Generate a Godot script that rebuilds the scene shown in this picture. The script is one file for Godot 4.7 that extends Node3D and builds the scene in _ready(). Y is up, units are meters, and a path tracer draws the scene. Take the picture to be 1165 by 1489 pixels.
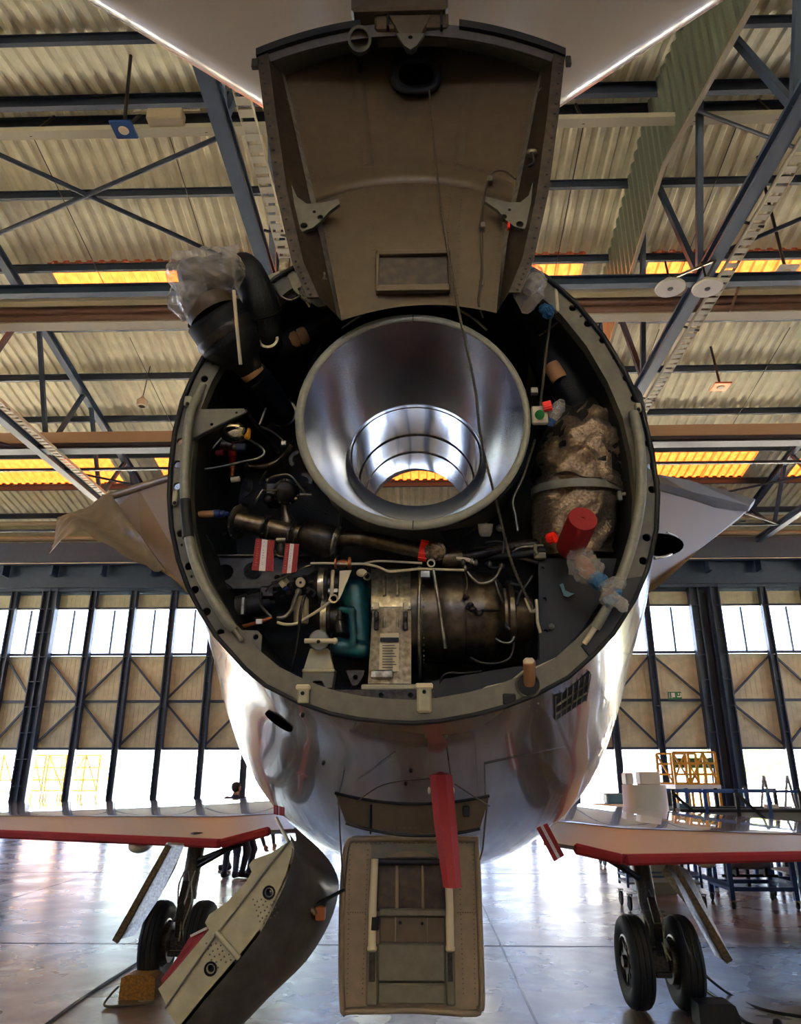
extends Node3D
# A jet's open tail bay in a maintenance hangar. Lengths in metres, y up, the hangar doors lie towards -z.

const F := 1076.0          # focal length for the 1165 x 1489 frame
const EYE := 1.88          # height of the lens
const PITCH := 19.5
const YAW := 1.57
var view := Basis()
var M := {}
var rng := RandomNumberGenerator.new()
var taken := {}

# ---------------------------------------------------------------- _ready: camera, light, then the place from large to small
func _ready() -> void:
	rng.seed = 7
	view = Basis(Vector3.UP, deg_to_rad(YAW)) * Basis(Vector3.RIGHT, deg_to_rad(PITCH))
	var cam := Camera3D.new()
	cam.name = "camera"
	cam.fov = 69.37
	cam.near = 0.05
	cam.far = 400.0
	cam.transform = Transform3D(view, Vector3(0, EYE, 0))
	add_child(cam)
	cam.current = true
	var env := Environment.new()
	env.background_mode = Environment.BG_SKY
	var sky := Sky.new()
	var sm := ProceduralSkyMaterial.new()
	sm.sky_top_color = Color(0.55, 0.70, 0.95)
	sm.sky_horizon_color = Color(0.93, 0.96, 1.0)
	sm.ground_bottom_color = Color(0.6, 0.6, 0.58)
	sm.ground_horizon_color = Color(0.85, 0.86, 0.86)
	sm.sky_curve = 0.12
	sm.sky_energy_multiplier = 1.0
	sky.sky_material = sm
	env.sky = sky
	env.background_energy_multiplier = SKY_ENERGY
	env.tonemap_mode = Environment.TONE_MAPPER_LINEAR
	env.tonemap_exposure = EXPOSURE
	env.sdfgi_enabled = true
	env.ssao_enabled = true
	env.ssil_enabled = true
	var we := WorldEnvironment.new()
	we.name = "world_environment"
	we.environment = env
	add_child(we)
	var sun := DirectionalLight3D.new()
	sun.name = "sun"
	sun.light_color = Color(1.0, 0.95, 0.86)
	sun.light_energy = SUN_ENERGY
	sun.light_angular_distance = 0.6
	sun.shadow_enabled = true
	sun.sky_mode = DirectionalLight3D.SKY_MODE_LIGHT_ONLY
	sun.look_at_from_position(Vector3(-8, 24, 9), Vector3(0, 0, 0))
	add_child(sun)
	make_materials()
	hangar()
	outside()
	jet()
	loose_things()
	ground_things()
	people()

const SKY_ENERGY := 5.5
const SUN_ENERGY := 64.0
const EXPOSURE := 1.65

# ---------------------------------------------------------------- placing
func Q(px: float, py: float, d: float) -> Vector3:      # the point seen at a pixel, d metres ahead of the lens
	var v := view * Vector3((px - 582.5) / F, -(py - 744.5) / F, -1.0)
	return Vector3(0, EYE, 0) + v * (d / -v.z)

func hgt(py: float, d: float) -> float:
	return Q(612.0, py, d).y

func mpp(d: float, py := 744.5) -> float:                # metres per pixel at that depth
	var p := Q(612.0, py, d)
	return (p - Vector3(0, EYE, 0)).dot(-view.z) / F

func QA(a: Array) -> Array:                              # [x, y, d, x, y, d ...] -> points
	var r := []
	for i in range(0, a.size(), 3):
		r.append(Q(a[i], a[i + 1], a[i + 2]))
	return r

func pp(a: Array, d: float) -> PackedVector2Array:       # [x, y, x, y ...] -> x, y of the points in the upright plane at d
	var r := PackedVector2Array()
	for i in range(0, a.size(), 2):
		var p := Q(a[i], a[i + 1], d)
		r.append(Vector2(p.x, p.y))
	return r

# ---------------------------------------------------------------- nodes
func numbered(called: String) -> String:
	if not taken.has(called):
		taken[called] = 0
		return called
	taken[called] += 1
	return "%s_%03d" % [called, taken[called]]

func tag(o: Node, label := "", category := "", group := "", kind := "") -> Node:
	if label: o.set_meta("label", label)
	if category: o.set_meta("category", category)
	if group: o.set_meta("group", group)
	if kind: o.set_meta("kind", kind)
	return o

func mk(called: String, st: SurfaceTool, mat: Material, parent: Node = self) -> MeshInstance3D:
	var o := MeshInstance3D.new()
	o.name = numbered(called) if parent == self else called
	st.generate_normals()
	var mesh := st.commit()
	if parent == self:                                   # a thing of one mesh stands at its own base
		var b := mesh.get_aabb()
		var base := b.position + Vector3(b.size.x / 2, 0, b.size.z / 2)
		var s2 := SurfaceTool.new()
		s2.append_from(mesh, 0, Transform3D(Basis(), -base))
		mesh = s2.commit()
		o.position = base
	o.mesh = mesh
	o.material_override = null
	if mesh.get_surface_count(): mesh.surface_set_material(0, mat)
	parent.add_child(o, true)
	return o

func node(called: String, parent: Node = self) -> Node3D:
	var o := Node3D.new()
	o.name = numbered(called) if parent == self else called
	parent.add_child(o, true)
	return o

func thing(called: String, label: String, category: String, group := "") -> Node3D:
	var o := node(called)
	tag(o, label, category, group)
	return o

func settle(o: Node3D) -> Node3D:                        # moves the thing's origin to the foot of its box
	var lo := Vector3(1e9, 1e9, 1e9)
	var hi := -lo
	for m in o.find_children("*", "MeshInstance3D", true, false):
		var t := Transform3D()
		var n: Node = m
		while n != o:
			t = n.transform * t
			n = n.get_parent()
		var b: AABB = t * m.mesh.get_aabb()
		lo = lo.min(b.position)
		hi = hi.max(b.end)
	var base := Vector3((lo.x + hi.x) / 2, lo.y, (lo.z + hi.z) / 2)
	for c in o.get_children():
		c.position -= base
	o.position += base
	return o

# ---------------------------------------------------------------- shapes
var group_no := 0
func geo() -> SurfaceTool:
	var st := SurfaceTool.new()
	st.begin(Mesh.PRIMITIVE_TRIANGLES)
	return st

func flat(st: SurfaceTool) -> void:
	st.set_smooth_group(-1)

func smooth(st: SurfaceTool) -> void:
	group_no += 1
	st.set_smooth_group(group_no % 30 + 1)

func tri(st: SurfaceTool, a: Vector3, b: Vector3, c: Vector3) -> void:
	st.add_vertex(a); st.add_vertex(b); st.add_vertex(c)

func quad(st: SurfaceTool, a: Vector3, b: Vector3, c: Vector3, d: Vector3) -> void:
	tri(st, a, b, c); tri(st, a, c, d)

func cbox(st: SurfaceTool, c: Vector3, s: Vector3, bev := 0.0, bas := Basis()) -> void:   # a box, its edges chamfered
	flat(st)
	var h := s / 2
	bev = minf(bev, minf(h.x, minf(h.y, h.z)) * 0.6)
	var P := func(sx: float, sy: float, sz: float, ax: int) -> Vector3:
		var v := Vector3(sx * h.x, sy * h.y, sz * h.z)
		for k in 3:
			if k != ax: v[k] -= signf(v[k]) * bev
		return c + bas * v
	for ax in 3:
		var u := (ax + 1) % 3
		var w := (ax + 2) % 3
		for sg in [1.0, -1.0]:
			var cs := []
			for k in [[1, 1], [1, -1], [-1, -1], [-1, 1]]:
				var v := Vector3()
				v[ax] = sg; v[u] = k[0]; v[w] = k[1] * sg
				cs.append(P.call(v.x, v.y, v.z, ax))
			quad(st, cs[0], cs[1], cs[2], cs[3])
	if bev > 0.0:
		for ax in 3:                                      # the twelve edges run along ax
			var u := (ax + 1) % 3
			var w := (ax + 2) % 3
			for k in [[1, 1], [1, -1], [-1, 1], [-1, -1]]:
				var a := Vector3(); a[ax] = 1; a[u] = k[0]; a[w] = k[1]
				var b := a; b[ax] = -1
				var p := [P.call(a.x, a.y, a.z, u), P.call(a.x, a.y, a.z, w), P.call(b.x, b.y, b.z, w), P.call(b.x, b.y, b.z, u)]
				if k[0] * k[1] > 0: quad(st, p[0], p[1], p[2], p[3])
				else: quad(st, p[3], p[2], p[1], p[0])
		for sx in [1, -1]:
			for sy in [1, -1]:
				for sz in [1, -1]:
					var p := [P.call(sx, sy, sz, 0), P.call(sx, sy, sz, 1), P.call(sx, sy, sz, 2)]
					if sx * sy * sz > 0: tri(st, p[0], p[2], p[1])
					else: tri(st, p[0], p[1], p[2])

func aim(dir: Vector3, up := Vector3.UP) -> Basis:        # y along dir
	var y := dir.normalized()
	var x := y.cross(up)
	if x.length() < 0.01: x = y.cross(Vector3.RIGHT if absf(y.x) < 0.9 else Vector3.BACK)
	x = x.normalized()
	return Basis(x, y, x.cross(y))

func beam(st: SurfaceTool, a: Vector3, b: Vector3, w: float, h: float, bev := 0.0) -> void:   # a bar, w across and h along the upright
	cbox(st, (a + b) / 2, Vector3(w, a.distance_to(b), h), bev, aim(b - a))

func ibeam(st: SurfaceTool, a: Vector3, b: Vector3, w: float, h: float, t := 0.02) -> void:   # two flanges and a web
	var bas := aim(b - a)
	var mid := (a + b) / 2
	var l := a.distance_to(b)
	cbox(st, mid, Vector3(t, l, h - 2 * t), 0, bas)
	for s in [-1.0, 1.0]:
		cbox(st, mid + bas.z * s * (h - t) / 2, Vector3(w, l, t), 0, bas)

func tube(st: SurfaceTool, pts: Array, r, seg := 10, cap := true) -> void:                    # r: a number or one for each point
	var n := pts.size()
	var rings := []
	var x := Vector3()
	for i in n:
		var t: Vector3 = (pts[mini(i + 1, n - 1)] - pts[maxi(i - 1, 0)]).normalized()
		if i == 0: x = aim(t).x
		x = (x - t * x.dot(t)).normalized()
		var y := t.cross(x)
		var rad: float = r[i] if r is Array else r
		var ring := []
		for k in seg:
			var a := TAU * k / seg
			ring.append(pts[i] + (x * cos(a) + y * sin(a)) * rad)
		rings.append(ring)
	loft(st, rings, true, cap)

func loft(st: SurfaceTool, rings: Array, closed := true, cap := true) -> void:
	smooth(st)
	var n: int = rings[0].size()
	for i in rings.size() - 1:
		for k in (n if closed else n - 1):
			var k2 := (k + 1) % n
			quad(st, rings[i][k], rings[i + 1][k], rings[i + 1][k2], rings[i][k2])
	if cap:
		flat(st)
		for e in 2:
			var ring: Array = rings[0] if e == 0 else rings[-1]
			var c := Vector3()
			for p in ring: c += p
			c /= n
			for k in n:
				if e == 0: tri(st, c, ring[k], ring[(k + 1) % n])
				else: tri(st, c, ring[(k + 1) % n], ring[k])

func lathe(st: SurfaceTool, o: Vector3, axis: Vector3, prof: Array, seg := 20) -> void:       # prof: [along the axis, radius]; a sharp step where a radius repeats a place
	var bas := aim(axis)
	for i in prof.size() - 1:
		var ra := []
		var rb := []
		for k in seg:
			var a := TAU * k / seg
			var u := bas.x * cos(a) + bas.z * sin(a)
			ra.append(o + bas.y * prof[i][0] + u * prof[i][1])
			rb.append(o + bas.y * prof[i + 1][0] + u * prof[i + 1][1])
		if i == 0 or not _soft(prof, i): smooth(st)
		for k in seg:
			var k2 := (k + 1) % seg
			quad(st, ra[k], ra[k2], rb[k2], rb[k])

func _soft(p: Array, i: int) -> bool:                     # whether the profile turns gently at i
	var a := Vector2(p[i][0] - p[i - 1][0], p[i][1] - p[i - 1][1])
	var b := Vector2(p[i + 1][0] - p[i][0], p[i + 1][1] - p[i][1])
	return absf(a.angle_to(b)) < 0.75

func curve(pts: Array, step := 4) -> Array:               # Catmull-Rom through the points
	var r := []
	var n := pts.size()
	for i in n - 1:
		var a: Vector3 = pts[maxi(i - 1, 0)]
		var b: Vector3 = pts[i]
		var c: Vector3 = pts[i + 1]
		var e: Vector3 = pts[mini(i + 2, n - 1)]
		for k in step:
			r.append(b.cubic_interpolate(c, a, e, float(k) / step))
	r.append(pts[-1])
	return r

func disc(c: Vector2, r: float, n := 14) -> PackedVector2Array:
	var p := PackedVector2Array()
	for k in n: p.append(c + Vector2(cos(TAU * k / n), sin(TAU * k / n)) * r)
	return p

func cut(outer: PackedVector2Array, holes: Array) -> Array:   # simple polygons that cover outer less the holes
	var polys := [outer]
	for h in holes:
		var cx := 0.0
		for p in h: cx += p.x / h.size()
		var next := []
		for side in [-1, 1]:
			var half := PackedVector2Array([Vector2(cx, -500), Vector2(cx + side * 500, -500), Vector2(cx + side * 500, 500), Vector2(cx, 500)])
			for q in polys:
				for piece in Geometry2D.intersect_polygons(q, half):
					for left in Geometry2D.clip_polygons(piece, h):
						if not Geometry2D.is_polygon_clockwise(left) or true: next.append(left)
		polys = next
	return polys

func plate(st: SurfaceTool, outer: PackedVector2Array, holes: Array, z: float, thick: float, fr := Transform3D()) -> void:   # an upright plate: front at z, back at z - thick
	flat(st)
	for q in cut(outer, holes):
		var ix := Geometry2D.triangulate_polygon(q)
		for i in range(0, ix.size(), 3):
			var a: Vector2 = q[ix[i]]
			var b: Vector2 = q[ix[i + 1]]
			var c: Vector2 = q[ix[i + 2]]
			if (b - a).cross(c - a) > 0:
				var t := b; b = c; c = t
			tri(st, fr * Vector3(a.x, a.y, z), fr * Vector3(b.x, b.y, z), fr * Vector3(c.x, c.y, z))
			tri(st, fr * Vector3(a.x, a.y, z - thick), fr * Vector3(c.x, c.y, z - thick), fr * Vector3(b.x, b.y, z - thick))
	var loops := [outer]
	loops.append_array(holes)
	for li in loops.size():
		var q: PackedVector2Array = loops[li]
		var cw := Geometry2D.is_polygon_clockwise(q)
		if q.size() > 9: smooth(st)
		else: flat(st)
		for i in q.size():
			var a: Vector2 = q[i]
			var b: Vector2 = q[(i + 1) % q.size()]
			if cw == (li == 0):
				var t := a; a = b; b = t
			quad(st, fr * Vector3(a.x, a.y, z), fr * Vector3(a.x, a.y, z - thick), fr * Vector3(b.x, b.y, z - thick), fr * Vector3(b.x, b.y, z))

func slab(st: SurfaceTool, pts: Array, off: Vector3) -> void:  # a sheet with a crooked outline in space, off thick
	var q := PackedVector2Array()
	for p in pts:
		var v: Vector3 = view.inverse() * (p - Vector3(0, EYE, 0))
		q.append(Vector2(v.x / -v.z, v.y / -v.z))
	var ix := Geometry2D.triangulate_polygon(q)
	flat(st)
	for i in range(0, ix.size(), 3):
		var k := [ix[i], ix[i + 1], ix[i + 2]]
		if (q[k[1]] - q[k[0]]).cross(q[k[2]] - q[k[0]]) > 0: k = [k[0], k[2], k[1]]
		tri(st, pts[k[0]], pts[k[1]], pts[k[2]])
		tri(st, pts[k[0]] + off, pts[k[2]] + off, pts[k[1]] + off)
	for i in pts.size():
		var a: Vector3 = pts[i]
		var b: Vector3 = pts[(i + 1) % pts.size()]
		quad(st, a, a + off, b + off, b)

func sheet(st: SurfaceTool, nu: int, nv: int, f: Callable, thick := Vector3()) -> void:        # f(u, v) -> point, u and v from 0 to 1
	smooth(st)
	var g := []
	for i in nu + 1:
		var row := []
		for j in nv + 1: row.append(f.call(float(i) / nu, float(j) / nv))
		g.append(row)
	for i in nu:
		for j in nv: quad(st, g[i][j], g[i + 1][j], g[i + 1][j + 1], g[i][j + 1])
	if thick != Vector3():
		smooth(st)
		for i in nu:
			for j in nv: quad(st, g[i][j] + thick, g[i][j + 1] + thick, g[i + 1][j + 1] + thick, g[i + 1][j] + thick)
		smooth(st)
		for j in nv:
			quad(st, g[0][j], g[0][j + 1], g[0][j + 1] + thick, g[0][j] + thick)
			quad(st, g[nu][j], g[nu][j] + thick, g[nu][j + 1] + thick, g[nu][j + 1])
		for i in nu:
			quad(st, g[i][0], g[i][0] + thick, g[i + 1][0] + thick, g[i + 1][0])
			quad(st, g[i][nv], g[i + 1][nv], g[i + 1][nv] + thick, g[i][nv] + thick)

func ball(st: SurfaceTool, c: Vector3, r: Vector3, seg := 12, rings := 8, rough := 0.0, noise: FastNoiseLite = null) -> void:
	var rr := []
	for i in rings + 1:
		var a := PI * i / rings
		var ring := []
		for k in seg:
			var b := TAU * k / seg
			var u := Vector3(sin(a) * cos(b), cos(a), sin(a) * sin(b))
			var s := 1.0
			if noise: s += rough * noise.get_noise_3dv((c + u * r) * 60.0)
			ring.append(c + u * r * s)
		rr.append(ring)
	loft(st, rr, true, false)

# ---------------------------------------------------------------- shapes given in pixels and depth
func TB(called: String, a: Array, rpx: float, mat: Material, parent: Node, seg := 9, bend := true) -> MeshInstance3D:   # a tube
	var st := geo()
	var p := QA(a)
	tube(st, curve(p, 5) if bend and p.size() > 2 else p, rpx * mpp(a[2], a[1]), seg)
	return mk(called, st, mat, parent)

func LT(called: String, a: Array, b: Array, prof: Array, mat: Material, parent: Node, seg := 22) -> MeshInstance3D:     # a turned piece from a to b; prof: [share of the way, radius in pixels]
	var st := geo()
	var o := Q(a[0], a[1], a[2])
	var e := Q(b[0], b[1], b[2])
	var m := mpp(a[2], a[1])
	var l := o.distance_to(e)
	var pr := []
	for q in prof: pr.append([q[0] * l, q[1] * m])
	lathe(st, o, e - o, pr, seg)
	return mk(called, st, mat, parent)

func PL(called: String, a: Array, d: float, thick: float, mat: Material, parent: Node, holes := []) -> MeshInstance3D:  # an upright plate; holes: [x, y, radius]
	var st := geo()
	var hs := []
	for h in holes:
		var c := Q(h[0], h[1], d)
		hs.append(disc(Vector2(c.x, c.y), h[2] * mpp(d, h[1])))
	plate(st, pp(a, d), hs, -d, thick)
	return mk(called, st, mat, parent)

func BX(called: String, x0: float, y0: float, x1: float, y1: float, d: float, thick: float, mat: Material, parent: Node, bev := 0.004) -> MeshInstance3D:
	var st := geo()
	var a := Q(x0, y0, d)
	var b := Q(x1, y1, d)
	cbox(st, (a + b) / 2 - Vector3(0, 0, thick / 2), Vector3(absf(b.x - a.x), absf(a.y - b.y), thick), bev)
	return mk(called, st, mat, parent)

func BL(called: String, x: float, y: float, d: float, r: Array, mat: Material, parent: Node, rough := 0.0, seg := 14) -> MeshInstance3D:   # a ball; r in pixels
	var st := geo()
	var m := mpp(d, y)
	var nz: FastNoiseLite = null
	if rough > 0.0:
		nz = FastNoiseLite.new()
		nz.seed = 3
		nz.frequency = 1.0
	ball(st, Q(x, y, d), Vector3(r[0], r[1], r[2]) * m, seg, seg - 4, rough, nz)
	return mk(called, st, mat, parent)

# ---------------------------------------------------------------- materials
func noise_tex(freq: float, oct: int, lo: Color, hi: Color, type := FastNoiseLite.TYPE_SIMPLEX_SMOOTH, bump := -1.0, size := 512, sd := 1) -> NoiseTexture2D:
	var n := FastNoiseLite.new()
	n.noise_type = type
	n.seed = sd
	n.frequency = freq
	n.fractal_octaves = oct
	var t := NoiseTexture2D.new()
	t.width = size
	t.height = size
	t.seamless = true
	t.noise = n
	if bump >= 0.0:
		t.as_normal_map = true
		t.bump_strength = bump
	else:
		var g := Gradient.new()
		g.set_color(0, lo)
		g.set_color(1, hi)
		t.color_ramp = g
	return t

func mat(called: String, c: Color, rough: float, metal := 0.0, tex: Texture2D = null, scale := 1.0, nrm: Texture2D = null, nscale := 0.4) -> StandardMaterial3D:
	var m := StandardMaterial3D.new()
	m.resource_name = called
	m.albedo_color = c
	m.roughness = rough
	m.metallic = metal
	m.cull_mode = BaseMaterial3D.CULL_DISABLED
	if tex: m.albedo_texture = tex
	if nrm:
		m.normal_enabled = true
		m.normal_texture = nrm
		m.normal_scale = nscale
	if tex or nrm:
		m.uv1_triplanar = true
		m.uv1_world_triplanar = true
		m.uv1_scale = Vector3.ONE * scale
	M[called] = m
	return m

func scuffed() -> NoiseTexture2D:                         # worn floor paint: brown where bare, pale where scuffed
	var t := noise_tex(0.008, 5, Color(0.34, 0.27, 0.22), Color(0.66, 0.65, 0.64), FastNoiseLite.TYPE_SIMPLEX_SMOOTH, -1.0, 1024, 31)
	t.noise.fractal_gain = 0.55
	t.color_ramp.add_point(0.35, Color(0.40, 0.35, 0.31))
	t.color_ramp.add_point(0.55, Color(0.49, 0.46, 0.44))
	t.color_ramp.add_point(0.72, Color(0.56, 0.55, 0.54))
	return t

func make_materials() -> void:
	var soft := noise_tex(0.012, 4, Color(0.86, 0.86, 0.86), Color(1, 1, 1))
	var grime := noise_tex(0.01, 5, Color(0.55, 0.52, 0.48), Color(1, 1, 1), FastNoiseLite.TYPE_SIMPLEX_SMOOTH, -1.0, 512, 4)
	var grain := noise_tex(0.08, 3, Color(0.8, 0.8, 0.8), Color(1, 1, 1), FastNoiseLite.TYPE_SIMPLEX, -1.0, 512, 9)
	var bumps := noise_tex(0.02, 3, Color(), Color(), FastNoiseLite.TYPE_SIMPLEX_SMOOTH, 3.0, 512, 6)
	var crinkle := noise_tex(0.035, 4, Color(), Color(), FastNoiseLite.TYPE_CELLULAR, 9.0, 512, 8)
	var weave := noise_tex(0.2, 2, Color(), Color(), FastNoiseLite.TYPE_VALUE, 6.0, 256, 12)
	var blotch := noise_tex(0.03, 4, Color(0.62, 0.58, 0.55), Color(1, 1, 1), FastNoiseLite.TYPE_SIMPLEX, -1.0, 512, 15)
	# the building
	mat("navy", Color(0.15, 0.22, 0.31), 0.45, 0.0, soft, 0.6)
	mat("purlin", Color(0.12, 0.16, 0.22), 0.5)
	mat("deck", Color(0.92, 0.89, 0.74), 0.55, 0.0, soft, 0.23)
	mat("deck_grey", Color(0.88, 0.86, 0.73), 0.55, 0.0, soft, 0.31)
	var sk := mat("skylight", Color(0.68, 0.36, 0.15), 0.5, 0.0, noise_tex(0.02, 3, Color(0.8, 0.7, 0.6), Color(1, 1, 1), FastNoiseLite.TYPE_SIMPLEX_SMOOTH, -1.0, 256, 21), 0.7)
	sk.backlight_enabled = true
	sk.backlight = Color(0.55, 0.55, 0.55)
	mat("galvanised", Color(0.50, 0.53, 0.46), 0.42, 0.35, grain, 0.7)
	mat("cladding", Color(0.80, 0.78, 0.64), 0.6, 0.0, soft, 0.4)
	mat("wall_paint", Color(0.72, 0.68, 0.56), 0.7, 0.0, soft, 0.3)
	mat("brown_pipe", Color(0.42, 0.30, 0.25), 0.45)
	mat("beige_steel", Color(0.60, 0.55, 0.45), 0.5)
	mat("pale_tray", Color(0.75, 0.72, 0.62), 0.5, 0.2, grain, 3.0)
	var gl := mat("glass", Color(0.9, 0.95, 1.0, 0.06), 0.03)
	gl.transparency = BaseMaterial3D.TRANSPARENCY_ALPHA
	var fl := mat("floor_paint", Color(1, 1, 1), 0.3, 0.0, scuffed(), 0.13, noise_tex(0.05, 4, Color(), Color(), FastNoiseLite.TYPE_SIMPLEX_SMOOTH, 1.5, 512, 33), 0.05)
	fl.roughness_texture = noise_tex(0.01, 5, Color(0.55, 0.55, 0.55), Color(1, 1, 1), FastNoiseLite.TYPE_SIMPLEX_SMOOTH, -1.0, 512, 35)
	fl.roughness = 0.36
	fl.metallic_specular = 0.6
	mat("apron", Color(0.78, 0.77, 0.74), 0.8, 0.0, soft, 0.1)
	mat("white_siding", Color(0.86, 0.88, 0.90), 0.5)
	mat("blue_siding", Color(0.52, 0.60, 0.66), 0.6)
	mat("foliage", Color(0.30, 0.38, 0.20), 0.8, 0.0, grime, 0.3)
	# the jet
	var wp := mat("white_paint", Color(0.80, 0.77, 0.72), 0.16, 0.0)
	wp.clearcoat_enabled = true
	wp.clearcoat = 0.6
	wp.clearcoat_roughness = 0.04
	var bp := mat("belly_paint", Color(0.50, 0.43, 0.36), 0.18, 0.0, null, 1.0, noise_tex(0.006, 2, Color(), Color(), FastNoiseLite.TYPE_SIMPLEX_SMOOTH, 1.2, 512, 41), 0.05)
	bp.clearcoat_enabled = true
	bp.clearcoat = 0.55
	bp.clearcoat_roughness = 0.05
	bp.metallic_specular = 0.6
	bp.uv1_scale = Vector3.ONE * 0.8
	mat("primer", Color(0.41, 0.39, 0.33), 0.5, 0.0, soft, 3.0)
	mat("primer_pale", Color(0.70, 0.67, 0.56), 0.5, 0.0, soft, 2.2)
	mat("door_skin", Color(0.37, 0.31, 0.23), 0.42, 0.1, soft, 2.0)
	mat("door_frame", Color(0.29, 0.23, 0.17), 0.5, 0.1, grime, 4.0)
	mat("bright_strip", Color(0.72, 0.70, 0.64), 0.35, 0.4, grime, 4.0)
	mat("rubber", Color(0.035, 0.035, 0.04), 0.6)
	mat("tyre", Color(0.035, 0.035, 0.038), 0.75, 0.0, null, 6.0, bumps, 0.3)
	mat("duct_metal", Color(0.80, 0.81, 0.84), 0.13, 1.0, null, 1.6, bumps, 0.035)
	mat("liner_metal", Color(0.52, 0.53, 0.55), 0.22, 0.95, null, 1.6, bumps, 0.03)
	var vd := mat("void", Color(0.01, 0.01, 0.012), 1.0)
	vd.specular_mode = BaseMaterial3D.SPECULAR_DISABLED
	mat("duct_matte", Color(0.34, 0.34, 0.34), 0.30, 0.9)
	mat("duct_grey", Color(0.55, 0.56, 0.57), 0.35, 0.6)
	mat("ring_grey", Color(0.55, 0.54, 0.48), 0.45, 0.1, soft, 5.0)
	mat("black", Color(0.022, 0.024, 0.03), 0.65, 0.0, null, 6.0, weave, 0.3)
	mat("dark_blue", Color(0.05, 0.06, 0.10), 0.6, 0.0, grain, 3.0)
	mat("steel", Color(0.62, 0.60, 0.56), 0.32, 0.85, grime, 6.0)
	mat("chrome", Color(0.85, 0.83, 0.78), 0.12, 1.0)
	mat("dark_steel", Color(0.30, 0.28, 0.27), 0.38, 0.75, grime, 6.0)
	mat("hot_steel", Color(0.48, 0.43, 0.37), 0.32, 0.85, grime, 5.0)
	mat("copper", Color(0.62, 0.36, 0.22), 0.4, 0.7)
	mat("teal", Color(0.10, 0.36, 0.42), 0.32, 0.1, grime, 5.0)
	mat("tan", Color(0.62, 0.45, 0.30), 0.6)
	mat("bone", Color(0.80, 0.74, 0.62), 0.5)
	mat("foil", Color(0.66, 0.58, 0.49), 0.34, 0.6, blotch, 4.0, crinkle, 0.9)
	mat("foil_dark", Color(0.24, 0.22, 0.20), 0.45, 0.5, grime, 7.0, crinkle, 0.8)
	mat("red_foam", Color(0.62, 0.07, 0.10), 0.7, 0.0, grain, 6.0)
	mat("red_cloth", Color(0.60, 0.06, 0.08), 0.65, 0.0, grain, 9.0, weave, 0.2)
	mat("tag_white", Color(0.86, 0.82, 0.82), 0.6)
	mat("ink", Color(0.05, 0.05, 0.06), 0.6)
	mat("orange_cap", Color(1.0, 0.13, 0.03), 0.45)
	mat("blue_tape", Color(0.12, 0.33, 0.50), 0.55)
	mat("blue_cap", Color(0.04, 0.14, 0.36), 0.45)
	var film := mat("film", Color(0.92, 0.90, 0.86, 0.22), 0.12)
	film.transparency = BaseMaterial3D.TRANSPARENCY_ALPHA
	film.metallic_specular = 0.7
	var film2 := mat("milky_film", Color(0.86, 0.83, 0.78, 0.30), 0.2)
	film2.transparency = BaseMaterial3D.TRANSPARENCY_ALPHA
	mat("cord", Color(0.30, 0.26, 0.20), 0.7)
	mat("cable", Color(0.04, 0.04, 0.045), 0.55)
	mat("steel_skin", Color(0.42, 0.41, 0.40), 0.28, 0.55, grime, 2.0)
	mat("hatch_skin", Color(0.54, 0.47, 0.38), 0.5, 0.1, soft, 2.5)
	mat("shelf_grey", Color(0.24, 0.25, 0.27), 0.5, 0.2, grime, 4.0)
	mat("fire_wall", Color(0.06, 0.065, 0.09), 0.55, 0.0, grain, 3.0)
	mat("drum_steel", Color(0.42, 0.39, 0.36), 0.34, 0.85, grime, 4.0)
	mat("polished", Color(0.85, 0.82, 0.76), 0.28, 0.85, grime, 7.0)
	mat("gear_grey", Color(0.40, 0.37, 0.33), 0.45, 0.2, grime, 5.0)
	var wg := mat("wing_paint", Color(0.75, 0.72, 0.64), 0.2)
	wg.clearcoat_enabled = true
	wg.clearcoat = 1.0
	wg.clearcoat_roughness = 0.02
	mat("flap_paint", Color(0.72, 0.70, 0.60), 0.22)
	mat("mauve", Color(0.36, 0.26, 0.25), 0.4, 0.3)
	mat("tan_dark", Color(0.26, 0.19, 0.12), 0.5)
	mat("pale_blue", Color(0.35, 0.50, 0.58), 0.5)
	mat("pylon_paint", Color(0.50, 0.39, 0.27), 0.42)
	mat("cover_cloth", Color(0.50, 0.42, 0.34), 0.3, 0.0, soft, 3.0)
	mat("tag_pink", Color(0.80, 0.40, 0.42), 0.6)
	mat("board_green", Color(0.20, 0.34, 0.16), 0.5)
	# on the ground
	mat("yellow", Color(0.84, 0.58, 0.04), 0.5, 0.0, soft, 3.0)
	mat("chock_yellow", Color(0.62, 0.42, 0.06), 0.6, 0.0, grime, 6.0)
	mat("blue_frame", Color(0.15, 0.30, 0.54), 0.45)
	mat("grey_top", Color(0.52, 0.53, 0.54), 0.4, 0.3)
	mat("white_box", Color(0.85, 0.83, 0.80), 0.5)
	mat("lamp_white", Color(0.88, 0.86, 0.80), 0.4)
	mat("lamp_blue", Color(0.10, 0.27, 0.50), 0.4)
	mat("exit_green", Color(0.05, 0.42, 0.16), 0.5)
	var vc := mat("clothes", Color(1, 1, 1), 0.75)
	vc.vertex_color_use_as_albedo = true

# ---------------------------------------------------------------- the hangar
const RIDGE := 11.9
const DOOR := 29.0
const TRUSS := [-26.55, -18.6, -10.65, -2.72, 5.23, 13.18, 21.13]

func roof_h(d: float) -> float:                           # height of the deck d metres ahead
	return EYE + 13.55 - 0.194 * absf(d - RIDGE)

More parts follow.
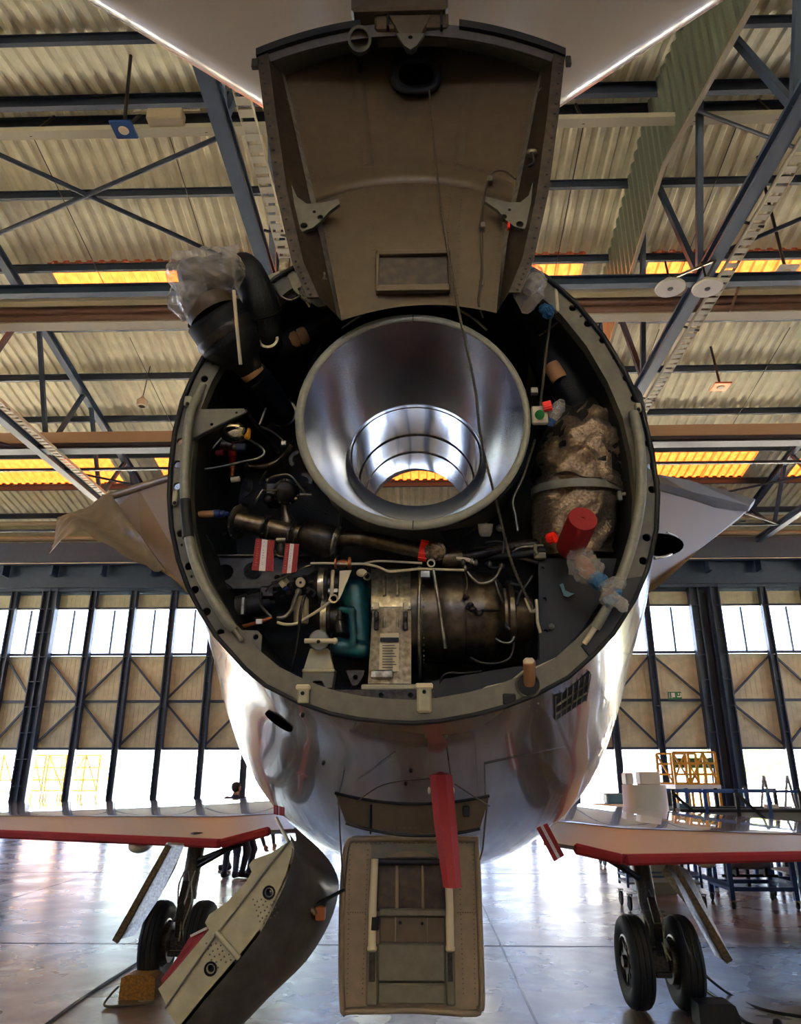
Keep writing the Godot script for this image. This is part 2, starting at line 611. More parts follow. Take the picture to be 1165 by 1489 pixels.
var sheet_cache := {}
func roof_sheet(w: float, d0: float, d1: float) -> Mesh:   # one corrugated sheet, from its lower left corner
	var key := "%.3f %.3f %.3f" % [w, d0, d1]
	if sheet_cache.has(key): return sheet_cache[key]
	var st := geo()
	flat(st)
	var n := int(round(w / 0.305))
	var p := w / n
	var xs := []
	for k in n:
		for q in [[0.0, 0.0], [0.36, 0.0], [0.5, 0.055], [0.86, 0.055]]: xs.append([(k + q[0]) * p, q[1]])
	xs.append([w, 0.0])
	var y0 := roof_h(d0)
	var y1 := roof_h(d1) - y0
	for i in xs.size() - 1:
		var a: Array = xs[i]
		var b: Array = xs[i + 1]
		quad(st, Vector3(a[0], a[1], 0), Vector3(b[0], b[1], 0), Vector3(b[0], b[1] + y1, d0 - d1), Vector3(a[0], a[1] + y1, d0 - d1))
	st.generate_normals()
	sheet_cache[key] = st.commit()
	return sheet_cache[key]

func hangar() -> void:
	# floor
	var st := geo()
	cbox(st, Vector3(0, -0.15, -7.5), Vector3(54, 0.3, 45))
	var fl := tag(mk("floor", st, M.floor_paint), "", "", "", "structure")
	var jn := geo()
	for k in 7: cbox(jn, Vector3(-22.5 + 7.5 * k + 0.9, 0.001, -7.5), Vector3(0.02, 0.003, 45))
	for k in 6: cbox(jn, Vector3(0, 0.001, 10 - 6.6 * k), Vector3(54, 0.003, 0.02))
	var jo := mk("floor_joint", jn, M.dark_steel, fl)
	jo.position = -fl.position
	# roof
	var roof := node("ceiling")
	tag(roof, "", "", "", "structure")
	var rows := [3.2, 5.4, 7.6, 9.9, RIDGE, 13.9, 16.05, 18.2, 20.3, 22.4, 24.5, 26.6, DOOR + 1.3]
	for i in rows.size() - 1:
		var d0: float = rows[i]
		var d1: float = rows[i + 1]
		var lit := i == 6 or i == 10
		for t in TRUSS:
			for q in [[t - 0.85, 1.7, false], [t + 0.85, 3.125, true], [t + 3.975, 3.125, true]]:
				var o := MeshInstance3D.new()
				o.name = "skylight_sheet" if lit and q[2] else "roof_sheet"
				o.mesh = roof_sheet(q[1], d0 - 0.06, d1 + 0.06)
				o.material_override = M.skylight if lit and q[2] else (M.deck_grey if rng.randf() < 0.25 else M.deck)
				o.position = Vector3(q[0], roof_h(d0 - 0.06) + (0.012 if i % 2 else 0.0), -(d0 - 0.06))
				roof.add_child(o, true)
	st = geo()                                            # the rest of the roof, behind the camera
	cbox(st, Vector3(0, roof_h(-5.6) + 0.05, 5.6), Vector3(54, 0.1, 18.0), 0, Basis(Vector3.RIGHT, atan(0.194)))
	mk("roof_deck", st, M.deck, roof)
	for d in [5.4, 7.6, 10.0, 11.62, 12.15, 13.9, 16.05, 18.2, 20.3, 22.4, 24.5, 26.6, 28.75]:
		st = geo()
		var big := absf(d - RIDGE) < 0.5
		var y := roof_h(d) - (0.17 if big else 0.13)
		ibeam(st, Vector3(-27, y, -d), Vector3(27, y, -d), 0.13 if big else 0.09, 0.30 if big else 0.22, 0.025)
		mk("purlin", st, M.purlin, roof)
	for d in [11.6, 20.2, 26.0]:                          # ties at the height of the lower chords
		st = geo()
		ibeam(st, Vector3(-27, EYE + 8.6, -d), Vector3(27, EYE + 8.6, -d), 0.16 if d < 15 else 0.08, 0.2 if d < 15 else 0.08, 0.03)
		mk("tie_beam", st, M.navy, roof)
	for t in TRUSS.slice(1, 6):
		var tr := node("roof_truss", roof)
		st = geo()
		ibeam(st, Vector3(t, EYE + 8.6, -2.0), Vector3(t, EYE + 8.6, -DOOR), 0.23, 0.24, 0.05)
		mk("bottom_chord", st, M.navy, tr)
		st = geo()
		ibeam(st, Vector3(t, roof_h(2) - 0.42, -2.0), Vector3(t, roof_h(RIDGE) - 0.42, -RIDGE), 0.2, 0.24, 0.04)
		ibeam(st, Vector3(t, roof_h(RIDGE) - 0.42, -RIDGE), Vector3(t, roof_h(DOOR) - 0.42, -DOOR), 0.2, 0.24, 0.04)
		mk("top_chord", st, M.navy, tr)
		var d := 4.2
		while d < DOOR - 0.5:
			for s in [-1.55, 1.55]:
				var e := clampf(d + s, 2.2, DOOR - 0.1)
				st = geo()
				beam(st, Vector3(t, EYE + 8.68, -d), Vector3(t, roof_h(e) - 0.5, -e), 0.11, 0.11)
				mk("web_bar", st, M.navy, tr)
			d += 3.72
	# rod bracing, in pixel places of the lower chords' plane
	for b in [[-2.72, 11.3, -10.65, 4.4], [-2.8, 8.1, -10.65, 11.6], [5.2, 10.9, 13.18, 4.4], [-10.65, 11.7, -18.6, 19.0], [-10.65, 19.0, -18.6, 11.7], [-10.65, 26.0, -2.72, 20.2], [-10.65, 20.2, -2.72, 26.0], [5.23, 26.0, 13.18, 20.2], [5.23, 20.2, 13.18, 26.0]]:
		st = geo()
		tube(st, [Vector3(b[0], EYE + 8.58, -b[1]), Vector3(b[2], EYE + 8.58, -b[3])], 0.038, 8)
		mk("brace_rod", st, M.purlin, roof)
	st = geo()
	tube(st, [Vector3(4.95, EYE + 11.3, -10.27), Vector3(11.0, EYE + 13.0, -14.0)], 0.04, 8)
	mk("brace_rod", st, M.purlin, roof)
	# sag rods that hang thin below the deck
	for x in [-8.4, -5.4, 3.6, 6.9, 10.6]:
		for s in [[RIDGE + 0.3, 18.0], [18.4, 28.3]]:
			st = geo()
			tube(st, [Vector3(x, roof_h(s[0]) - 0.3, -s[0]), Vector3(x, roof_h(s[1]) - 0.3, -s[1])], 0.012, 6)
			mk("sag_rod", st, M.dark_steel, roof)
	front_wall()
	walls()
	overhead()

func walls() -> void:
	for s in [-1.0, 1.0]:                                 # side walls with a long band of glazing, outside the frame
		var w := node("wall_left" if s < 0 else "wall_right")
		tag(w, "", "", "", "structure")
		var x: float = s * 27.2
		var st := geo()
		cbox(st, Vector3(x, 1.5, -7.5), Vector3(0.4, 3.0, 45))
		cbox(st, Vector3(x, 12.0, -7.5), Vector3(0.4, 7.0, 45))
		cbox(st, Vector3(x, 5.75, 5.5), Vector3(0.4, 5.5, 19.0))
		mk("wall_panel", st, M.wall_paint, w)
		for k in range(3, 16):
			st = geo()
			cbox(st, Vector3(x, 5.75, 2.0 - k * 2.0), Vector3(0.2, 5.5, 0.12))
			mk("mullion", st, M.navy, w)
			if k == 15: continue
			st = geo()
			cbox(st, Vector3(x, 5.75, 1.0 - k * 2.0), Vector3(0.01, 5.5, 1.9))
			mk("window_pane", st, M.glass, w)
	# the wall behind the camera has a band of high windows
	var st := geo()
	for s in [-1.0, 1.0]: cbox(st, Vector3(s * 17.5, 4.5, 14.8), Vector3(19.0, 9.0, 0.4))
	cbox(st, Vector3(0, 3.7, 14.8), Vector3(16, 7.4, 0.4))
	cbox(st, Vector3(0, 11.0, 14.8), Vector3(54, 4.0, 0.4))
	tag(mk("wall_back", st, M.wall_paint), "", "", "", "structure")

func front_wall() -> void:
	var w := node("wall_front")
	tag(w, "", "", "", "structure")
	var st := geo()
	cbox(st, Vector3(0, 11.6, -DOOR - 0.9), Vector3(54, 4.6, 0.2))
	mk("gable_cladding", st, M.wall_paint, w)
	st = geo()
	cbox(st, Vector3(0, hgt(800, 28.0), -28.0), Vector3(54, hgt(786, 28.0) - hgt(814, 28.0), 0.3))
	cbox(st, Vector3(0, hgt(815, 28.0), -27.95), Vector3(54, 0.06, 0.55))
	mk("header_girder", st, M.navy, w)
	st = geo()
	cbox(st, Vector3(0, hgt(815.6, 27.7), -27.64), Vector3(54, 0.035, 0.03))
	mk("header_rail", st, M.pale_tray, w)
	st = geo()
	cbox(st, Vector3(0, hgt(833, 28.9), -29.0), Vector3(54, hgt(810, 28.9) - hgt(858, 28.9), 0.5))
	cbox(st, Vector3(0, hgt(849, 28.6), -28.68), Vector3(54, 0.09, 0.12))
	mk("door_track_box", st, M.navy, w)
	st = geo()
	for k in 26:
		cbox(st, Vector3(-25 + 2 * k + 0.3, hgt(824, 28.3), -28.4), Vector3(0.12, 0.5, 0.5))
	mk("track_bracket", st, M.navy, w)
	st = geo()
	cbox(st, Vector3(0, hgt(852, DOOR), -DOOR - 0.3), Vector3(54, hgt(840, DOOR) - hgt(868, DOOR), 0.2))
	mk("head_flashing", st, M.navy, w)
	st = geo()
	for y in [757.0, 779.0]:
		tube(st, [Vector3(-27, hgt(y, 28.4), -28.4), Vector3(27, hgt(y, 28.4), -28.4)], 0.11, 10)
	mk("eaves_pipe", st, M.beige_steel, w)
	# sliding leaves: [x of the posts, parity of the first star]
	var leaves := [[-25.8, -24.3, -22.9, -21.27, -19.64, -18.01, -16.38, -15.05], [-14.75, -13.12, -11.49, -9.86, -8.23, -6.6, -4.97, -3.34, -1.71], [-1.3, 0.71, 2.34, 3.97, 5.6, 7.23, 8.86, 10.75], [11.55, 13.45, 15.08, 16.71, 18.34, 19.97, 21.6, 23.2, 25.0]]
	for li in leaves.size():
		door_leaf(li + 1, leaves[li], [1, 1, 1, 0][li])
	for q in [[-14.95, 0.3], [-1.5, 0.3], [11.15, 0.62]]:  # dark guide columns where two leaves meet
		st = geo()
		cbox(st, Vector3(q[0], hgt(862, DOOR) / 2, -DOOR - 0.25), Vector3(q[1], hgt(862, DOOR), 0.2), 0.02)
		for s in [-0.3, 0.3]: cbox(st, Vector3(q[0] + s * q[1], hgt(862, DOOR) / 2, -DOOR - 0.1), Vector3(0.05, hgt(862, DOOR), 0.12))
		mk("guide_column", st, M.purlin, w)

func door_leaf(n: int, xs: Array, star: int) -> void:
	var d := DOOR + (0.0 if n % 2 == 0 else 0.05)
	var z := -d
	var ys := {}
	for k in [862.0, 882.5, 885.0, 948.5, 952.0, 1019.0, 1087.0, 1092.0]: ys[int(k)] = hgt(k, d)
	var door := node("door_%d" % n)
	tag(door, "", "", "", "structure")
	for i in xs.size():
		var st := geo()
		var end := i == 0 or i == xs.size() - 1
		var wd := 0.34 if end else 0.25
		ibeam(st, Vector3(xs[i], 0.0, z + 0.12), Vector3(xs[i], ys[862] + 0.2, z + 0.12), wd, wd, 0.04)
		for k in 9: cbox(st, Vector3(xs[i], 0.5 + k * 0.95, z + 0.12), Vector3(wd * 0.9, 0.03, wd))
		mk("post", st, M.navy, door)
	for i in xs.size() - 1:
		var x0: float = xs[i] + 0.1
		var x1: float = xs[i + 1] - 0.1
		var w := x1 - x0
		var c := (x0 + x1) / 2
		for r in [[862, 882], [952, 1019], [1019, 1087]]:
			var st := geo()
			flat(st)
			var nr := 8                                    # shallow ribs of the cladding
			for k in nr:
				var p := w / nr
				var y0: float = ys[r[1]] + 0.03
				var y1: float = ys[r[0]] - 0.03
				cbox(st, Vector3(x0 + (k + 0.5) * p, (y0 + y1) / 2, z - 0.062), Vector3(p * 0.94, y1 - y0, 0.01), 0.004)
			cbox(st, Vector3(c, (ys[r[0]] + ys[r[1]]) / 2, z - 0.08), Vector3(w + 0.2, ys[r[0]] - ys[r[1]], 0.03))
			mk("panel", st, M.cladding, door)
		var fr := geo()
		for y in [ys[882], ys[948] - 0.04, ys[1087] - 0.04, 0.12, ys[1019]]:
			cbox(fr, Vector3(c, y, z), Vector3(w + 0.1, 0.09 if y > 0.2 else 0.24, 0.12))
		mk("rail", fr, M.navy, door)
		fr = geo()
		var mu := c + 0.05
		cbox(fr, Vector3(mu, (ys[885] + ys[948]) / 2, z), Vector3(0.06, ys[885] - ys[948], 0.09))
		mk("mullion", fr, M.navy, door)
		for e in [[x0, mu], [mu, x1]]:
			fr = geo()
			cbox(fr, Vector3((e[0] + e[1]) / 2, (ys[885] + ys[948]) / 2, z - 0.02), Vector3(e[1] - e[0], ys[885] - ys[948], 0.008))
			mk("window_pane", fr, M.glass, door)
		fr = geo()
		cbox(fr, Vector3(c, ys[1092] / 2, z - 0.02), Vector3(w, ys[1092], 0.008))
		mk("window_pane", fr, M.glass, door)
		var left := i % 2 == star                         # braces meet at every other post
		for s in [0, 1]:
			fr = geo()
			var ya: float = ys[952] if s == 0 else ys[1087]
			var a := Vector3(xs[i] if left else xs[i + 1], ys[1019], z + 0.05)
			var b := Vector3(xs[i + 1] if left else xs[i], ya, z + 0.05)
			beam(fr, a, b, 0.07, 0.07)
			mk("brace", fr, M.navy, door)

func overhead() -> void:
	# radiant heater: two brown tubes under a pale reflector, right across the hangar
	var h := thing("radiant_heater", "long radiant heater of two brown tubes under a pale reflector, hung across the roof", "heater")
	var d := 13.5
	var st := geo()
	for s in [[444.0, 0.11], [458.0, 0.12]]:
		tube(st, [Vector3(-26, hgt(s[0], d), -d), Vector3(26, hgt(s[0], d), -d)], s[1], 12)
	mk("heater_tube", st, M.brown_pipe, h)
	st = geo()
	cbox(st, Vector3(0, hgt(433, d), -d), Vector3(52, 0.06, 0.5), 0.01)
	cbox(st, Vector3(0, hgt(434, d - .22), -d + 0.24), Vector3(52, 0.12, 0.02))
	cbox(st, Vector3(0, hgt(466, d), -d), Vector3(52, 0.03, 0.3))
	mk("reflector", st, M.beige_steel, h)
	for x in [-10.2, -4.6, 1.0, 6.75, 12.5]:
		st = geo()
		beam(st, Vector3(x, hgt(434, d), -d + 0.25), Vector3(x - 0.25, hgt(468, d), -d + 0.2), 0.05, 0.05)
		mk("hanger", st, M.brown_pipe, h)
	settle(h)
	# grey monorail beam further on
	h = thing("runway_beam", "grey overhead runway beam with a dark lower flange, spanning the hangar below the far roof", "beam")
	d = 18.7
	st = geo()
	cbox(st, Vector3(0, hgt(632, d), -d), Vector3(52, hgt(624, d) - hgt(640, d), 0.2), 0.01)
	mk("web_plate", st, M.beige_steel, h)
	st = geo()
	cbox(st, Vector3(0, hgt(644, d), -d), Vector3(52, 0.12, 0.3), 0.01)
	cbox(st, Vector3(0, hgt(650, d), -d), Vector3(52, 0.03, 0.4))
	mk("flange", st, M.purlin, h)
	settle(h)
	# cable trays
	for t in [[-2.72 + 0.42, "pale perforated cable tray along the roof truss left of the raised door"], [-10.65 + 0.5, "pale cable tray along the lower chord of the farther left truss"], [5.23 + 0.32, "pale perforated cable tray along the chord right of the metal curtain"]]:
		h = thing("cable_tray", t[1], "cable tray")
		st = geo()
		flat(st)
		var y := EYE + 8.45
		for s in [-0.1, 0.1]: cbox(st, Vector3(t[0] + s, y + 0.03, -14.5), Vector3(0.012, 0.09, 25.0))
		for k in 124: cbox(st, Vector3(t[0], y, -2.2 - k * 0.2), Vector3(0.2, 0.012, 0.13))
		mk("tray", st, M.pale_tray, h)
		for k in 8:
			st = geo()
			beam(st, Vector3(t[0] - 0.25, y + 0.1, -4.0 - k * 3), Vector3(t[0] + 0.12, y - 0.02, -4.0 - k * 3), 0.04, 0.03)
			mk("bracket", st, M.dark_steel, h)
		settle(h)
	# tray across, under the ridge
	h = thing("cable_tray", "pale cable tray running across the roof below the double ridge purlins", "cable tray")
	st = geo()
	d = 11.0
	var y2 := hgt(184, d)
	cbox(st, Vector3(0, y2, -d), Vector3(50, 0.012, 0.2))
	for s in [-0.1, 0.1]: cbox(st, Vector3(0, y2 + 0.05, -d + s), Vector3(50, 0.11, 0.012))
	mk("tray", st, M.pale_tray, h)
	for px in [50.0, 180.0, 302.0, 848.0, 1010.0, 1130.0]:
		st = geo()
		var x := Q(px, 170, d).x
		beam(st, Vector3(x, y2, -d), Vector3(x + 0.04, hgt(157, 11.55), -11.55), 0.05, 0.05)
		mk("hanger", st, M.dark_steel, h)
	settle(h)
	# galvanised smoke curtain in the plane of a truss
	h = thing("smoke_curtain", "tall galvanised corrugated metal curtain hanging from the roof right of the tail", "curtain")
	st = geo()
	flat(st)
	var lo := [[6.0, 10.25], [7.65, 10.6], [11.8, 11.5], [14.8, 10.9], [17.4, 10.3]]
	var n := 152
	for k in n:
		var da := lerpf(6.0, 17.2, float(k) / n)
		var db := lerpf(6.0, 17.2, float(k + 1) / n)
		var xa := 4.95 + (0.05 if k % 4 < 2 else 0.0)
		var xb := 4.95 + (0.05 if (k + 1) % 4 < 2 else 0.0)
		var A := [Vector3(xa, EYE + _along(lo, da), -da), Vector3(xb, EYE + _along(lo, db), -db), Vector3(xb, roof_h(db), -db), Vector3(xa, roof_h(da), -da)]
		quad(st, A[0], A[1], A[2], A[3])
		var o := Vector3(-0.012, 0, 0)
		quad(st, A[3] + o, A[2] + o, A[1] + o, A[0] + o)
	mk("corrugated_sheet", st, M.galvanised, h)
	st = geo()
	for i in lo.size() - 1:
		beam(st, Vector3(4.96, EYE + lo[i][1], -lo[i][0]), Vector3(4.96, EYE + lo[i + 1][1], -lo[i + 1][0]), 0.07, 0.07)
	mk("edge_rail", st, M.pale_tray, h)
	settle(h)
	# lamps
	for q in [[975.0, 420.0, "left one of the round pair on the truss chord at right"], [1029.0, 420.0, "right one of the round pair on the truss chord at right"]]:
		h = thing("bay_lamp", "white dish, " + q[2], "lamp", "round bay lamps on the chord")
		var c := Q(q[0], q[1], 10.9)
		st = geo()
		beam(st, c + Vector3(0, 0.19, 0), Vector3(5.23, EYE + 8.5, -10.9), 0.04, 0.04)
		mk("bracket_arm", st, M.steel, h)
		st = geo()
		lathe(st, c, Vector3.UP, [[0.0, 0.001], [0.0, 0.25], [0.03, 0.26], [0.06, 0.24], [0.09, 0.09], [0.2, 0.07], [0.21, 0.001]], 24)
		mk("dish", st, M.lamp_white, h)
		st = geo()
		lathe(st, c - Vector3(0, 0.012, 0), Vector3.UP, [[0.0, 0.001], [0.0, 0.045], [0.012, 0.05]], 12)
		mk("sensor", st, M.dark_steel, h)
		st = geo()
		tube(st, [c + Vector3(0, 0.26, 0), c + Vector3(0, 0.6, -0.05)], 0.02, 6)
		mk("stem", st, M.dark_steel, h)
		settle(h)
	for q in [[180.0, 188.0, 10.55, M.lamp_blue, 0.42, "blue square lamp with a pale round centre under the roof at far left"], [1048.0, 562.0, 19.5, M.copper, 0.5, "small rusty square lamp hanging under the right roof slope"], [1143.0, 394.0, 13.4, M.lamp_white, 0.42, "white square lamp hanging before the orange panels at right"]]:
		h = thing("square_lamp", q[5], "lamp")
		var c := Q(q[0], q[1], q[2])
		st = geo()
		cbox(st, c, Vector3(q[4], 0.05, q[4]), 0.015)
		mk("housing", st, q[3], h)
		st = geo()
		lathe(st, c - Vector3(0, 0.05, 0), Vector3.UP, [[0.0, 0.001], [0.0, q[4] * 0.2], [0.03, q[4] * 0.24]], 16)
		mk("lens", st, M.bone, h)
		st = geo()
		tube(st, [c, Vector3(c.x - 0.1, roof_h(q[2]), c.z)], 0.035, 6)
		mk("stem", st, M.dark_steel, h)
		settle(h)
	h = thing("hanging_lamp", "small pale bell lamp hanging on a wire under the left roof slope", "lamp")
	var c2 := Q(207, 584, 20.0)
	st = geo()
	lathe(st, c2 - Vector3(0, 0.17, 0), Vector3.UP, [[0.0, 0.1], [0.02, 0.16], [0.2, 0.17], [0.3, 0.06], [0.36, 0.04], [0.37, 0.001]], 16)
	mk("shade", st, M.pale_tray, h)
	st = geo()
	tube(st, [c2 + Vector3(0, 0.2, 0), Vector3(c2.x + 0.1, roof_h(20), c2.z)], 0.015, 6)
	mk("wire", st, M.dark_steel, h)
	settle(h)
	st = geo()
	var a := Q(217, 164, 10.8)
	var b := Q(266, 178, 10.8)
	cbox(st, (a + b) / 2, Vector3(b.x - a.x, a.y - b.y, 0.25), 0.02)
	cbox(st, Vector3((a.x + b.x) / 2, a.y + 0.02, a.z), Vector3(1.3, 0.04, 0.05))
	tag(mk("fan_unit", st, M.beige_steel), "small brown box unit on a rail under the roof beside the blue lamp", "unit")
	# exit sign on the right door
	h = thing("exit_sign", "small green and white emergency exit sign on the right door panel", "sign")
	a = Q(971, 1006, 28.7)
	b = Q(992, 1017, 28.7)
	st = geo()
	cbox(st, (a + b) / 2, Vector3(b.x - a.x, a.y - b.y, 0.03), 0.005)
	mk("board", st, M.exit_green, h)
	st = geo()
	var cc := (a + b) / 2 + Vector3(0, 0, 0.018)
	for q in [[-0.2, 0.0, 0.02, 0.2], [-0.12, 0.0, 0.02, 0.2], [-0.05, 0.02, 0.1, 0.16], [0.14, 0.06, 0.05, 0.06], [0.14, -0.04, 0.12, 0.05], [0.22, 0.02, 0.03, 0.14]]:
		cbox(st, cc + Vector3(q[0], q[1], 0), Vector3(q[2], q[3], 0.006))
	mk("pictogram", st, M.tag_white, h)
	settle(h)

func _along(p: Array, x: float) -> float:
	for i in p.size() - 1:
		if x <= p[i + 1][0]: return lerpf(p[i][1], p[i + 1][1], clampf((x - p[i][0]) / (p[i + 1][0] - p[i][0]), 0, 1))
	return p[-1][1]

func outside() -> void:
	var st := geo()
	cbox(st, Vector3(0, -0.17, -110), Vector3(260, 0.3, 160))
	tag(mk("ground", st, M.apron), "", "", "", "structure")
	st = geo()
	cbox(st, Vector3(0, -0.17, 60), Vector3(260, 0.3, 90))
	tag(mk("ground", st, M.apron), "", "", "", "structure")
	# white building across the apron, on the left
	var h := thing("white_building", "white building with horizontal siding, seen through the lower panes of the left door", "building")
	var d := 47.0
	var xa := Q(160, 1100, d).x
	st = geo()
	cbox(st, Vector3((xa - 6.0) / 2, 3.0, -d - 3), Vector3(-6.0 - xa, 6.0, 6.0))
	mk("wall", st, M.blue_siding, h)
	for k in 11:
		st = geo()
		cbox(st, Vector3((xa - 6.0) / 2, 0.3 + k * 0.52, -d + 0.04), Vector3(-6.0 - xa - 0.1, 0.45, 0.08), 0.03)
		mk("siding_board", st, M.blue_siding, h)
	st = geo()
	cbox(st, Vector3(Q(322, 1120, d).x, 1.2, -d + 0.12), Vector3(1.4, 2.4, 0.1), 0.02)
	mk("door", st, M.lamp_white, h)
	settle(h)
	# trees on the horizon
	var nz := FastNoiseLite.new()
	nz.seed = 11
	nz.frequency = 1.0
	var kinds := ["first", "second", "third", "fourth", "fifth", "sixth"]
	for k in 6:
		var x := 42.0 + k * 8.8
		h = thing("tree", "distant green tree on the horizon beyond the right door, %s from the left" % kinds[k], "tree", "trees beyond the apron")
		st = geo()
		for j in 4:
			ball(st, Vector3(x + rng.randf_range(-1.5, 1.5), 3.0 + rng.randf_range(-0.8, 1.0), -118 + rng.randf_range(-1, 1)), Vector3(2.3, 1.9, 2.0), 10, 8, 0.18, nz)
		mk("crown", st, M.foliage, h)
		st = geo()
		tube(st, [Vector3(x, 0, -118), Vector3(x, 2.6, -118)], [0.3, 0.2], 7)
		mk("trunk", st, M.dark_steel, h)
		settle(h)
	# parked white aircraft nose seen through the door
	h = thing("parked_aircraft", "white aircraft parked outside, its nose and windscreen seen through the right door", "aircraft")
	var rings := []
	var c := Q(912, 1133, 42.0)
	for q in [[0.0, 0.05, -0.35], [0.35, 0.5, -0.25], [1.0, 0.95, -0.05], [2.2, 1.35, 0.2], [4.0, 1.55, 0.3], [9.0, 1.55, 0.3]]:
		var ring := []
		for k in 18: ring.append(c + Vector3(cos(TAU * k / 18) * q[1] - 0.4 * q[0], sin(TAU * k / 18) * q[1] + q[2] - 0.35, -q[0]))
		rings.append(ring)
	st = geo()
	loft(st, rings)
	mk("fuselage", st, M.white_siding, h)
	for s in [-0.85, -0.1, 0.6]:
		st = geo()
		cbox(st, c + Vector3(s - 0.25, 0.82, -1.25 - absf(s) * 0.3), Vector3(0.6, 0.5, 0.06), 0.05, Basis(Vector3.UP, s * 0.4) * Basis(Vector3.RIGHT, -0.7))
		mk("windscreen", st, M.dark_blue, h)
	for s in [-0.35, 0.35]:
		st = geo()
		tube(st, [c + Vector3(s - 0.9, -1.2, -3.0), Vector3(c.x + s - 0.9, 0.3, c.z - 3.0)], 0.08, 8)
		lathe(st, Vector3(c.x + s - 1.0, 0.3, c.z - 3.0), Vector3.RIGHT, [[0, 0.01], [0, 0.27], [0.05, 0.3], [0.15, 0.3], [0.2, 0.27], [0.2, 0.01]], 16)
		mk("nose_wheel", st, M.tyre, h)
	settle(h)
	# yellow access steps outside on the left
	for q in [[6.0, 60.0, "yellow access platform outside the left door, the left one of two"], [72.0, 140.0, "yellow access platform outside the left door, the right one of two"]]:
		stand(q[0], q[1], 1098, 1150, 34.0, q[2], 0.0)

func stand(x0: float, x1: float, y0: float, y1: float, d: float, label: String, foot: float) -> void:   # an access platform: posts, rails, zig-zag steps
	var h := thing("access_platform", label, "platform", "yellow access platforms")
	var a := Q(x0, y0, d)
	var b := Q(x1, y1, d)
	var zs := [-d, -d - 1.6]
	var st: SurfaceTool
	for x in [a.x, lerpf(a.x, b.x, 0.36), lerpf(a.x, b.x, 0.72), b.x]:
		for z in zs:
			st = geo()
			beam(st, Vector3(x, foot, z), Vector3(x, a.y, z), 0.07, 0.07)
			mk("post", st, M.yellow, h)
	for z in zs:
		for y in [a.y, lerpf(a.y, b.y, 0.35), lerpf(a.y, b.y, 0.7), b.y]:
			st = geo()
			beam(st, Vector3(a.x, y, z), Vector3(b.x, y, z), 0.055, 0.055)
			mk("rail", st, M.yellow, h)
		for k in 3:
			st = geo()
			var xa := lerpf(a.x, b.x, [0.0, 0.36, 0.72][k])
			var xb := lerpf(a.x, b.x, [0.36, 0.72, 1.0][k])
			beam(st, Vector3(xa, b.y if k % 2 else a.y, z), Vector3(xb, a.y if k % 2 else b.y, z), 0.05, 0.05)
			mk("brace", st, M.yellow, h)
	st = geo()
	cbox(st, Vector3((a.x + b.x) / 2, b.y - 0.08, -d - 0.8), Vector3(b.x - a.x + 0.1, 0.12, 1.7), 0.01)
	mk("deck", st, M.white_box, h)
	settle(h)

# ---------------------------------------------------------------- the jet
const D0 := 2.33
const RING := [331,948, 312,927, 288,888, 271,855, 257,816, 247,768, 244,725, 246,680, 252,630, 263,585, 280,545, 302,506, 330,470, 362,436, 400,404, 450,375, 520,354, 601,347, 680,354, 745,374, 795,402, 840,441, 880,490, 913,545, 937,600, 951,660, 959,720, 957,772, 949,808, 943,832, 925,874, 893,925, 864,956, 828,988, 780,1014, 735,1031, 690,1043, 640,1052, 600,1055, 560,1053, 521,1049, 480,1041, 434,1025, 385,1000, 355,975]

func sub(called: String, parent: Node) -> Node3D:
	return node(called, parent)

func rivets(st: SurfaceTool, pts: Array, r: float, out := Vector3(0, 0, 1)) -> void:
	flat(st)
	var b := aim(out)
	for p in pts:
		for k in 6:
			var a0 := TAU * k / 6
			var a1 := TAU * (k + 1) / 6
			tri(st, p + out * r * 0.5, p + (b.x * cos(a0) + b.z * sin(a0)) * r, p + (b.x * cos(a1) + b.z * sin(a1)) * r)

func jet() -> void:
	var j := thing("business_jet", "white private jet parked tail to the camera, its rear engine bay open", "aircraft")
	fuselage(j)
	tail_ring(j)
	intake_duct(j)
	stabilizer(j)
	upper_door(j)
	pylons(j)
	wings(j)
	gear(j, -1)
	gear(j, 1)
	cowl(j)
	hatch(j)
	bay_left(j)
	bay_pipes(j)
	power_unit(j)
	bay_right(j)
	settle(j)

func skin_ring(d: float) -> Array:                        # the fuselage's cross section
	var tab := [[2.33, 0, 0, 0, 2.0], [2.9, .94, .93, .935, 2.0], [3.5, 1.03, .82, .99, 2.0], [4.3, 1.16, .68, 1.06, 2.05], [5.2, 1.28, .56, 1.13, 2.1], [6.5, 1.37, .48, 1.2, 2.1], [8.5, 1.37, .45, 1.22, 2.1], [14.0, 1.3, .45, 1.2, 2.0], [17.0, 1.0, .35, 1.0, 2.0], [19.0, .55, .1, .6, 2.0], [19.8, .05, 0.0, .05, 2.0]]
	var r := []
	var n := 96
	if d <= 2.34:
		var o := pp(RING, D0)
		var c := Vector2(0.0, EYE + 1.04)
		for k in n:
			var a := TAU * k / n
			var far := c + Vector2(cos(a), sin(a)) * 5.0
			for i in o.size():
				var h = Geometry2D.segment_intersects_segment(c, far, o[i], o[(i + 1) % o.size()])
				if h != null:
					r.append(Vector3(h.x, h.y, -D0))
					break
		return r
	for i in range(1, tab.size()):
		if absf(tab[i][0] - d) < 0.01:
			var t: Array = tab[i]
			for k in n:
				var a := TAU * k / n
				var e: float = 2.0 / t[4]
				r.append(Vector3(t[1] * signf(cos(a)) * pow(absf(cos(a)), e), EYE + t[2] + t[3] * signf(sin(a)) * pow(absf(sin(a)), e), -d))
	return r

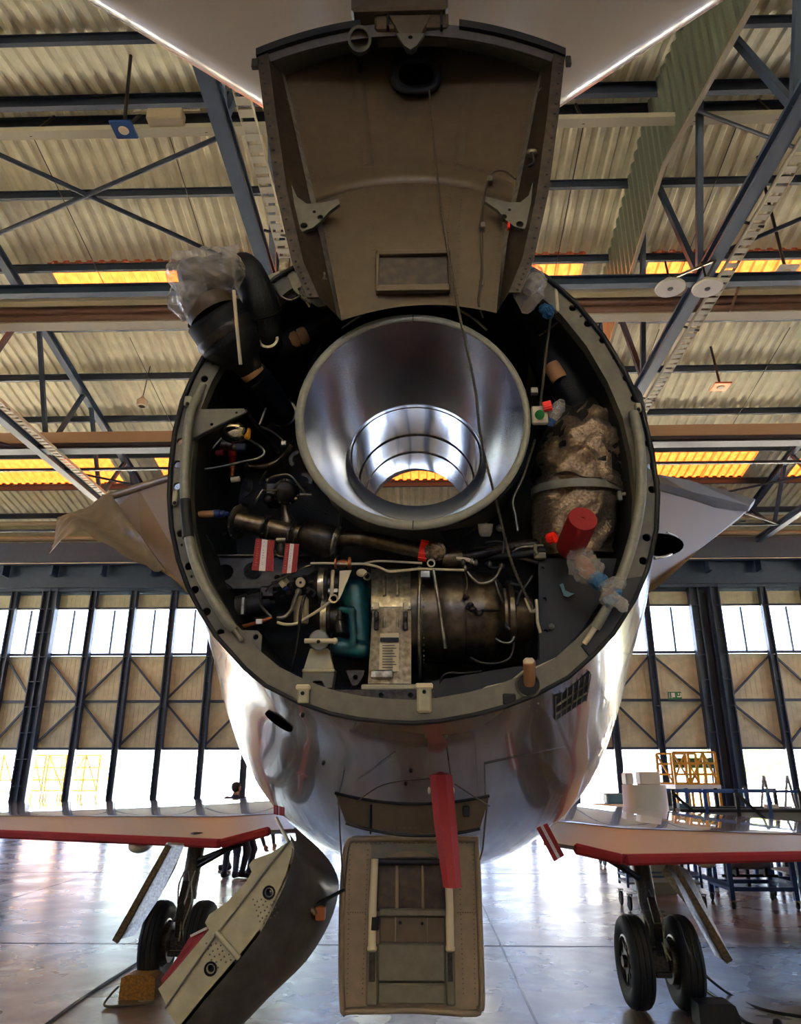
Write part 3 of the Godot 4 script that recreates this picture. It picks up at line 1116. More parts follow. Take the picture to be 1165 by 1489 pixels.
func fuselage(j: Node3D) -> void:
	var ds := [2.33, 2.9, 3.5, 4.3, 5.2, 6.5, 8.5, 14.0, 17.0, 19.0, 19.8]
	var raw := []
	for d in ds: raw.append(skin_ring(d))
	var rings := []
	for i in ds.size() - 1:                               # bent smoothly between the sections
		var m := 4 if i < 6 else 3
		for s in m:
			var ring := []
			var t := float(s) / m
			for k in 96:
				var a: Vector3 = raw[maxi(i - 1, 0)][k]
				var b: Vector3 = raw[i][k]
				var c: Vector3 = raw[i + 1][k]
				var e: Vector3 = raw[mini(i + 2, ds.size() - 1)][k]
				var sp: float = ds[i + 1] - ds[i]
				var m0: Vector3 = (c - a) / (ds[i + 1] - ds[maxi(i - 1, 0)]) * sp
				var m1: Vector3 = (e - b) / (ds[mini(i + 2, ds.size() - 1)] - ds[i]) * sp
				var p := b * (2 * t * t * t - 3 * t * t + 1) + m0 * (t * t * t - 2 * t * t + t) + c * (3 * t * t - 2 * t * t * t) + m1 * (t * t * t - t * t)
				p.z = -lerpf(ds[i], ds[i + 1], t)
				ring.append(p)
			rings.append(ring)
	rings.append(raw[-1])
	var st := geo()
	smooth(st)
	for i in rings.size() - 1:
		for k in 96:
			var z: float = -rings[i][0].z
			var top := k > 15 and k < 33 and z > 3.2 and z < 7.0   # the intake passes through the roof here
			if top: continue
			var k2 := (k + 1) % 96
			quad(st, rings[i][k], rings[i + 1][k], rings[i + 1][k2], rings[i][k2])
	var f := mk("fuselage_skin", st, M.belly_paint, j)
	# a fairing over the intake and the fin's root, hidden behind the raised door
	st = geo()
	var rr := []
	for q in [[2.75, .5, .55, 1.45], [3.6, .52, .62, 1.5], [4.4, .5, .62, 1.62], [4.86, .4, .42, 1.66], [4.88, .36, .38, 1.66]]:
		var ring := []
		for k in 36: ring.append(Vector3(cos(TAU * k / 36) * q[1], EYE + q[3] + sin(TAU * k / 36) * q[2], -q[0]))
		rr.append(ring)
	loft(st, rr, true, false)
	mk("intake_fairing", st, M.white_paint, j)
	st = geo()
	cbox(st, Vector3(0, EYE + 2.85, -3.3), Vector3(0.34, 1.2, 1.3), 0.08)
	mk("fin_root", st, M.white_paint, j)
	# details on the belly
	var lv := sub("louvre_vent", j)
	var c := [on_skin(806, 1012), on_skin(857, 976), on_skin(851, 1017), on_skin(807, 1047)]
	var nrm: Vector3 = ((c[1] - c[0]).cross(c[3] - c[0])).normalized()
	if nrm.z < 0: nrm = -nrm
	st = geo()
	slab(st, [c[0] + nrm * .004, c[1] + nrm * .004, c[2] + nrm * .004, c[3] + nrm * .004], -nrm * 0.03)
	mk("grille_recess", st, M.dark_blue, lv)
	for k in 7:
		st = geo()
		var t := k / 6.0
		beam(st, c[0].lerp(c[1], t) + nrm * .008, c[3].lerp(c[2], t) + nrm * .006, 0.0025, 0.006)
		mk("bar", st, M.steel, lv)
	for k in 2:
		st = geo()
		var t := (k + 1) / 3.0
		beam(st, c[0].lerp(c[3], t) + nrm * .008, c[1].lerp(c[2], t) + nrm * .006, 0.0025, 0.006)
		mk("bar", st, M.steel, lv)
	st = geo()                                            # dark slanting air slot
	var sl := []
	for k in 16:
		var a := TAU * k / 16
		sl.append(on_skin(405 + cos(a) * 19 - sin(a) * 2.6, 1049 + cos(a) * 13.5 + sin(a) * 4.2))
	var s2 := []
	for p in sl: s2.append(p + Vector3(0, -0.004, 0.006))
	slab(st, s2, Vector3(0.01, 0.02, -0.03))
	mk("air_slot", st, M.void, j)
	for q in [[647, 1070], [598, 1121], [590, 1140], [440, 1040], [470, 1110]]:
		st = geo()
		ball(st, on_skin(q[0], q[1]), Vector3.ONE * 0.008, 8, 6)
		mk("belly_fastener", st, M.dark_steel, j)
	# door lines on the belly
	st = geo()
	for q in [[[705, 1110, 820, 1085], 0], [[705, 1110, 706, 1160], 0], [[520, 1135, 575, 1095], 0], [[500, 1120, 490, 1170], 0]]:
		var a: Array = q[0]
		var pts := []
		for k in 7: pts.append(on_skin(lerpf(a[0], a[2], k / 6.0), lerpf(a[1], a[3], k / 6.0)) + Vector3(0, -0.002, 0.003))
		st = geo()
		tube(st, pts, 0.0014, 5)
		mk("panel_seam", st, M.dark_steel, j)

var skin_hits := []
func on_skin(px: float, py: float) -> Vector3:            # where the ray through a pixel meets the aft skin
	if skin_hits.is_empty():
		var ds := [2.33, 2.9, 3.5, 4.3, 5.2, 6.5]
		for d in ds: skin_hits.append(skin_ring(d))
	var o := Vector3(0, EYE, 0)
	var dir := (Q(px, py, 5.0) - o).normalized()
	var best := Q(px, py, 3.0)
	var near := 1e9
	for i in skin_hits.size() - 1:
		for k in 96:
			var k2 := (k + 1) % 96
			for t in [[skin_hits[i][k], skin_hits[i + 1][k], skin_hits[i + 1][k2]], [skin_hits[i][k], skin_hits[i + 1][k2], skin_hits[i][k2]]]:
				var h = Geometry3D.ray_intersects_triangle(o, dir, t[0], t[1], t[2])
				if h != null and o.distance_to(h) < near:
					near = o.distance_to(h)
					best = h
	return best

func tail_ring(j: Node3D) -> void:
	var r := sub("tail_ring", j)
	var outer := pp(RING, D0)
	var inner: PackedVector2Array = Geometry2D.offset_polygon(outer, -0.076)[0]
	# the flange, cut into two halves so that it has no keyhole, with its row of holes
	var holes := []
	for h in [[262, 641], [258, 674], [257, 706], [262, 775], [274, 823], [283, 857], [300, 889], [320, 920], [297, 550], [281, 585], [833, 447], [855, 470], [877, 494], [911, 549], [923, 579], [943, 644], [948, 677], [949, 711], [941, 781], [936, 815]]:
		var c := Q(h[0], h[1], D0)
		holes.append(disc(Vector2(c.x, c.y), 0.0135, 12))
	for h in [[310, 528], [845, 459], [917, 563], [265, 660], [264, 792], [278, 838], [893, 520], [930, 600]]:
		var c := Q(h[0], h[1], D0)
		holes.append(disc(Vector2(c.x, c.y), 0.005, 8))
	var st := geo()
	var hs := [inner]
	hs.append_array(holes)
	plate(st, outer, hs, -D0 - 0.004, 0.012)
	mk("ring_flange", st, M.primer, r)
	st = geo()                                            # the dark edge of the skin round the ring
	var a := []
	var b := []
	var c := []
	var o2: PackedVector2Array = Geometry2D.offset_polygon(outer, -0.012)[0]
	for i in outer.size():
		var nx := (outer[i] - Vector2(0, EYE + 1.04)).normalized() * 0.013
		a.append(Vector3(outer[i].x, outer[i].y, -D0 - 0.02))
		b.append(Vector3(outer[i].x, outer[i].y, -D0 + 0.012))
		c.append(Vector3(outer[i].x - nx.x, outer[i].y - nx.y, -D0 + 0.012))
	loft(st, [a, b, c, c.map(func(p): return p - Vector3(0, 0, 0.03))], true, false)
	mk("edge_seal", st, M.rubber, r)
	st = geo()                                            # inner lip that turns forward, then the dark lining
	a = []
	b = []
	for p in inner:
		a.append(Vector3(p.x, p.y, -D0 - 0.004))
		b.append(Vector3(p.x, p.y, -D0 - 0.05))
	loft(st, [a, b], true, false)
	mk("ring_lip", st, M.primer, r)
	st = geo()
	a = []
	for p in inner: a.append(Vector3(p.x * 0.985, lerpf(EYE + 1.04, p.y, 0.985), -2.96))
	loft(st, [b, a], true, false)
	mk("bay_lining", st, M.black, r)
	st = geo()                                            # back bulkhead with the hole for the duct
	var hole := PackedVector2Array()
	for k in 32:
		var p := Q(604 + cos(TAU * k / 32) * 116, 662 + sin(TAU * k / 32) * 104, 2.95)
		hole.append(Vector2(p.x, p.y))
	plate(st, inner, [hole], -2.95, 0.02)
	mk("bay_bulkhead", st, M.black, r)
	# pipes that follow the ring's inner edge
	TB("drain_pipe", [296,560,2.34, 283,585,2.32, 276,605,2.30, 271,645,2.30, 268,690,2.30, 269,728,2.30], 6.3, M.ring_grey, r, 12)
	TB("pipe_wrap", [269,727,2.30, 271,752,2.30, 274,782,2.30], 8.5, M.rubber, r, 12)
	TB("drain_pipe", [274,780,2.30, 284,820,2.30, 303,860,2.30, 326,898,2.30, 340,915,2.31], 7.0, M.ring_grey, r, 12)
	TB("pipe_tail", [338,912,2.31, 347,924,2.31, 351,931,2.32], 3.4, M.ring_grey, r, 8)
	TB("drain_pipe", [921,600,2.31, 929,635,2.30, 933,685,2.30, 931,735,2.30, 921,785,2.30, 905,835,2.30, 895,858,2.30], 7.2, M.ring_grey, r, 12)
	TB("drain_pipe", [885,879,2.30, 874,900,2.30, 866,913,2.31], 7.0, M.ring_grey, r, 12)
	TB("pipe_tail", [868,909,2.31, 858,924,2.31, 850,936,2.32], 4.2, M.bone, r, 8)
	for q in [[258, 712, 249, 734], [931, 700, 941, 722], [924, 585, 934, 598], [268, 575, 277, 590]]:
		BX("clip", q[0], q[1], q[2], q[3], 2.315, 0.02, M.primer_pale, r, 0.004)
		BL("bolt", (q[0] + q[2]) / 2.0, q[3] - 3, 2.30, [3, 3, 3], M.dark_steel, r, 0.0, 8)
	# gussets and lower bulkhead in pale primer
	_clipped(outer, "gusset", [308,925, 346,916, 375,917, 381,924, 379,955, 415,996, 400,999, 366,972, 340,946], 2.34, 0.012, M.primer, r, [[372, 926, 4], [371, 972, 4]])
	BX("gusset_rib", 356, 930, 360, 958, 2.34, 0.03, M.primer, r, 0.002)
	_clipped(outer, "lower_bulkhead", [425,1004, 440,1019, 470,1018, 628,1018, 628,1056, 560,1052, 500,1043, 450,1027], 2.345, 0.012, M.primer_pale, r)
	_clipped(outer, "lower_bulkhead", [626,1021, 657,1018, 686,1009, 708,998, 742,990, 760,975, 782,968, 804,958, 822,948, 833,940, 846,930, 860,912, 884,935, 868,970, 828,1008, 784,1032, 734,1046, 680,1053, 626,1056], 2.34, 0.012, M.primer_pale, r, [[768, 996, 15.5]])
	PL("dark_web", [560,1004, 660,985, 760,968, 845,935, 842,950, 800,970, 742,996, 690,1015, 636,1024, 560,1024], 2.41, 0.012, M.dark_blue, r)
	st = geo()
	var rv := []
	for k in 12: rv.append(Q(540 + k * 7.5, 1036 + (k % 3) * 0.5, 2.343))
	for k in 6: rv.append(Q(540 + k * 15, 1030, 2.343))
	for k in 14: rv.append(Q(640 + k * 13, 1046 - k * k * 0.19, 2.337))
	rivets(st, rv, 0.0035)
	tag(mk("rivet", st, M.primer, r), "", "", "", "stuff")
	_clipped(outer, "edge_doubler", [899,843, 960,834, 940,880, 900,935, 864,962, 846,939, 866,905, 884,875], 2.326, 0.008, M.fire_wall, r)
	LT("mast_cup", [768,996,2.335], [768,996,2.315], [[0, 19], [0.9, 18.5], [1, 16.5], [0.6, 15]], M.primer, r)
	LT("cup_floor", [768,996,2.335], [768,996,2.322], [[0, 15.5], [1, 15.5], [1, 0.1]], M.black, r)
	LT("drain_mast", [770,994,2.33], [770,960,2.27], [[0, 8.5], [0.75, 8.5], [0.9, 9], [0.97, 7.5], [1.0, 0.1]], M.tan, r)
	BX("mast_tip", 762, 956, 778, 967, 2.262, 0.03, M.bone, r, 0.006)
	BX("vent_box", 731, 1008, 751, 1025, 2.33, 0.03, M.black, r)
	for q in [[432, 996, 448, 1024], [606, 994, 628, 1036]]:
		BX("rail_clamp", q[0], q[1], q[2], q[3], 2.315, 0.03, M.primer_pale, r, 0.006)
		BX("clamp_cap", q[0] - 2, q[1] - 1, q[2] + 2, q[1] + 7, 2.31, 0.035, M.bone, r, 0.004)
		BL("bolt", (q[0] + q[2]) / 2.0, q[1] + 12, 2.31, [3, 3, 3], M.black, r, 0.0, 8)
	PL("mount_rail", [430,1003, 634,1003, 634,1018, 430,1018], 2.335, 0.05, M.dark_steel, r, [[459, 1011, 3.6], [504, 1011, 4.2], [554, 1011, 3.8], [597, 1011, 4]])

func _clipped(ring: PackedVector2Array, called: String, a: Array, d: float, thick: float, m: Material, parent: Node, holes := []) -> void:   # a plate trimmed to the ring's outline
	var st := geo()
	var hs := []
	for h in holes:
		var c := Q(h[0], h[1], d)
		hs.append(disc(Vector2(c.x, c.y), h[2] * mpp(d, h[1])))
	plate(st, Geometry2D.intersect_polygons(pp(a, d), Geometry2D.offset_polygon(ring, -0.006)[0])[0], hs, -d, thick)
	mk(called, st, m, parent)

func ellipse(cx: float, cy: float, rx: float, ry: float, d: float, n := 64) -> Array:
	var r := []
	for k in n: r.append(Q(cx + cos(TAU * k / n) * rx, cy + sin(TAU * k / n) * ry, d))
	return r

func intake_duct(j: Node3D) -> void:
	var t := sub("intake_duct", j)
	var st := geo()
	loft(st, [ellipse(600.5, 614, 171.5, 157, 2.40), ellipse(600.5, 614, 171.5, 157, 2.305)], true, false)
	loft(st, [ellipse(600.5, 614, 171.5, 157, 2.305), ellipse(600.5, 614, 170, 155.5, 2.30), ellipse(602, 612, 161.5, 146.5, 2.30), ellipse(602, 612, 160, 145, 2.304)], true, false)
	mk("duct_ring", st, M.ring_grey, t)
	st = geo()
	for y in [[457, 470], [757, 771]]:
		var p := [Q(601, y[0], 2.298), Q(600, y[1], 2.298)]
		beam(st, p[0], p[1], 0.003, 0.004)
	mk("ring_joint", st, M.black, t)
	st = geo()
	var secs := []
	for q in [[602, 612, 160, 145, 2.304], [602.5, 626, 146, 131, 2.45], [603, 642, 130, 115, 2.62], [604, 657, 115, 100, 2.80], [605, 672, 101, 85, 3.0]]: secs.append(ellipse(q[0], q[1], q[2], q[3], q[4], 80))
	loft(st, secs, true, false)
	mk("duct_liner", st, M.liner_metal, t)
	st = geo()
	loft(st, [ellipse(605, 672, 101, 85, 3.0, 80), ellipse(605, 668, 99, 80, 3.005, 80), ellipse(605, 662, 96, 73.5, 3.04, 80)], true, false)
	mk("duct_lip", st, M.duct_grey, t)
	st = geo()
	secs = []
	for q in [[605, 662, 96, 73.5, 3.04], [605.5, 676, 91, 71, 3.3], [606, 695, 85, 69, 3.65], [606.5, 716, 78, 66, 4.05], [607, 735, 71, 64, 4.5], [607, 745, 68, 63, 4.85]]: secs.append(ellipse(q[0], q[1], q[2], q[3], q[4], 80))
	loft(st, secs, true, false)
	mk("duct_throat", st, M.duct_metal, t)
	st = geo()                                            # seams and frame inside the throat
	for q in [[605, 664.5, 94, 72.5, 3.1], [606.2, 700, 82.5, 67, 3.75], [606.6, 722, 75, 64, 4.2]]:
		var e := ellipse(q[0], q[1], q[2], q[3], q[4], 48)
		e.append(e[0])
		tube(st, e, 0.004, 5, false)
	mk("throat_seam", st, M.steel, t)
	# fittings on the ring at right
	BX("ring_lug", 772, 563, 783, 571, 2.31, 0.02, M.ring_grey, t, 0.002)
	BX("ring_bracket", 773, 590, 798, 615, 2.31, 0.02, M.bone, t, 0.004)
	LT("bracket_disc", [785,603,2.30], [785,603,2.295], [[0, 7], [1, 7], [1, 0.1]], M.exit_green, t, 14)

func foil(ch: Vector3, t: float, n := 20) -> Array:       # closed wing section: [share of the chord, height share]
	var r := []
	for k in n:
		var a := TAU * k / n
		var x := 0.5 + 0.5 * cos(a)
		var y := sin(a) * (0.5 + 0.5 * pow(1.0 - x, 0.6)) * sqrt(maxf(1.0 - x, 0.0)) * 1.15 if x > 0.5 else sin(a) * 0.92
		r.append([x, y * t / 2])
	return r

func stabilizer(j: Node3D) -> void:
	var st := geo()
	var rings := []
	for i in 17:
		var x := lerpf(-3.6, 3.6, i / 16.0)
		var ax := absf(x)
		var le := -3.66 + 0.895 * ax
		var te := -1.0 + 0.45 * ax
		var y := EYE + 3.33 - 0.03 * ax
		var ring := []
		for q in foil(Vector3(), 0.24):
			ring.append(Vector3(x, y + q[1] * (1.0 - 0.12 * ax), lerpf(le, te, q[0])))
		rings.append(ring)
	loft(st, rings)
	mk("stabilizer", st, M.white_paint, j)

func dpoint(tab: Array, v: float) -> Vector2:
	var n := tab.size() / 2 - 1
	var i := mini(int(v * n), n - 1)
	var t := v * n - i
	return Vector2(lerpf(tab[2 * i], tab[2 * i + 2], t), lerpf(tab[2 * i + 1], tab[2 * i + 3], t))

func upper_door(j: Node3D) -> void:
	var t := sub("access_door", j)
	var OL := [372,70, 384,165, 401,280, 424,380, 447,432]
	var OR := [823,70, 813,165, 798,280, 777,375, 757,425]
	var IL := [414,110, 437,200, 458,288, 472,340, 497,466]
	var IR := [785,106, 765,200, 745,288, 733,340, 722,455]
	var inn := func(u: float, v: float, off: float) -> Vector3:
		var a := dpoint(IL, v)
		var b := dpoint(IR, v)
		var p := a.lerp(b, u)
		var e := 1.0 - pow(2 * u - 1, 2)
		p.y -= e * lerpf(41.0, 17.0, v)
		return Q(p.x, p.y, lerpf(2.27, 2.215, v) + lerpf(0.12, 0.04, v) * e + off)
	var st := geo()
	sheet(st, 24, 24, func(u, v): return inn.call(u, v, 0.0), Vector3(0, 0.003, -0.008))
	mk("inner_skin", st, M.door_skin, t)
	# flanges: the outer rim at d 2.16
	for s in [0, 1]:
		var O: Array = OL if s == 0 else OR
		var I: Array = IL if s == 0 else IR
		var sg := 1.0 if s == 0 else -1.0
		st = geo()
		sheet(st, 1, 16, func(u, v):
			var p := dpoint(O, v)
			return Q(p.x + sg * u * 17.0, p.y, 2.16), Vector3(0, 0, -0.012))
		mk("side_flange", st, M.door_frame, t)
		st = geo()
		sheet(st, 2, 16, func(u, v):
			var p := dpoint(O, v)
			var q := dpoint(I, v)
			return Q(p.x + sg * 17.0, p.y, 2.17).lerp(Q(q.x, q.y, 2.27), u), Vector3(0, 0, -0.006))
		mk("side_wall", st, M.door_frame, t)
		st = geo()                                        # the strip of bright metal on the inner wall
		sheet(st, 1, 16, func(u, v):
			var p := dpoint(O, v)
			var q := dpoint(I, v)
			return Q(p.x + sg * 17.0, p.y, 2.165).lerp(Q(q.x, q.y, 2.262), lerpf(0.80, 1.03, u)), Vector3(0, 0, -0.003))
		mk("wall_strip", st, M.bright_strip, t)
		st = geo()
		var rv := []
		for k in 26:
			var p := dpoint(O, (k + 0.5) / 26.0)
			rv.append(Q(p.x + sg * 6.0, p.y, 2.157))
		rivets(st, rv, 0.0055)
		tag(mk("flange_rivet", st, M.black, t), "", "", "", "stuff")
	# arched top: dark rim in two halves round the hinge, pale web below it
	var arc := func(x: float, off: float) -> float: return 23.0 + 47.0 * pow((x - 598.0) / 226.0, 2) + off
	for q in [[372.0, 524.0], [668.0, 823.0]]:
		st = geo()
		sheet(st, 12, 1, func(u, v):
			var x: float = lerpf(q[0], q[1], u)
			return Q(x, arc.call(x, v * 10.0), 2.15), Vector3(0, 0, -0.03))
		mk("top_seal", st, M.rubber, t)
	st = geo()
	sheet(st, 28, 2, func(u, v):
		var x := lerpf(378.0, 818.0, u)
		return Q(x, arc.call(x, 10.0 + v * 18.0), 2.16 + 0.02 * v), Vector3(0, 0, -0.01))
	mk("top_rim", st, M.door_frame, t)
	st = geo()
	sheet(st, 28, 3, func(u, v):
		var x0 := lerpf(396.0, 802.0, u)
		var a: Vector3 = Q(x0, arc.call(x0, 28.0), 2.175)
		return a.lerp(inn.call(u, 0.0, -0.004), v), Vector3(0, 0.004, -0.004))
	mk("top_web", st, M.primer, t)
	# stiffeners
	st = geo()
	sheet(st, 24, 4, func(u, v):
		var w: float = lerpf(0.44, 0.53, v)
		return inn.call(u, w, -0.014 * sin(PI * v)), Vector3(0, 0, -0.002))
	mk("cross_stiffener", st, M.door_skin, t)
	for s in [0.28, 0.72]:
		st = geo()
		sheet(st, 3, 20, func(u, v): return inn.call(s + (u - 0.5) * 0.045, lerpf(0.05, 0.43, v), -0.006 * sin(PI * u)), Vector3(0, 0, -0.002))
		mk("stiffener", st, M.door_skin, t)
	st = geo()
	var rv := []
	for k in 34:
		for w in [0.425, 0.545]: rv.append(inn.call((k + 0.5) / 34.0, w, -0.002))
	for k in 44:
		for u in [0.02, 0.98, 0.25, 0.31, 0.69, 0.75]: rv.append(inn.call(u, (k + 0.5) / 44.0, -0.002))
	for k in 34: rv.append(inn.call((k + 0.5) / 34.0, 0.02, -0.002))
	rivets(st, rv, 0.0032)
	tag(mk("skin_rivet", st, M.door_skin, t), "", "", "", "stuff")
	# oval port with a rubber collar
	st = geo()
	var rr := []
	for q in [[38.0, 30.0, 0.0], [37.0, 29.0, -0.02], [30.0, 22.0, -0.03], [26.0, 17.0, -0.02], [25.0, 16.0, 0.0]]:
		var ring := []
		for k in 40:
			var a := TAU * k / 40
			var e := 2.0 / 2.6
			ring.append(Q(605 + q[0] * signf(cos(a)) * pow(absf(cos(a)), e), 108 + q[1] * signf(sin(a)) * pow(absf(sin(a)), e), 2.35 + q[2]))
		rr.append(ring)
	loft(st, rr, true, false)
	mk("port_collar", st, M.rubber, t)
	st = geo()
	slab(st, rr[-1].map(func(p): return p + Vector3(0, 0, -0.004)), Vector3(0, 0, -0.006))
	mk("port_recess", st, M.void, t)
	# buffer cup
	LT("buffer_cup", [523,62,2.22], [523,56,2.17], [[0, 17], [1, 17], [1, 13], [0.2, 13], [0.2, 0.1]], M.primer, t)
	# hinge
	BX("hinge_beam", 511, -12, 652, 10, 2.12, 0.12, M.door_skin, t, 0.01)
	BX("hinge_block", 545, 8, 653, 36, 2.15, 0.10, M.door_skin, t, 0.01)
	PL("hinge_lug", [566,22, 626,22, 614,46, 605,66, 598,70, 590,66, 580,46], 2.14, 0.03, M.door_skin, t, [[597, 54, 3.5]])
	PL("hinge_plate", [576,48, 618,48, 606,66, 597,72, 588,66], 2.13, 0.012, M.primer, t, [[597, 54, 3.5]])
	for x in [562.0, 640.0]: BX("hinge_rib", x, 12, x + 4, 36, 2.14, 0.03, M.black, t, 0.002)
	# horn brackets left and right, each with a lightening hole
	PL("horn_bracket", [424,268, 432,286, 446,296, 462,296, 492,289, 494,296, 486,302, 478,308, 466,322, 455,331, 440,336, 432,330], 2.185, 0.016, M.primer, t, [[442, 328, 5.5], [457, 308, 2.5], [466, 316, 4.5]])
	PL("horn_bracket", [775,264, 769,284, 757,294, 740,294, 707,286, 706,293, 715,299, 724,305, 736,320, 748,329, 762,333, 770,326], 2.185, 0.016, M.primer, t, [[756, 326, 5.5], [741, 305, 2.5], [733, 315, 4.5]])
	BX("stop_pad", 738, 322, 742, 330, 2.17, 0.02, M.orange_cap, t, 0.002)
	for s in [[388, 128, 417, 146], [812, 112, 782, 134]]: TB("corner_brace", [s[0], s[1], 2.17, s[2], s[3], 2.25], 2.6, M.bright_strip, t, 6, false)
	for s in [[366, 84, 375, 96], [832, 80, 823, 92]]: BX("corner_stop", minf(s[0], s[2]), s[1], maxf(s[0], s[2]), s[3], 2.15, 0.02, M.door_frame, t, 0.003)
	# shallow framed recess near the bottom
	st = geo()
	for q in [[547, 367, 655, 371], [547, 417, 655, 424], [547, 367, 551, 424], [651, 367, 655, 424]]:
		var a := Q(q[0], q[1], 2.236)
		var b := Q(q[2], q[3], 2.236)
		cbox(st, (a + b) / 2, Vector3(b.x - a.x, a.y - b.y, 0.025), 0.002)
	mk("recess_frame", st, M.door_skin, t)
	BX("recess_plate", 550, 370, 652, 418, 2.24, 0.006, M.door_frame, t, 0.002)
	# catch and wiring on the right
	BL("catch", 773, 222, 2.19, [9, 6, 6], M.steel, t, 0.0, 10)
	TB("catch_link", [773,222,2.18, 776,236,2.18, 768,242,2.19], 2.4, M.dark_steel, t, 6)
	TB("harness", [750,260,2.2, 733,248,2.22, 714,254,2.24, 703,290,2.25, 700,330,2.25, 701,390,2.235, 699,412,2.23, 696,440,2.225, 702,462,2.27], 1.7, M.cord, t, 6)
	for q in [[713, 258], [702, 326], [700, 411]]: BX("harness_clamp", q[0] - 4, q[1] - 4, q[0] + 4, q[1] + 4, 2.23, 0.03, M.primer, t, 0.003)
	TB("edge_cable", [497,478,2.33, 520,462,2.32, 545,446,2.315, 568,440,2.31, 600,439,2.31, 636,440,2.31, 665,449,2.315, 690,464,2.32, 708,480,2.33], 1.8, M.primer, t, 6)
	for x in [566, 637]: BX("cable_clip", x - 6, 435, x + 6, 443, 2.305, 0.02, M.primer, t, 0.002)
	st = geo()
	slab(st, [Q(520, 84, 2.34), Q(527, 96, 2.345), Q(525, 106, 2.35), Q(520, 103, 2.35)], Vector3(0, 0, -0.004))
	mk("torn_sealant", st, M.black, t)

func pylons(j: Node3D) -> void:
	for s in [-1, 1]:
		var st := geo()
		var p := sub("engine_pylon", j)
		if s < 0:
			slab(st, QA([262,690,3.0, 200,708,3.25, 150,724,3.45, 165,745,3.4, 205,792,3.15, 226,826,3.0, 250,840,2.95, 272,862,2.85, 300,880,2.8, 300,690,2.85]), Vector3(0, 0.10, -0.35))
			mk("lower_skin", st, M.pylon_paint, p)
			TB("top_edge", [262,690,2.99, 200,709,3.24, 150,725,3.44], 6.0, M.pylon_paint, p, 8)
		else:
			slab(st, QA([930,690,2.85, 960,700,2.95, 1030,716,3.3, 1095,735,3.55, 1072,757,3.45, 1020,797,3.2, 964,848,2.9, 936,868,2.8, 910,880,2.8, 900,700,2.8]), Vector3(0, 0.10, -0.35))
			mk("lower_skin", st, M.pylon_paint, p)
			st = geo()
			slab(st, QA([955,700,2.93, 1000,708,3.10, 1096,734,3.53, 1088,744,3.48, 1040,738,3.28, 1000,724,3.1, 958,712,2.93]), Vector3(0, 0.02, 0.03))
			mk("edge_band", st, M.door_skin, p)
			st = geo()
			var o := []
			for k in 20:
				var a := TAU * k / 20
				o.append(Q(954 + cos(a) * 34, 791 + sin(a) * 16, 2.86 + cos(a) * 0.09 + 0.02))
			slab(st, o, Vector3(0, -0.02, 0.05))
			mk("duct_opening", st, M.void, p)
			TB("opening_rim", [952,812,2.80, 968,809,2.84, 980,803,2.9, 988,793,2.94, 984,781,2.93, 970,775,2.88], 2.2, M.white_paint, p, 7)
			LT("tab", [1030,722,3.36], [1054,714,3.5], [[0, 9], [0.8, 9], [0.95, 6], [1, 0.1]], M.door_skin, p, 12)
			BX("probe_fin", 905, 925, 916, 962, 3.5, 0.03, M.door_skin, p)

func _camber(x: float, s: float) -> float:               # the wing's upper side is nearly flat, its belly full
	var e := 2.0 * sqrt(maxf(x * (1.0 - x), 0.0))
	return 0.06 * e if s > 0 else -0.6 * e

func wing_loft(j: Node3D, s: int, TE: Array, HG: Array, LE: Array, thick: Array) -> void:
	var st := geo()
	var rings := []
	var rings2 := []
	var n := TE.size()
	for i in n:
		var ring := []
		var ring2 := []
		var t: Vector3 = TE[i]
		var l: Vector3 = LE[i]
		for q in foil(Vector3(), 1.0, 28):
			ring.append(l.lerp(HG[i], q[0]) + Vector3(0, _camber(q[0], q[1]) * thick[i] - 0.10 * q[0] * (1.0 if q[1] < 0 else 0.0), 0))
			ring2.append(HG[i].lerp(t, q[0]) + Vector3(0, (0.0 if q[1] >= 0 else -0.07) * minf(1.0, 6.0 * (1.0 - q[0])), 0))
		rings.append(ring)
		rings2.append(ring2)
	loft(st, rings)
	var st2 := geo()
	loft(st2, rings2)
	var w := sub("wing", j)
	mk("wing_skin", st, M.wing_paint, w)
	mk("trailing_flap", st2, M.flap_paint, w)
	for f in [0.0]:                                   # the gap ahead of the flap
		st = geo()
		var p := []
		for i in n:
			p.append(HG[i])
		tube(st, p, 0.006, 5)
		mk("flap_gap", st, M.dark_steel, w)

func wings(j: Node3D) -> void:
	wing_loft(j, -1, [Q(430, 1205, 7.9), Q(395, 1207, 7.95), Q(322, 1226, 7.9), Q(0, 1212, 8.9), Q(-300, 1200, 10.2), Q(-520, 1190, 11.4)],
		[Q(430, 1184, 8.65), Q(395, 1184, 8.7), Q(322, 1188, 8.7), Q(0, 1187, 9.6), Q(-300, 1186, 10.8), Q(-520, 1182, 11.9)],
		[Q(430, 1158, 12.2), Q(390, 1160, 12.2), Q(322, 1162, 12.4), Q(0, 1168, 13.6), Q(-300, 1170, 14.2), Q(-520, 1170, 14.6)], [0.36, 0.35, 0.33, 0.26, 0.2, 0.14])
	wing_loft(j, 1, [Q(790, 1222, 6.9), Q(833, 1230, 6.9), Q(905, 1247, 6.85), Q(1165, 1241, 7.5), Q(1500, 1232, 8.6), Q(1750, 1226, 9.8)],
		[Q(790, 1194, 7.6), Q(833, 1197, 7.6), Q(905, 1205, 7.6), Q(1165, 1214, 8.2), Q(1500, 1213, 9.3), Q(1750, 1212, 10.4)],
		[Q(790, 1166, 10.8), Q(833, 1168, 10.9), Q(905, 1174, 11.0), Q(1165, 1194, 11.8), Q(1500, 1200, 12.8), Q(1750, 1204, 13.4)], [0.36, 0.35, 0.33, 0.26, 0.2, 0.14])

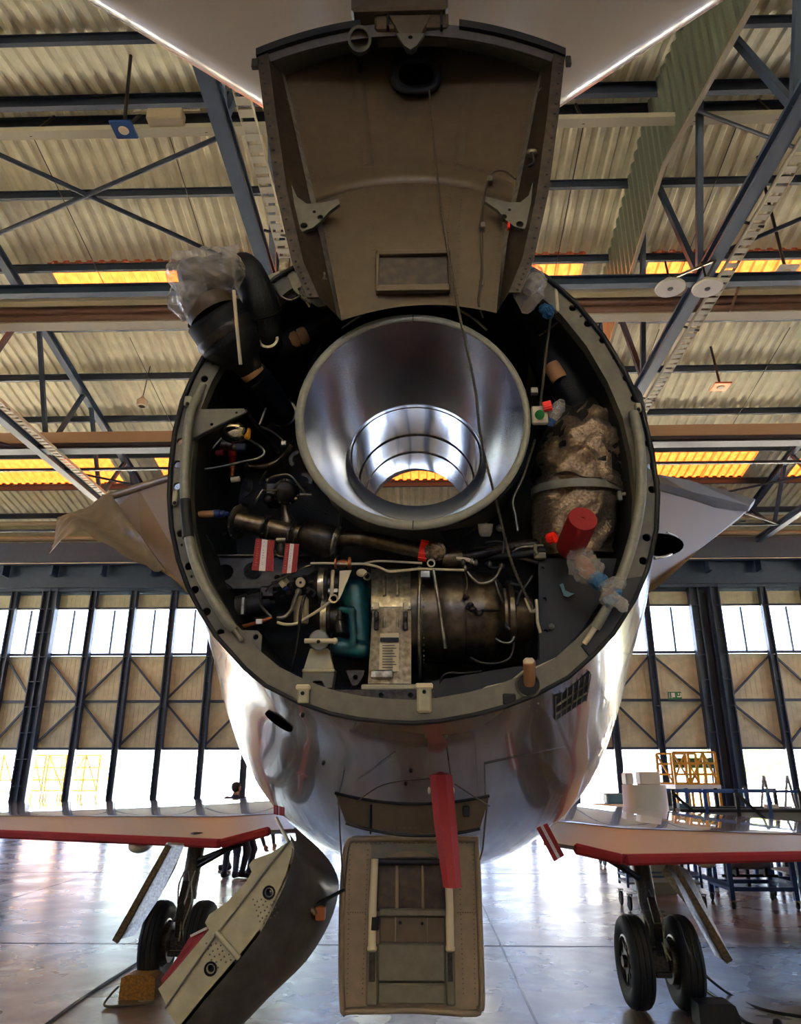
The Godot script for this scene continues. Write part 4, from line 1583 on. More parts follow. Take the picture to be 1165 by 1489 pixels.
func wheel(c: Vector3, parent: Node3D) -> void:
	var st := geo()
	lathe(st, c - Vector3(0.1, 0, 0), Vector3.RIGHT, [[0.03, 0.20], [0.012, 0.24], [0.0, 0.28], [0.012, 0.325], [0.03, 0.345], [0.045, 0.352], [0.05, 0.344], [0.06, 0.344], [0.065, 0.358], [0.09, 0.36], [0.095, 0.35], [0.105, 0.35], [0.11, 0.36], [0.135, 0.358], [0.14, 0.344], [0.15, 0.344], [0.155, 0.352], [0.17, 0.345], [0.188, 0.325], [0.2, 0.28], [0.188, 0.24], [0.17, 0.20]], 40)
	mk("tyre", st, M.tyre, parent)
	st = geo()
	lathe(st, c - Vector3(0.1, 0, 0), Vector3.RIGHT, [[0.025, 0.205], [0.02, 0.19], [0.05, 0.175], [0.06, 0.10], [0.03, 0.09], [0.03, 0.05], [0.0, 0.045], [0.0, 0.001]], 28)
	lathe(st, c - Vector3(0.1, 0, 0), Vector3.RIGHT, [[0.175, 0.205], [0.18, 0.19], [0.15, 0.175], [0.14, 0.10], [0.17, 0.09], [0.17, 0.05], [0.2, 0.045], [0.2, 0.001]], 28)
	for k in 9:
		var a := TAU * k / 9
		for s in [-0.045, 0.045]: beam(st, c + Vector3(s, cos(a) * 0.09, sin(a) * 0.09), c + Vector3(s, cos(a) * 0.18, sin(a) * 0.18), 0.03, 0.035)
	mk("hub", st, M.dark_steel, parent)

func gear(j: Node3D, s: int) -> void:
	var g := sub("landing_gear", j)
	var d := 8.0 if s < 0 else 7.35
	var cx: float = (Q(262, 1365, d).x if s < 0 else Q(957, 1395, d).x)
	var ax := Vector3(cx, 0.36, -d)
	wheel(ax - Vector3(0.205, 0, 0), g)
	wheel(ax + Vector3(0.205, 0, 0), g)
	var st := geo()
	tube(st, [ax - Vector3(0.2, 0, 0), ax + Vector3(0.2, 0, 0)], 0.05, 12)
	mk("axle", st, M.dark_steel, g)
	var top := Vector3(Q(274, 1240, d).x, 1.12, -d - 0.25) if s < 0 else Vector3(Q(944, 1262, d).x, 1.04, -d - 0.25)
	st = geo()
	var mid := ax.lerp(top, 0.42)
	lathe(st, ax, top - ax, [[0, 0.06], [0.05, 0.07], [0.12, 0.062], [0.38, 0.062], [0.38, 0.08], [0.42, 0.085], [0.45, 0.08], [0.98, 0.085]], 16)
	mk("strut", st, M.gear_grey, g)
	st = geo()                                            # torque links and brake lines
	beam(st, ax + Vector3(0, 0.06, 0.09), mid + Vector3(0, 0.02, 0.2), 0.06, 0.03)
	beam(st, mid + Vector3(0, 0.02, 0.2), mid + Vector3(0, 0.2, 0.07), 0.06, 0.03)
	cbox(st, ax + Vector3(0, 0.02, 0.0), Vector3(0.16, 0.2, 0.2), 0.02)
	cbox(st, ax + Vector3(0, -0.07, 0.12), Vector3(0.14, 0.05, 0.06), 0.01)
	mk("torque_link", st, M.dark_steel, g)
	st = geo()
	for q in [[-0.07, 0.12], [0.06, 0.14], [0.02, 0.17]]:
		var p := []
		for k in 6: p.append(ax.lerp(top, 0.05 + k * 0.15) + Vector3(q[0] + 0.02 * sin(k * 2.0 + q[0] * 40), 0, q[1] - 0.02 * k * 0.5))
		st = geo()
		tube(st, curve(p, 3), 0.008, 6)
		mk("brake_line", st, M.steel, g)
	for q in [ax - Vector3(0.12, 0, 0), ax + Vector3(0.12, 0, 0)]:
		st = geo()
		lathe(st, q - Vector3(0.04, 0, 0), Vector3.RIGHT, [[0, 0.06], [0, 0.17], [0.08, 0.17], [0.08, 0.06]], 20)
		mk("brake_pack", st, M.hot_steel, g)
	# side brace and the leg's door
	st = geo()
	if s < 0:
		tube(st, [ax.lerp(top, 0.88), Q(352, 1226, d - 0.1)], 0.03, 8)
		tube(st, [ax.lerp(top, 0.8), Q(340, 1230, d - 0.1)], 0.022, 8)
	else:
		tube(st, [ax.lerp(top, 0.88), Q(880, 1246, d - 0.1)], 0.03, 8)
	mk("side_brace", st, M.dark_steel, g)
	st = geo()
	if s < 0: slab(st, QA([244,1228,7.9, 268,1230,7.75, 255,1262,7.75, 232,1305,7.72, 196,1360,7.72, 168,1368,7.9, 190,1325,7.9]), Vector3(-0.02, 0.02, -0.03))
	else: slab(st, QA([970,1254,7.15, 1000,1270,7.3, 1062,1396,7.3, 1055,1398,7.2, 1040,1390,7.1, 1000,1318,7.1, 962,1270,7.1]), Vector3(0.02, 0.02, -0.03))
	mk("leg_door", st, M.steel, g)
	st = geo()
	var e := QA([246,1230,7.88, 168,1369,7.88]) if s < 0 else QA([975,1252,7.2, 1060,1398,7.2])
	beam(st, e[0], e[1], 0.05, 0.06)
	mk("door_edge", st, M.hot_steel, g)
	BL("fairing_tip", 204 if s < 0 else 1024, 1229 if s < 0 else 1250, 8.4 if s < 0 else 7.9, [15, 11, 30], M.white_paint, g, 0.0, 14)

func cowl(j: Node3D) -> void:
	var c := sub("lower_cowl_door", j)
	PL("end_rib", [421,1223, 428,1235, 424,1258, 412,1292, 380,1355, 351,1393, 300,1452, 270,1489, 262,1500, 240,1466, 262,1434, 310,1368, 365,1295], 2.62, 0.012, M.primer_pale, c, [[391, 1298, 5.5], [306, 1409, 5.5]])
	PL("back_flange", [428,1218, 395,1240, 368,1250, 362,1258, 366,1268, 358,1282, 330,1312, 304,1330, 298,1342, 304,1352, 254,1412, 230,1438, 244,1466, 262,1440, 312,1370, 366,1296], 2.70, 0.012, M.primer_pale, c)
	var st := geo()
	var A := QA([424,1216,2.63, 428,1236,2.62, 424,1258,2.62, 412,1292,2.62, 380,1355,2.62, 351,1393,2.62, 300,1452,2.62, 262,1500,2.62])
	var B := QA([430,1205,3.15, 470,1240,3.15, 490,1272,3.1, 492,1300,3.05, 478,1345,2.98, 445,1398,2.92, 392,1450,2.86, 330,1515,2.8])
	var Ac := curve(A, 3)
	var Bc := curve(B, 3)
	sheet(st, Ac.size() - 1, 6, func(u, v):
		var i := int(round(u * (Ac.size() - 1)))
		var p: Vector3 = Ac[i].lerp(Bc[i], v)
		return p + Vector3(0.02, -0.035, 0.02) * sin(PI * v), Vector3(-0.008, 0.008, 0))
	mk("outer_shell", st, M.steel_skin, c)
	TB("rib_edge", [421,1223,2.612, 365,1295,2.612, 310,1366,2.612, 262,1434,2.612, 240,1466,2.612], 1.6, M.primer, c, 6, false)
	TB("rib_stiffener", [314,1356,2.605, 348,1394,2.605], 4.2, M.primer_pale, c, 6, false)
	st = geo()
	var rv := []
	for k in 26: rv.append(Q(368 + (k % 6) * 6 + (k / 6) * 2.5, 1308 + (k / 6) * 8 + (k % 2) * 3, 2.615))
	for k in 26: rv.append(Q(300 + (k % 6) * 7 + (k / 6) * 2.5, 1372 + (k / 6) * 8 + (k % 2) * 3, 2.615))
	rivets(st, rv, 0.003)
	tag(mk("rib_rivet", st, M.primer, c), "", "", "", "stuff")
	for h in [[391, 1298], [306, 1409]]:
		st = geo()
		var p := Q(h[0], h[1], 2.616)
		lathe(st, p + Vector3(0, 0, -0.03), Vector3.BACK, [[0, 0.001], [0, 0.014], [0.03, 0.0145], [0.034, 0.019], [0.03, 0.021]], 14)
		mk("grommet", st, M.rubber, c)
	# the stay bracket in the shell and its rod
	BX("stay_bracket", 442, 1284, 462, 1326, 2.83, 0.03, M.black, c)
	BX("bracket_cheek", 448, 1272, 456, 1310, 2.82, 0.02, M.steel, c)
	TB("bracket_arm", [430,1322,2.82, 436,1312,2.8, 452,1322,2.79, 458,1330,2.79], 5, M.hot_steel, c, 6)
	TB("stay_rod", [455,1318,2.8, 474,1308,2.85, 500,1294,2.92], 2.8, M.rubber, c, 8, false)
	BX("hinge_arm", 458, 1318, 472, 1340, 2.8, 0.03, M.copper, c)
	TB("hinge_strap", [421,1226,2.66, 412,1210,2.75, 402,1190,2.9], 3, M.primer_pale, c, 6)

func hatch(j: Node3D) -> void:
	var h := sub("belly_hatch", j)
	# the fixed lip at the opening
	var st := geo()
	sheet(st, 12, 3, func(u, v):
		var x: float = lerpf(lerpf(487.0, 503.0, v), lerpf(712.0, 698.0, v), u)
		var y: float = lerpf(lerpf(1153.0, 1157.0, u) + 15.0 * (1 - pow(2 * u - 1, 2)), 1196.0 + lerpf(0, 8, u) + 12.0 * (1 - pow(2 * u - 1, 2)), v)
		return Q(x, y, 2.86 + 0.03 * v), Vector3(0, 0, -0.02))
	mk("opening_frame", st, M.door_skin, h)
	st = geo()
	for q in [[487,1153,712,1157], [503,1197,698,1205]]:
		var p := []
		for k in 13:
			var u := k / 12.0
			p.append(Q(lerpf(q[0], q[2], u), lerpf(q[1], q[3], u) + 14.0 * (1 - pow(2 * u - 1, 2)), 2.85))
		st = geo()
		tube(st, p, 0.006, 6)
		mk("frame_seal", st, M.rubber, h)
	BX("frame_latch", 673, 1172, 684, 1188, 2.84, 0.02, M.black, h)
	st = geo()
	var rv := []
	for k in 22: rv.append(Q(520 + k * 7.6, 1204 - pow((k - 11) / 11.0, 2) * 7, 2.865))
	rivets(st, rv, 0.0025)
	tag(mk("frame_rivet", st, M.door_skin, h), "", "", "", "stuff")
	for q in [[492, 1160, 497, 1255, 500, 1290], [709, 1160, 702, 1235, 698, 1250]]: TB("stay_cable", [q[0], q[1], 2.85, q[2], q[3], 2.88, q[4], q[5], 2.9], 1.3, M.cord, h, 6, false)
	TB("gas_spring", [540,1170,2.86, 539,1212,2.88], 1.6, M.black, h, 6, false)
	# the hanging panel
	var dd := 2.93
	PL("hatch_panel", [514,1219, 520,1218, 676,1218, 684,1220, 692,1226, 695,1236, 697,1320, 702,1440, 701,1460, 697,1470, 688,1476, 660,1474, 600,1470, 520,1472, 506,1470, 498,1463, 495,1450, 498,1330, 502,1238, 506,1225], dd, 0.035, M.hatch_skin, h)
	st = geo()                                            # raised rolled rim
	var rim := QA([514,1220,dd, 600,1219,dd, 684,1221,dd, 693,1230,dd, 697,1320,dd, 701,1450,dd, 697,1468,dd, 685,1474,dd, 600,1469,dd, 512,1470,dd, 498,1460,dd, 497,1330,dd, 503,1236,dd, 514,1220,dd])
	tube(st, curve(rim, 4), 0.011, 8, false)
	mk("rolled_rim", st, M.hatch_skin, h)
	PL("step_well", [545,1246, 655,1246, 660,1325, 540,1325], dd - 0.003, 0.008, M.door_frame, h)
	PL("well_arch", [540,1228, 656,1228, 656,1250, 640,1250, 630,1243, 615,1238, 598,1237, 582,1238, 568,1243, 556,1250, 540,1250], dd - 0.016, 0.02, M.primer, h)
	st = geo()
	tube(st, QA([548,1253,dd - 0.03, 650,1253,dd - 0.03]), 0.011, 10)
	mk("cross_tube", st, M.dark_blue, h)
	for x in [577.0, 615.0]: BX("well_stringer", x - 2.5, 1258, x + 2.5, 1322, dd - 0.012, 0.02, M.hatch_skin, h, 0.003)
	BX("step_plate", 552, 1322, 650, 1333, dd - 0.02, 0.03, M.primer, h, 0.004)
	BX("step_back", 552, 1333, 648, 1372, dd - 0.005, 0.01, M.door_skin, h, 0.003)
	for x in [575.0, 622.0]: BX("back_seam", x - 1, 1334, x + 1, 1370, dd - 0.008, 0.006, M.hatch_skin, h, 0.001)
	for q in [[582, 1342], [614, 1343]]: BL("stud", q[0], q[1], dd - 0.012, [2.4, 2.4, 2.4], M.black, h, 0.0, 8)
	BX("tread_panel", 550, 1372, 648, 1428, dd - 0.025, 0.03, M.primer, h, 0.005)
	BX("tread_panel", 550, 1430, 648, 1461, dd - 0.025, 0.03, M.primer, h, 0.005)
	for s in [[541, 1], [655, -1]]:
		var x: float = s[0]
		BX("ladder_foot", x - 8, 1374, x + 8, 1464, dd - 0.02, 0.03, M.primer, h, 0.006)
		BX("foot_slot", x - 4, 1386, x + 4, 1428, dd - 0.024, 0.01, M.dark_steel, h, 0.002)
		BX("foot_clip", x - 7, 1376, x + 7, 1384, dd - 0.04, 0.02, M.bone, h, 0.004)
		TB("ladder_rail", [x + 4.0 * s[1], 1249, dd - 0.045, x + 1.0 * s[1], 1320, dd - 0.045, x, 1380, dd - 0.045], 5.6, M.bone, h, 12, false)
	TB("rail_wrap", [545,1333,dd - 0.046, 544,1352,dd - 0.046], 6.6, M.black, h, 12, false)
	st = geo()
	rv = []
	for k in 24: rv.append(Q(518 + k * 7, 1226, dd - 0.002))
	for k in 30:
		for q in [[509, 505], [688, 691], [535, 527], [667, 674]]: rv.append(Q(lerpf(q[0], q[1], k / 29.0), 1236 + k * 7.2, dd - 0.002))
	for k in 8:
		for y in [1327.0]: rv.append(Q(506 + k * 3.6, y, dd - 0.002)); rv.append(Q(666 + k * 3.6, y, dd - 0.002))
	rivets(st, rv, 0.0026)
	tag(mk("hatch_rivet", st, M.door_skin, h), "", "", "", "stuff")

# ---------------------------------------------------------------- what the bay holds
func flange(called: String, x: float, y: float, d: float, ax: Vector3, r: float, w: float, m: Material, parent: Node, bolts := 8) -> void:   # a bolted pipe flange, r and w in pixels
	var p := Q(x, y, d)
	var k := mpp(d, y)
	var st := geo()
	ax = ax.normalized()
	lathe(st, p - ax * w * k, ax, [[0, r * 0.7 * k], [0, r * k], [w * 0.9 * k, r * k], [w * k, r * 0.92 * k], [w * 1.1 * k, r * 0.92 * k], [w * 2 * k, r * k], [w * 2 * k, r * 0.7 * k]], 22)
	var b := aim(ax)
	for i in bolts:
		var a := TAU * i / bolts
		ball(st, p + (b.x * cos(a) + b.z * sin(a)) * r * 0.98 * k, Vector3.ONE * 2.2 * k, 6, 5)
	mk(called, st, m, parent)

func dirp(a: Array, b: Array) -> Vector3:
	return Q(b[0], b[1], b[2]) - Q(a[0], a[1], a[2])

func arc_ring(called: String, x: float, y: float, d: float, r: float, a0: float, a1: float, w: float, m: Material, parent: Node) -> void:     # part of a flat collar that faces the camera
	var q := PackedVector2Array()
	var c := Q(x, y, d)
	var k := mpp(d, y)
	var n := 14
	for i in n + 1:
		var a := lerpf(a0, a1, float(i) / n)
		q.append(Vector2(c.x + cos(a) * r * k, c.y + sin(a) * r * k))
	for i in n + 1:
		var a := lerpf(a1, a0, float(i) / n)
		q.append(Vector2(c.x + cos(a) * (r - w) * k, c.y + sin(a) * (r - w) * k))
	var st := geo()
	plate(st, q, [], c.z, 0.012)
	mk(called, st, m, parent)

func bay_left(j: Node3D) -> void:
	var b := sub("hydraulic_group", j)
	PL("valve_bracket", [290,595, 355,594, 357,600, 279,640, 279,622], 2.325, 0.014, M.primer, b, [[344, 600, 2], [308, 617, 2.4]])
	TB("bracket_edge", [357,600,2.32, 281,638,2.32], 2.0, M.dark_steel, b, 6, false)
	TB("bracket_strut", [357,598,2.34, 382,628,2.52, 405,658,2.6], 3.2, M.dark_steel, b, 6, false)
	PL("side_bracket", [290,645, 306,638, 300,655, 293,676], 2.5, 0.012, M.dark_steel, b, [[303, 645, 2]])
	BL("accumulator", 341, 628, 2.44, [22, 17, 18], M.chrome, b, 0.0, 20)
	BX("accumulator_label", 356, 621, 363, 637, 2.425, 0.02, M.yellow, b, 0.006)
	LT("valve_body", [322,646,2.57], [350,652,2.57], [[0, 4], [0.05, 9], [0.6, 9], [0.65, 6], [1, 6], [1, 0.1]], M.steel, b)
	BX("blue_fitting", 343, 644, 357, 654, 2.55, 0.03, M.blue_cap, b)
	LT("red_fitting", [338,657,2.56], [338,676,2.56], [[0, 6], [0.4, 6.5], [0.45, 5], [1, 5], [1, 0.1]], M.red_cloth, b, 12)
	BX("red_clip", 313, 654, 325, 661, 2.56, 0.02, M.red_cloth, b)
	LT("drain_stub", [338,676,2.56], [337,693,2.56], [[0, 5], [0.3, 5], [0.35, 3.5], [1, 3.5], [1, 0.1]], M.copper, b, 12)
	LT("stub_cap", [336,698,2.55], [350,696,2.55], [[0, 0.1], [0, 4], [0.9, 4], [1, 0.1]], M.bone, b, 12)
	TB("hydraulic_line", [291,676,2.52, 308,653,2.53, 325,634,2.54], 1.7, M.steel, b, 7, false)
	TB("hydraulic_line", [358,637,2.53, 370,644,2.52, 380,651,2.5, 384,659,2.5, 376,666,2.5, 350,672,2.5, 329,677,2.5, 300,682,2.48, 276,684,2.46], 2.0, M.steel, b, 8)
	TB("hydraulic_line", [358,677,2.6, 384,678,2.6, 401,672,2.6, 413,661,2.61, 424,649,2.63], 3.4, M.hot_steel, b, 9)
	flange("line_union", 359, 677, 2.6, Vector3(1, 0, 0), 6, 3, M.dark_steel, b, 0)
	TB("thin_line", [377,620,2.62, 395,627,2.62, 410,640,2.62, 414,650,2.62], 2, M.dark_steel, b, 7)
	BX("line_clamp", 408, 640, 417, 648, 2.6, 0.02, M.steel, b)
	TB("lock_chain", [389,588,2.55, 384,600,2.55, 381,608,2.55, 377,618,2.55], 2.2, M.steel, b, 5)
	arc_ring("duct_collar", 411, 600, 2.66, 21, -2.5, 0.9, 7, M.steel, b)
	arc_ring("duct_collar", 345, 706, 2.66, 22, -1.0, 0.8, 7, M.dark_steel, b)
	arc_ring("duct_collar", 434, 668, 2.75, 14, 1.6, 4.0, 5, M.dark_steel, b)
	arc_ring("duct_collar", 441, 700, 2.75, 13, -0.3, 1.8, 5, M.dark_steel, b)
	# round control valve with its ring of bolts
	var v := sub("control_valve", j)
	LT("valve_cover", [416,715,2.56], [416,716,2.50], [[0, 19], [0.55, 19], [0.6, 16], [0.85, 15], [1, 10], [1, 0.1]], M.dark_steel, v, 24)
	for k in 7:
		var a := TAU * k / 7 + 0.3
		BL("bolt", 416 + cos(a) * 18, 715 + sin(a) * 18, 2.52, [2, 2, 2], M.steel, v, 0.0, 6)
	BX("valve_housing", 385, 700, 405, 733, 2.56, 0.06, M.dark_steel, v, 0.01)
	BL("housing_lobe", 391, 726, 2.54, [10, 9, 9], M.dark_steel, v)
	TB("sense_line", [388,698,2.5, 400,693,2.48, 414,690,2.47, 424,693,2.47, 436,707,2.48, 446,718,2.5], 1.9, M.steel, v, 7)
	TB("sense_line", [384,713,2.5, 404,713,2.49], 1.4, M.steel, v, 6, false)
	TB("sense_line", [382,712,2.5, 374,724,2.5, 371,731,2.52, 366,733,2.54], 1.8, M.steel, v, 6)
	TB("sense_line", [388,684,2.6, 379,700,2.58, 380,706,2.55, 386,711,2.53], 1.5, M.dark_steel, v, 6)
	TB("lever", [436,719,2.5, 453,719,2.5], 2.2, M.steel, v, 6, false)
	for q in [[389, 698], [413, 698], [431, 725]]: BL("fitting", q[0], q[1], 2.49, [3.4, 3, 3], M.steel, v, 0.0, 8)
	LT("valve_neck", [414,735,2.56], [418,760,2.58], [[0, 5], [0.5, 6], [0.9, 11], [1, 11]], M.hot_steel, v)
	# perforated shelf
	PL("perforated_shelf", [312,808, 456,807, 457,830, 446,838, 420,848, 396,855, 336,856, 312,827], 2.62, 0.01, M.shelf_grey, j, [[327, 832, 12.5], [368, 830, 14]])
	TB("shelf_edge", [312,808,2.61, 456,807,2.61], 1.6, M.steel, j, 6, false)
	TB("shelf_brace", [283,815,2.6, 336,857,2.62], 3.5, M.dark_blue, j, 6, false)
	TB("thin_cable", [294,768,2.5, 304,785,2.5, 311,800,2.52, 311,824,2.55], 1.4, M.dark_blue, j, 6)
	BL("bulkhead_stud", 327, 777, 2.7, [3.5, 3.5, 3], M.dark_steel, j, 0.0, 8)

func bay_pipes(j: Node3D) -> void:
	# pneumatic duct across the middle
	var p := sub("pneumatic_duct", j)
	var ax := dirp([345, 757, 2.52], [500, 792, 2.5])
	LT("duct_tube", [346,757,2.52], [440,780,2.51], [[0, 15], [0.03, 14], [1, 15]], M.hot_steel, p)
	flange("end_flange", 347, 759, 2.52, ax + Vector3(0, 0, 0.1), 25, 2, M.steel, p, 10)
	flange("clamp_flange", 388, 768, 2.515, ax, 19, 4, M.dark_steel, p, 8)
	flange("clamp_flange", 426, 777, 2.51, ax, 20, 4, M.dark_steel, p, 8)
	LT("duct_can", [436,779,2.51], [488,790,2.5], [[0, 14], [0.08, 22], [0.2, 26], [0.85, 26], [1, 22]], M.dark_steel, p)
	flange("can_clamp", 491, 789, 2.49, ax, 24, 4, M.steel, p, 6)
	TB("outlet_tube", [494,783,2.49, 520,783,2.48, 550,787,2.47, 580,794,2.46, 610,801,2.46], 11.5, M.hot_steel, p, 16)
	TB("clamp_strap", [493,768,2.47, 495,752,2.5, 496,740,2.55], 2.4, M.steel, p, 6)
	LT("drain_valve", [409,792,2.5], [410,812,2.5], [[0, 6], [0.3, 9], [0.7, 8], [1, 4], [1, 0.1]], M.dark_steel, p)
	BX("valve_plate", 401, 782, 418, 786, 2.48, 0.03, M.primer_pale, p, 0.003)
	TB("drain_hook", [400,801,2.5, 404,808,2.49, 412,810,2.49], 2.0, M.steel, p, 6)
	LT("capped_end", [640,812,2.5], [668,812,2.52], [[0, 12], [0.3, 15], [1, 15]], M.hot_steel, p)
	TB("rear_duct", [660,812,2.55, 700,806,2.55, 745,796,2.56, 800,790,2.58], 9, M.dark_steel, p, 12)
	TB("rear_duct", [700,812,2.56, 760,806,2.54, 815,796,2.5], 6, M.rubber, p, 10)
	# black insulated ducts, upper left
	var l := sub("bleed_duct", j)
	LT("duct_top", [287,423,2.22], [308,456,2.25], [[0, 26], [0.2, 28], [0.5, 24], [0.55, 33], [0.8, 34], [1, 40]], M.black, l)
	LT("heat_ring", [300,440,2.215], [311,458,2.23], [[0, 36], [0.5, 39], [1, 37]], M.tan_dark, l)
	LT("insulated_can", [308,454,2.24], [356,525,2.36], [[0, 38], [0.06, 45], [0.5, 46], [0.56, 47.5], [0.6, 46], [0.9, 34], [1, 26]], M.black, l, 28)
	LT("can_band", [325,480,2.285], [333,491,2.30], [[0, 46.5], [0.5, 48], [1, 46.5]], M.dark_steel, l, 28)
	LT("neck", [348,512,2.34], [366,540,2.4], [[0, 30], [0.6, 22], [1, 18]], M.black, l)
	LT("collar", [358,531,2.38], [370,546,2.41], [[0, 17.5], [0.25, 18.5], [0.4, 16.5], [0.6, 18.5], [1, 17]], M.tan, l)
	TB("lower_duct", [368,544,2.42, 384,562,2.5, 400,585,2.58, 410,602,2.66], 21, M.dark_blue, l, 16)
	l = sub("bleed_duct", j)
	TB("duct_bend", [354,392,2.32, 361,400,2.28, 370,418,2.28, 379,440,2.30, 384,455,2.33], 25, M.black, l, 18)
	flange("joint_ring", 384, 458, 2.335, dirp([370, 420, 2.27], [386, 470, 2.36]), 27, 2, M.dark_steel, l, 0)
	TB("duct_run", [384,458,2.34, 387,480,2.38, 389,500,2.44], 23, M.black, l, 18)
	arc_ring("end_ring", 390, 493, 2.35, 15, -3.0, 0.3, 4, M.steel, l)
	l = sub("cross_duct", j)
	TB("duct_run", [395,510,2.52, 440,488,2.55, 490,462,2.6], 20, M.black, l, 16)
	LT("collar", [421,497,2.515], [446,486,2.52], [[0, 12], [0.2, 13], [0.42, 13], [0.5, 11], [0.58, 13], [0.9, 13], [1, 11]], M.tan, l)
	l = sub("cross_duct", j)
	TB("duct_run", [765,455,2.6, 790,505,2.57, 820,555,2.55, 850,600,2.58], 24, M.black, l, 16)
	LT("collar", [801,531,2.5], [815,553,2.5], [[0, 11], [0.2, 12], [0.85, 12], [1, 11]], M.tan, l)
	# brackets round the ducts, upper left
	PL("duct_bracket", [351,463, 360,455, 366,470, 378,492, 372,491, 356,476], 2.4, 0.01, M.primer_pale, j, [[361, 461, 2.2]])
	PL("half_disc_plate", [398,421, 402,408, 410,401, 420,404, 428,416, 431,430, 422,434, 408,430], 2.36, 0.01, M.mauve, j)
	PL("latch_bracket", [386,402, 400,396, 420,390, 432,398, 446,416, 452,440, 440,434, 426,420, 420,404, 404,402, 392,412], 2.33, 0.012, M.primer_pale, j, [[436, 420, 3]])
	BX("latch_post", 406, 374, 420, 404, 2.33, 0.03, M.steel, j)
	TB("latch_cable", [396,412,2.33, 408,430,2.32, 424,436,2.32, 440,428,2.33], 1.8, M.steel, j, 6)
	TB("latch_cable", [436,424,2.32, 444,436,2.32, 450,446,2.34], 1.8, M.steel, j, 6)
	# hoses in the upper bay
	TB("dark_hose", [400,486,2.6, 420,468,2.6, 440,458,2.6, 456,455,2.62], 2.2, M.dark_steel, j, 7)
	TB("dark_hose", [415,455,2.62, 420,478,2.62, 424,494,2.6], 1.6, M.dark_steel, j, 6)
	TB("dark_hose", [366,560,2.7, 362,590,2.7, 366,620,2.7], 1.8, M.dark_steel, j, 6)
	TB("dark_hose", [390,510,2.6, 382,530,2.62, 376,552,2.64], 2.0, M.dark_steel, j, 6)

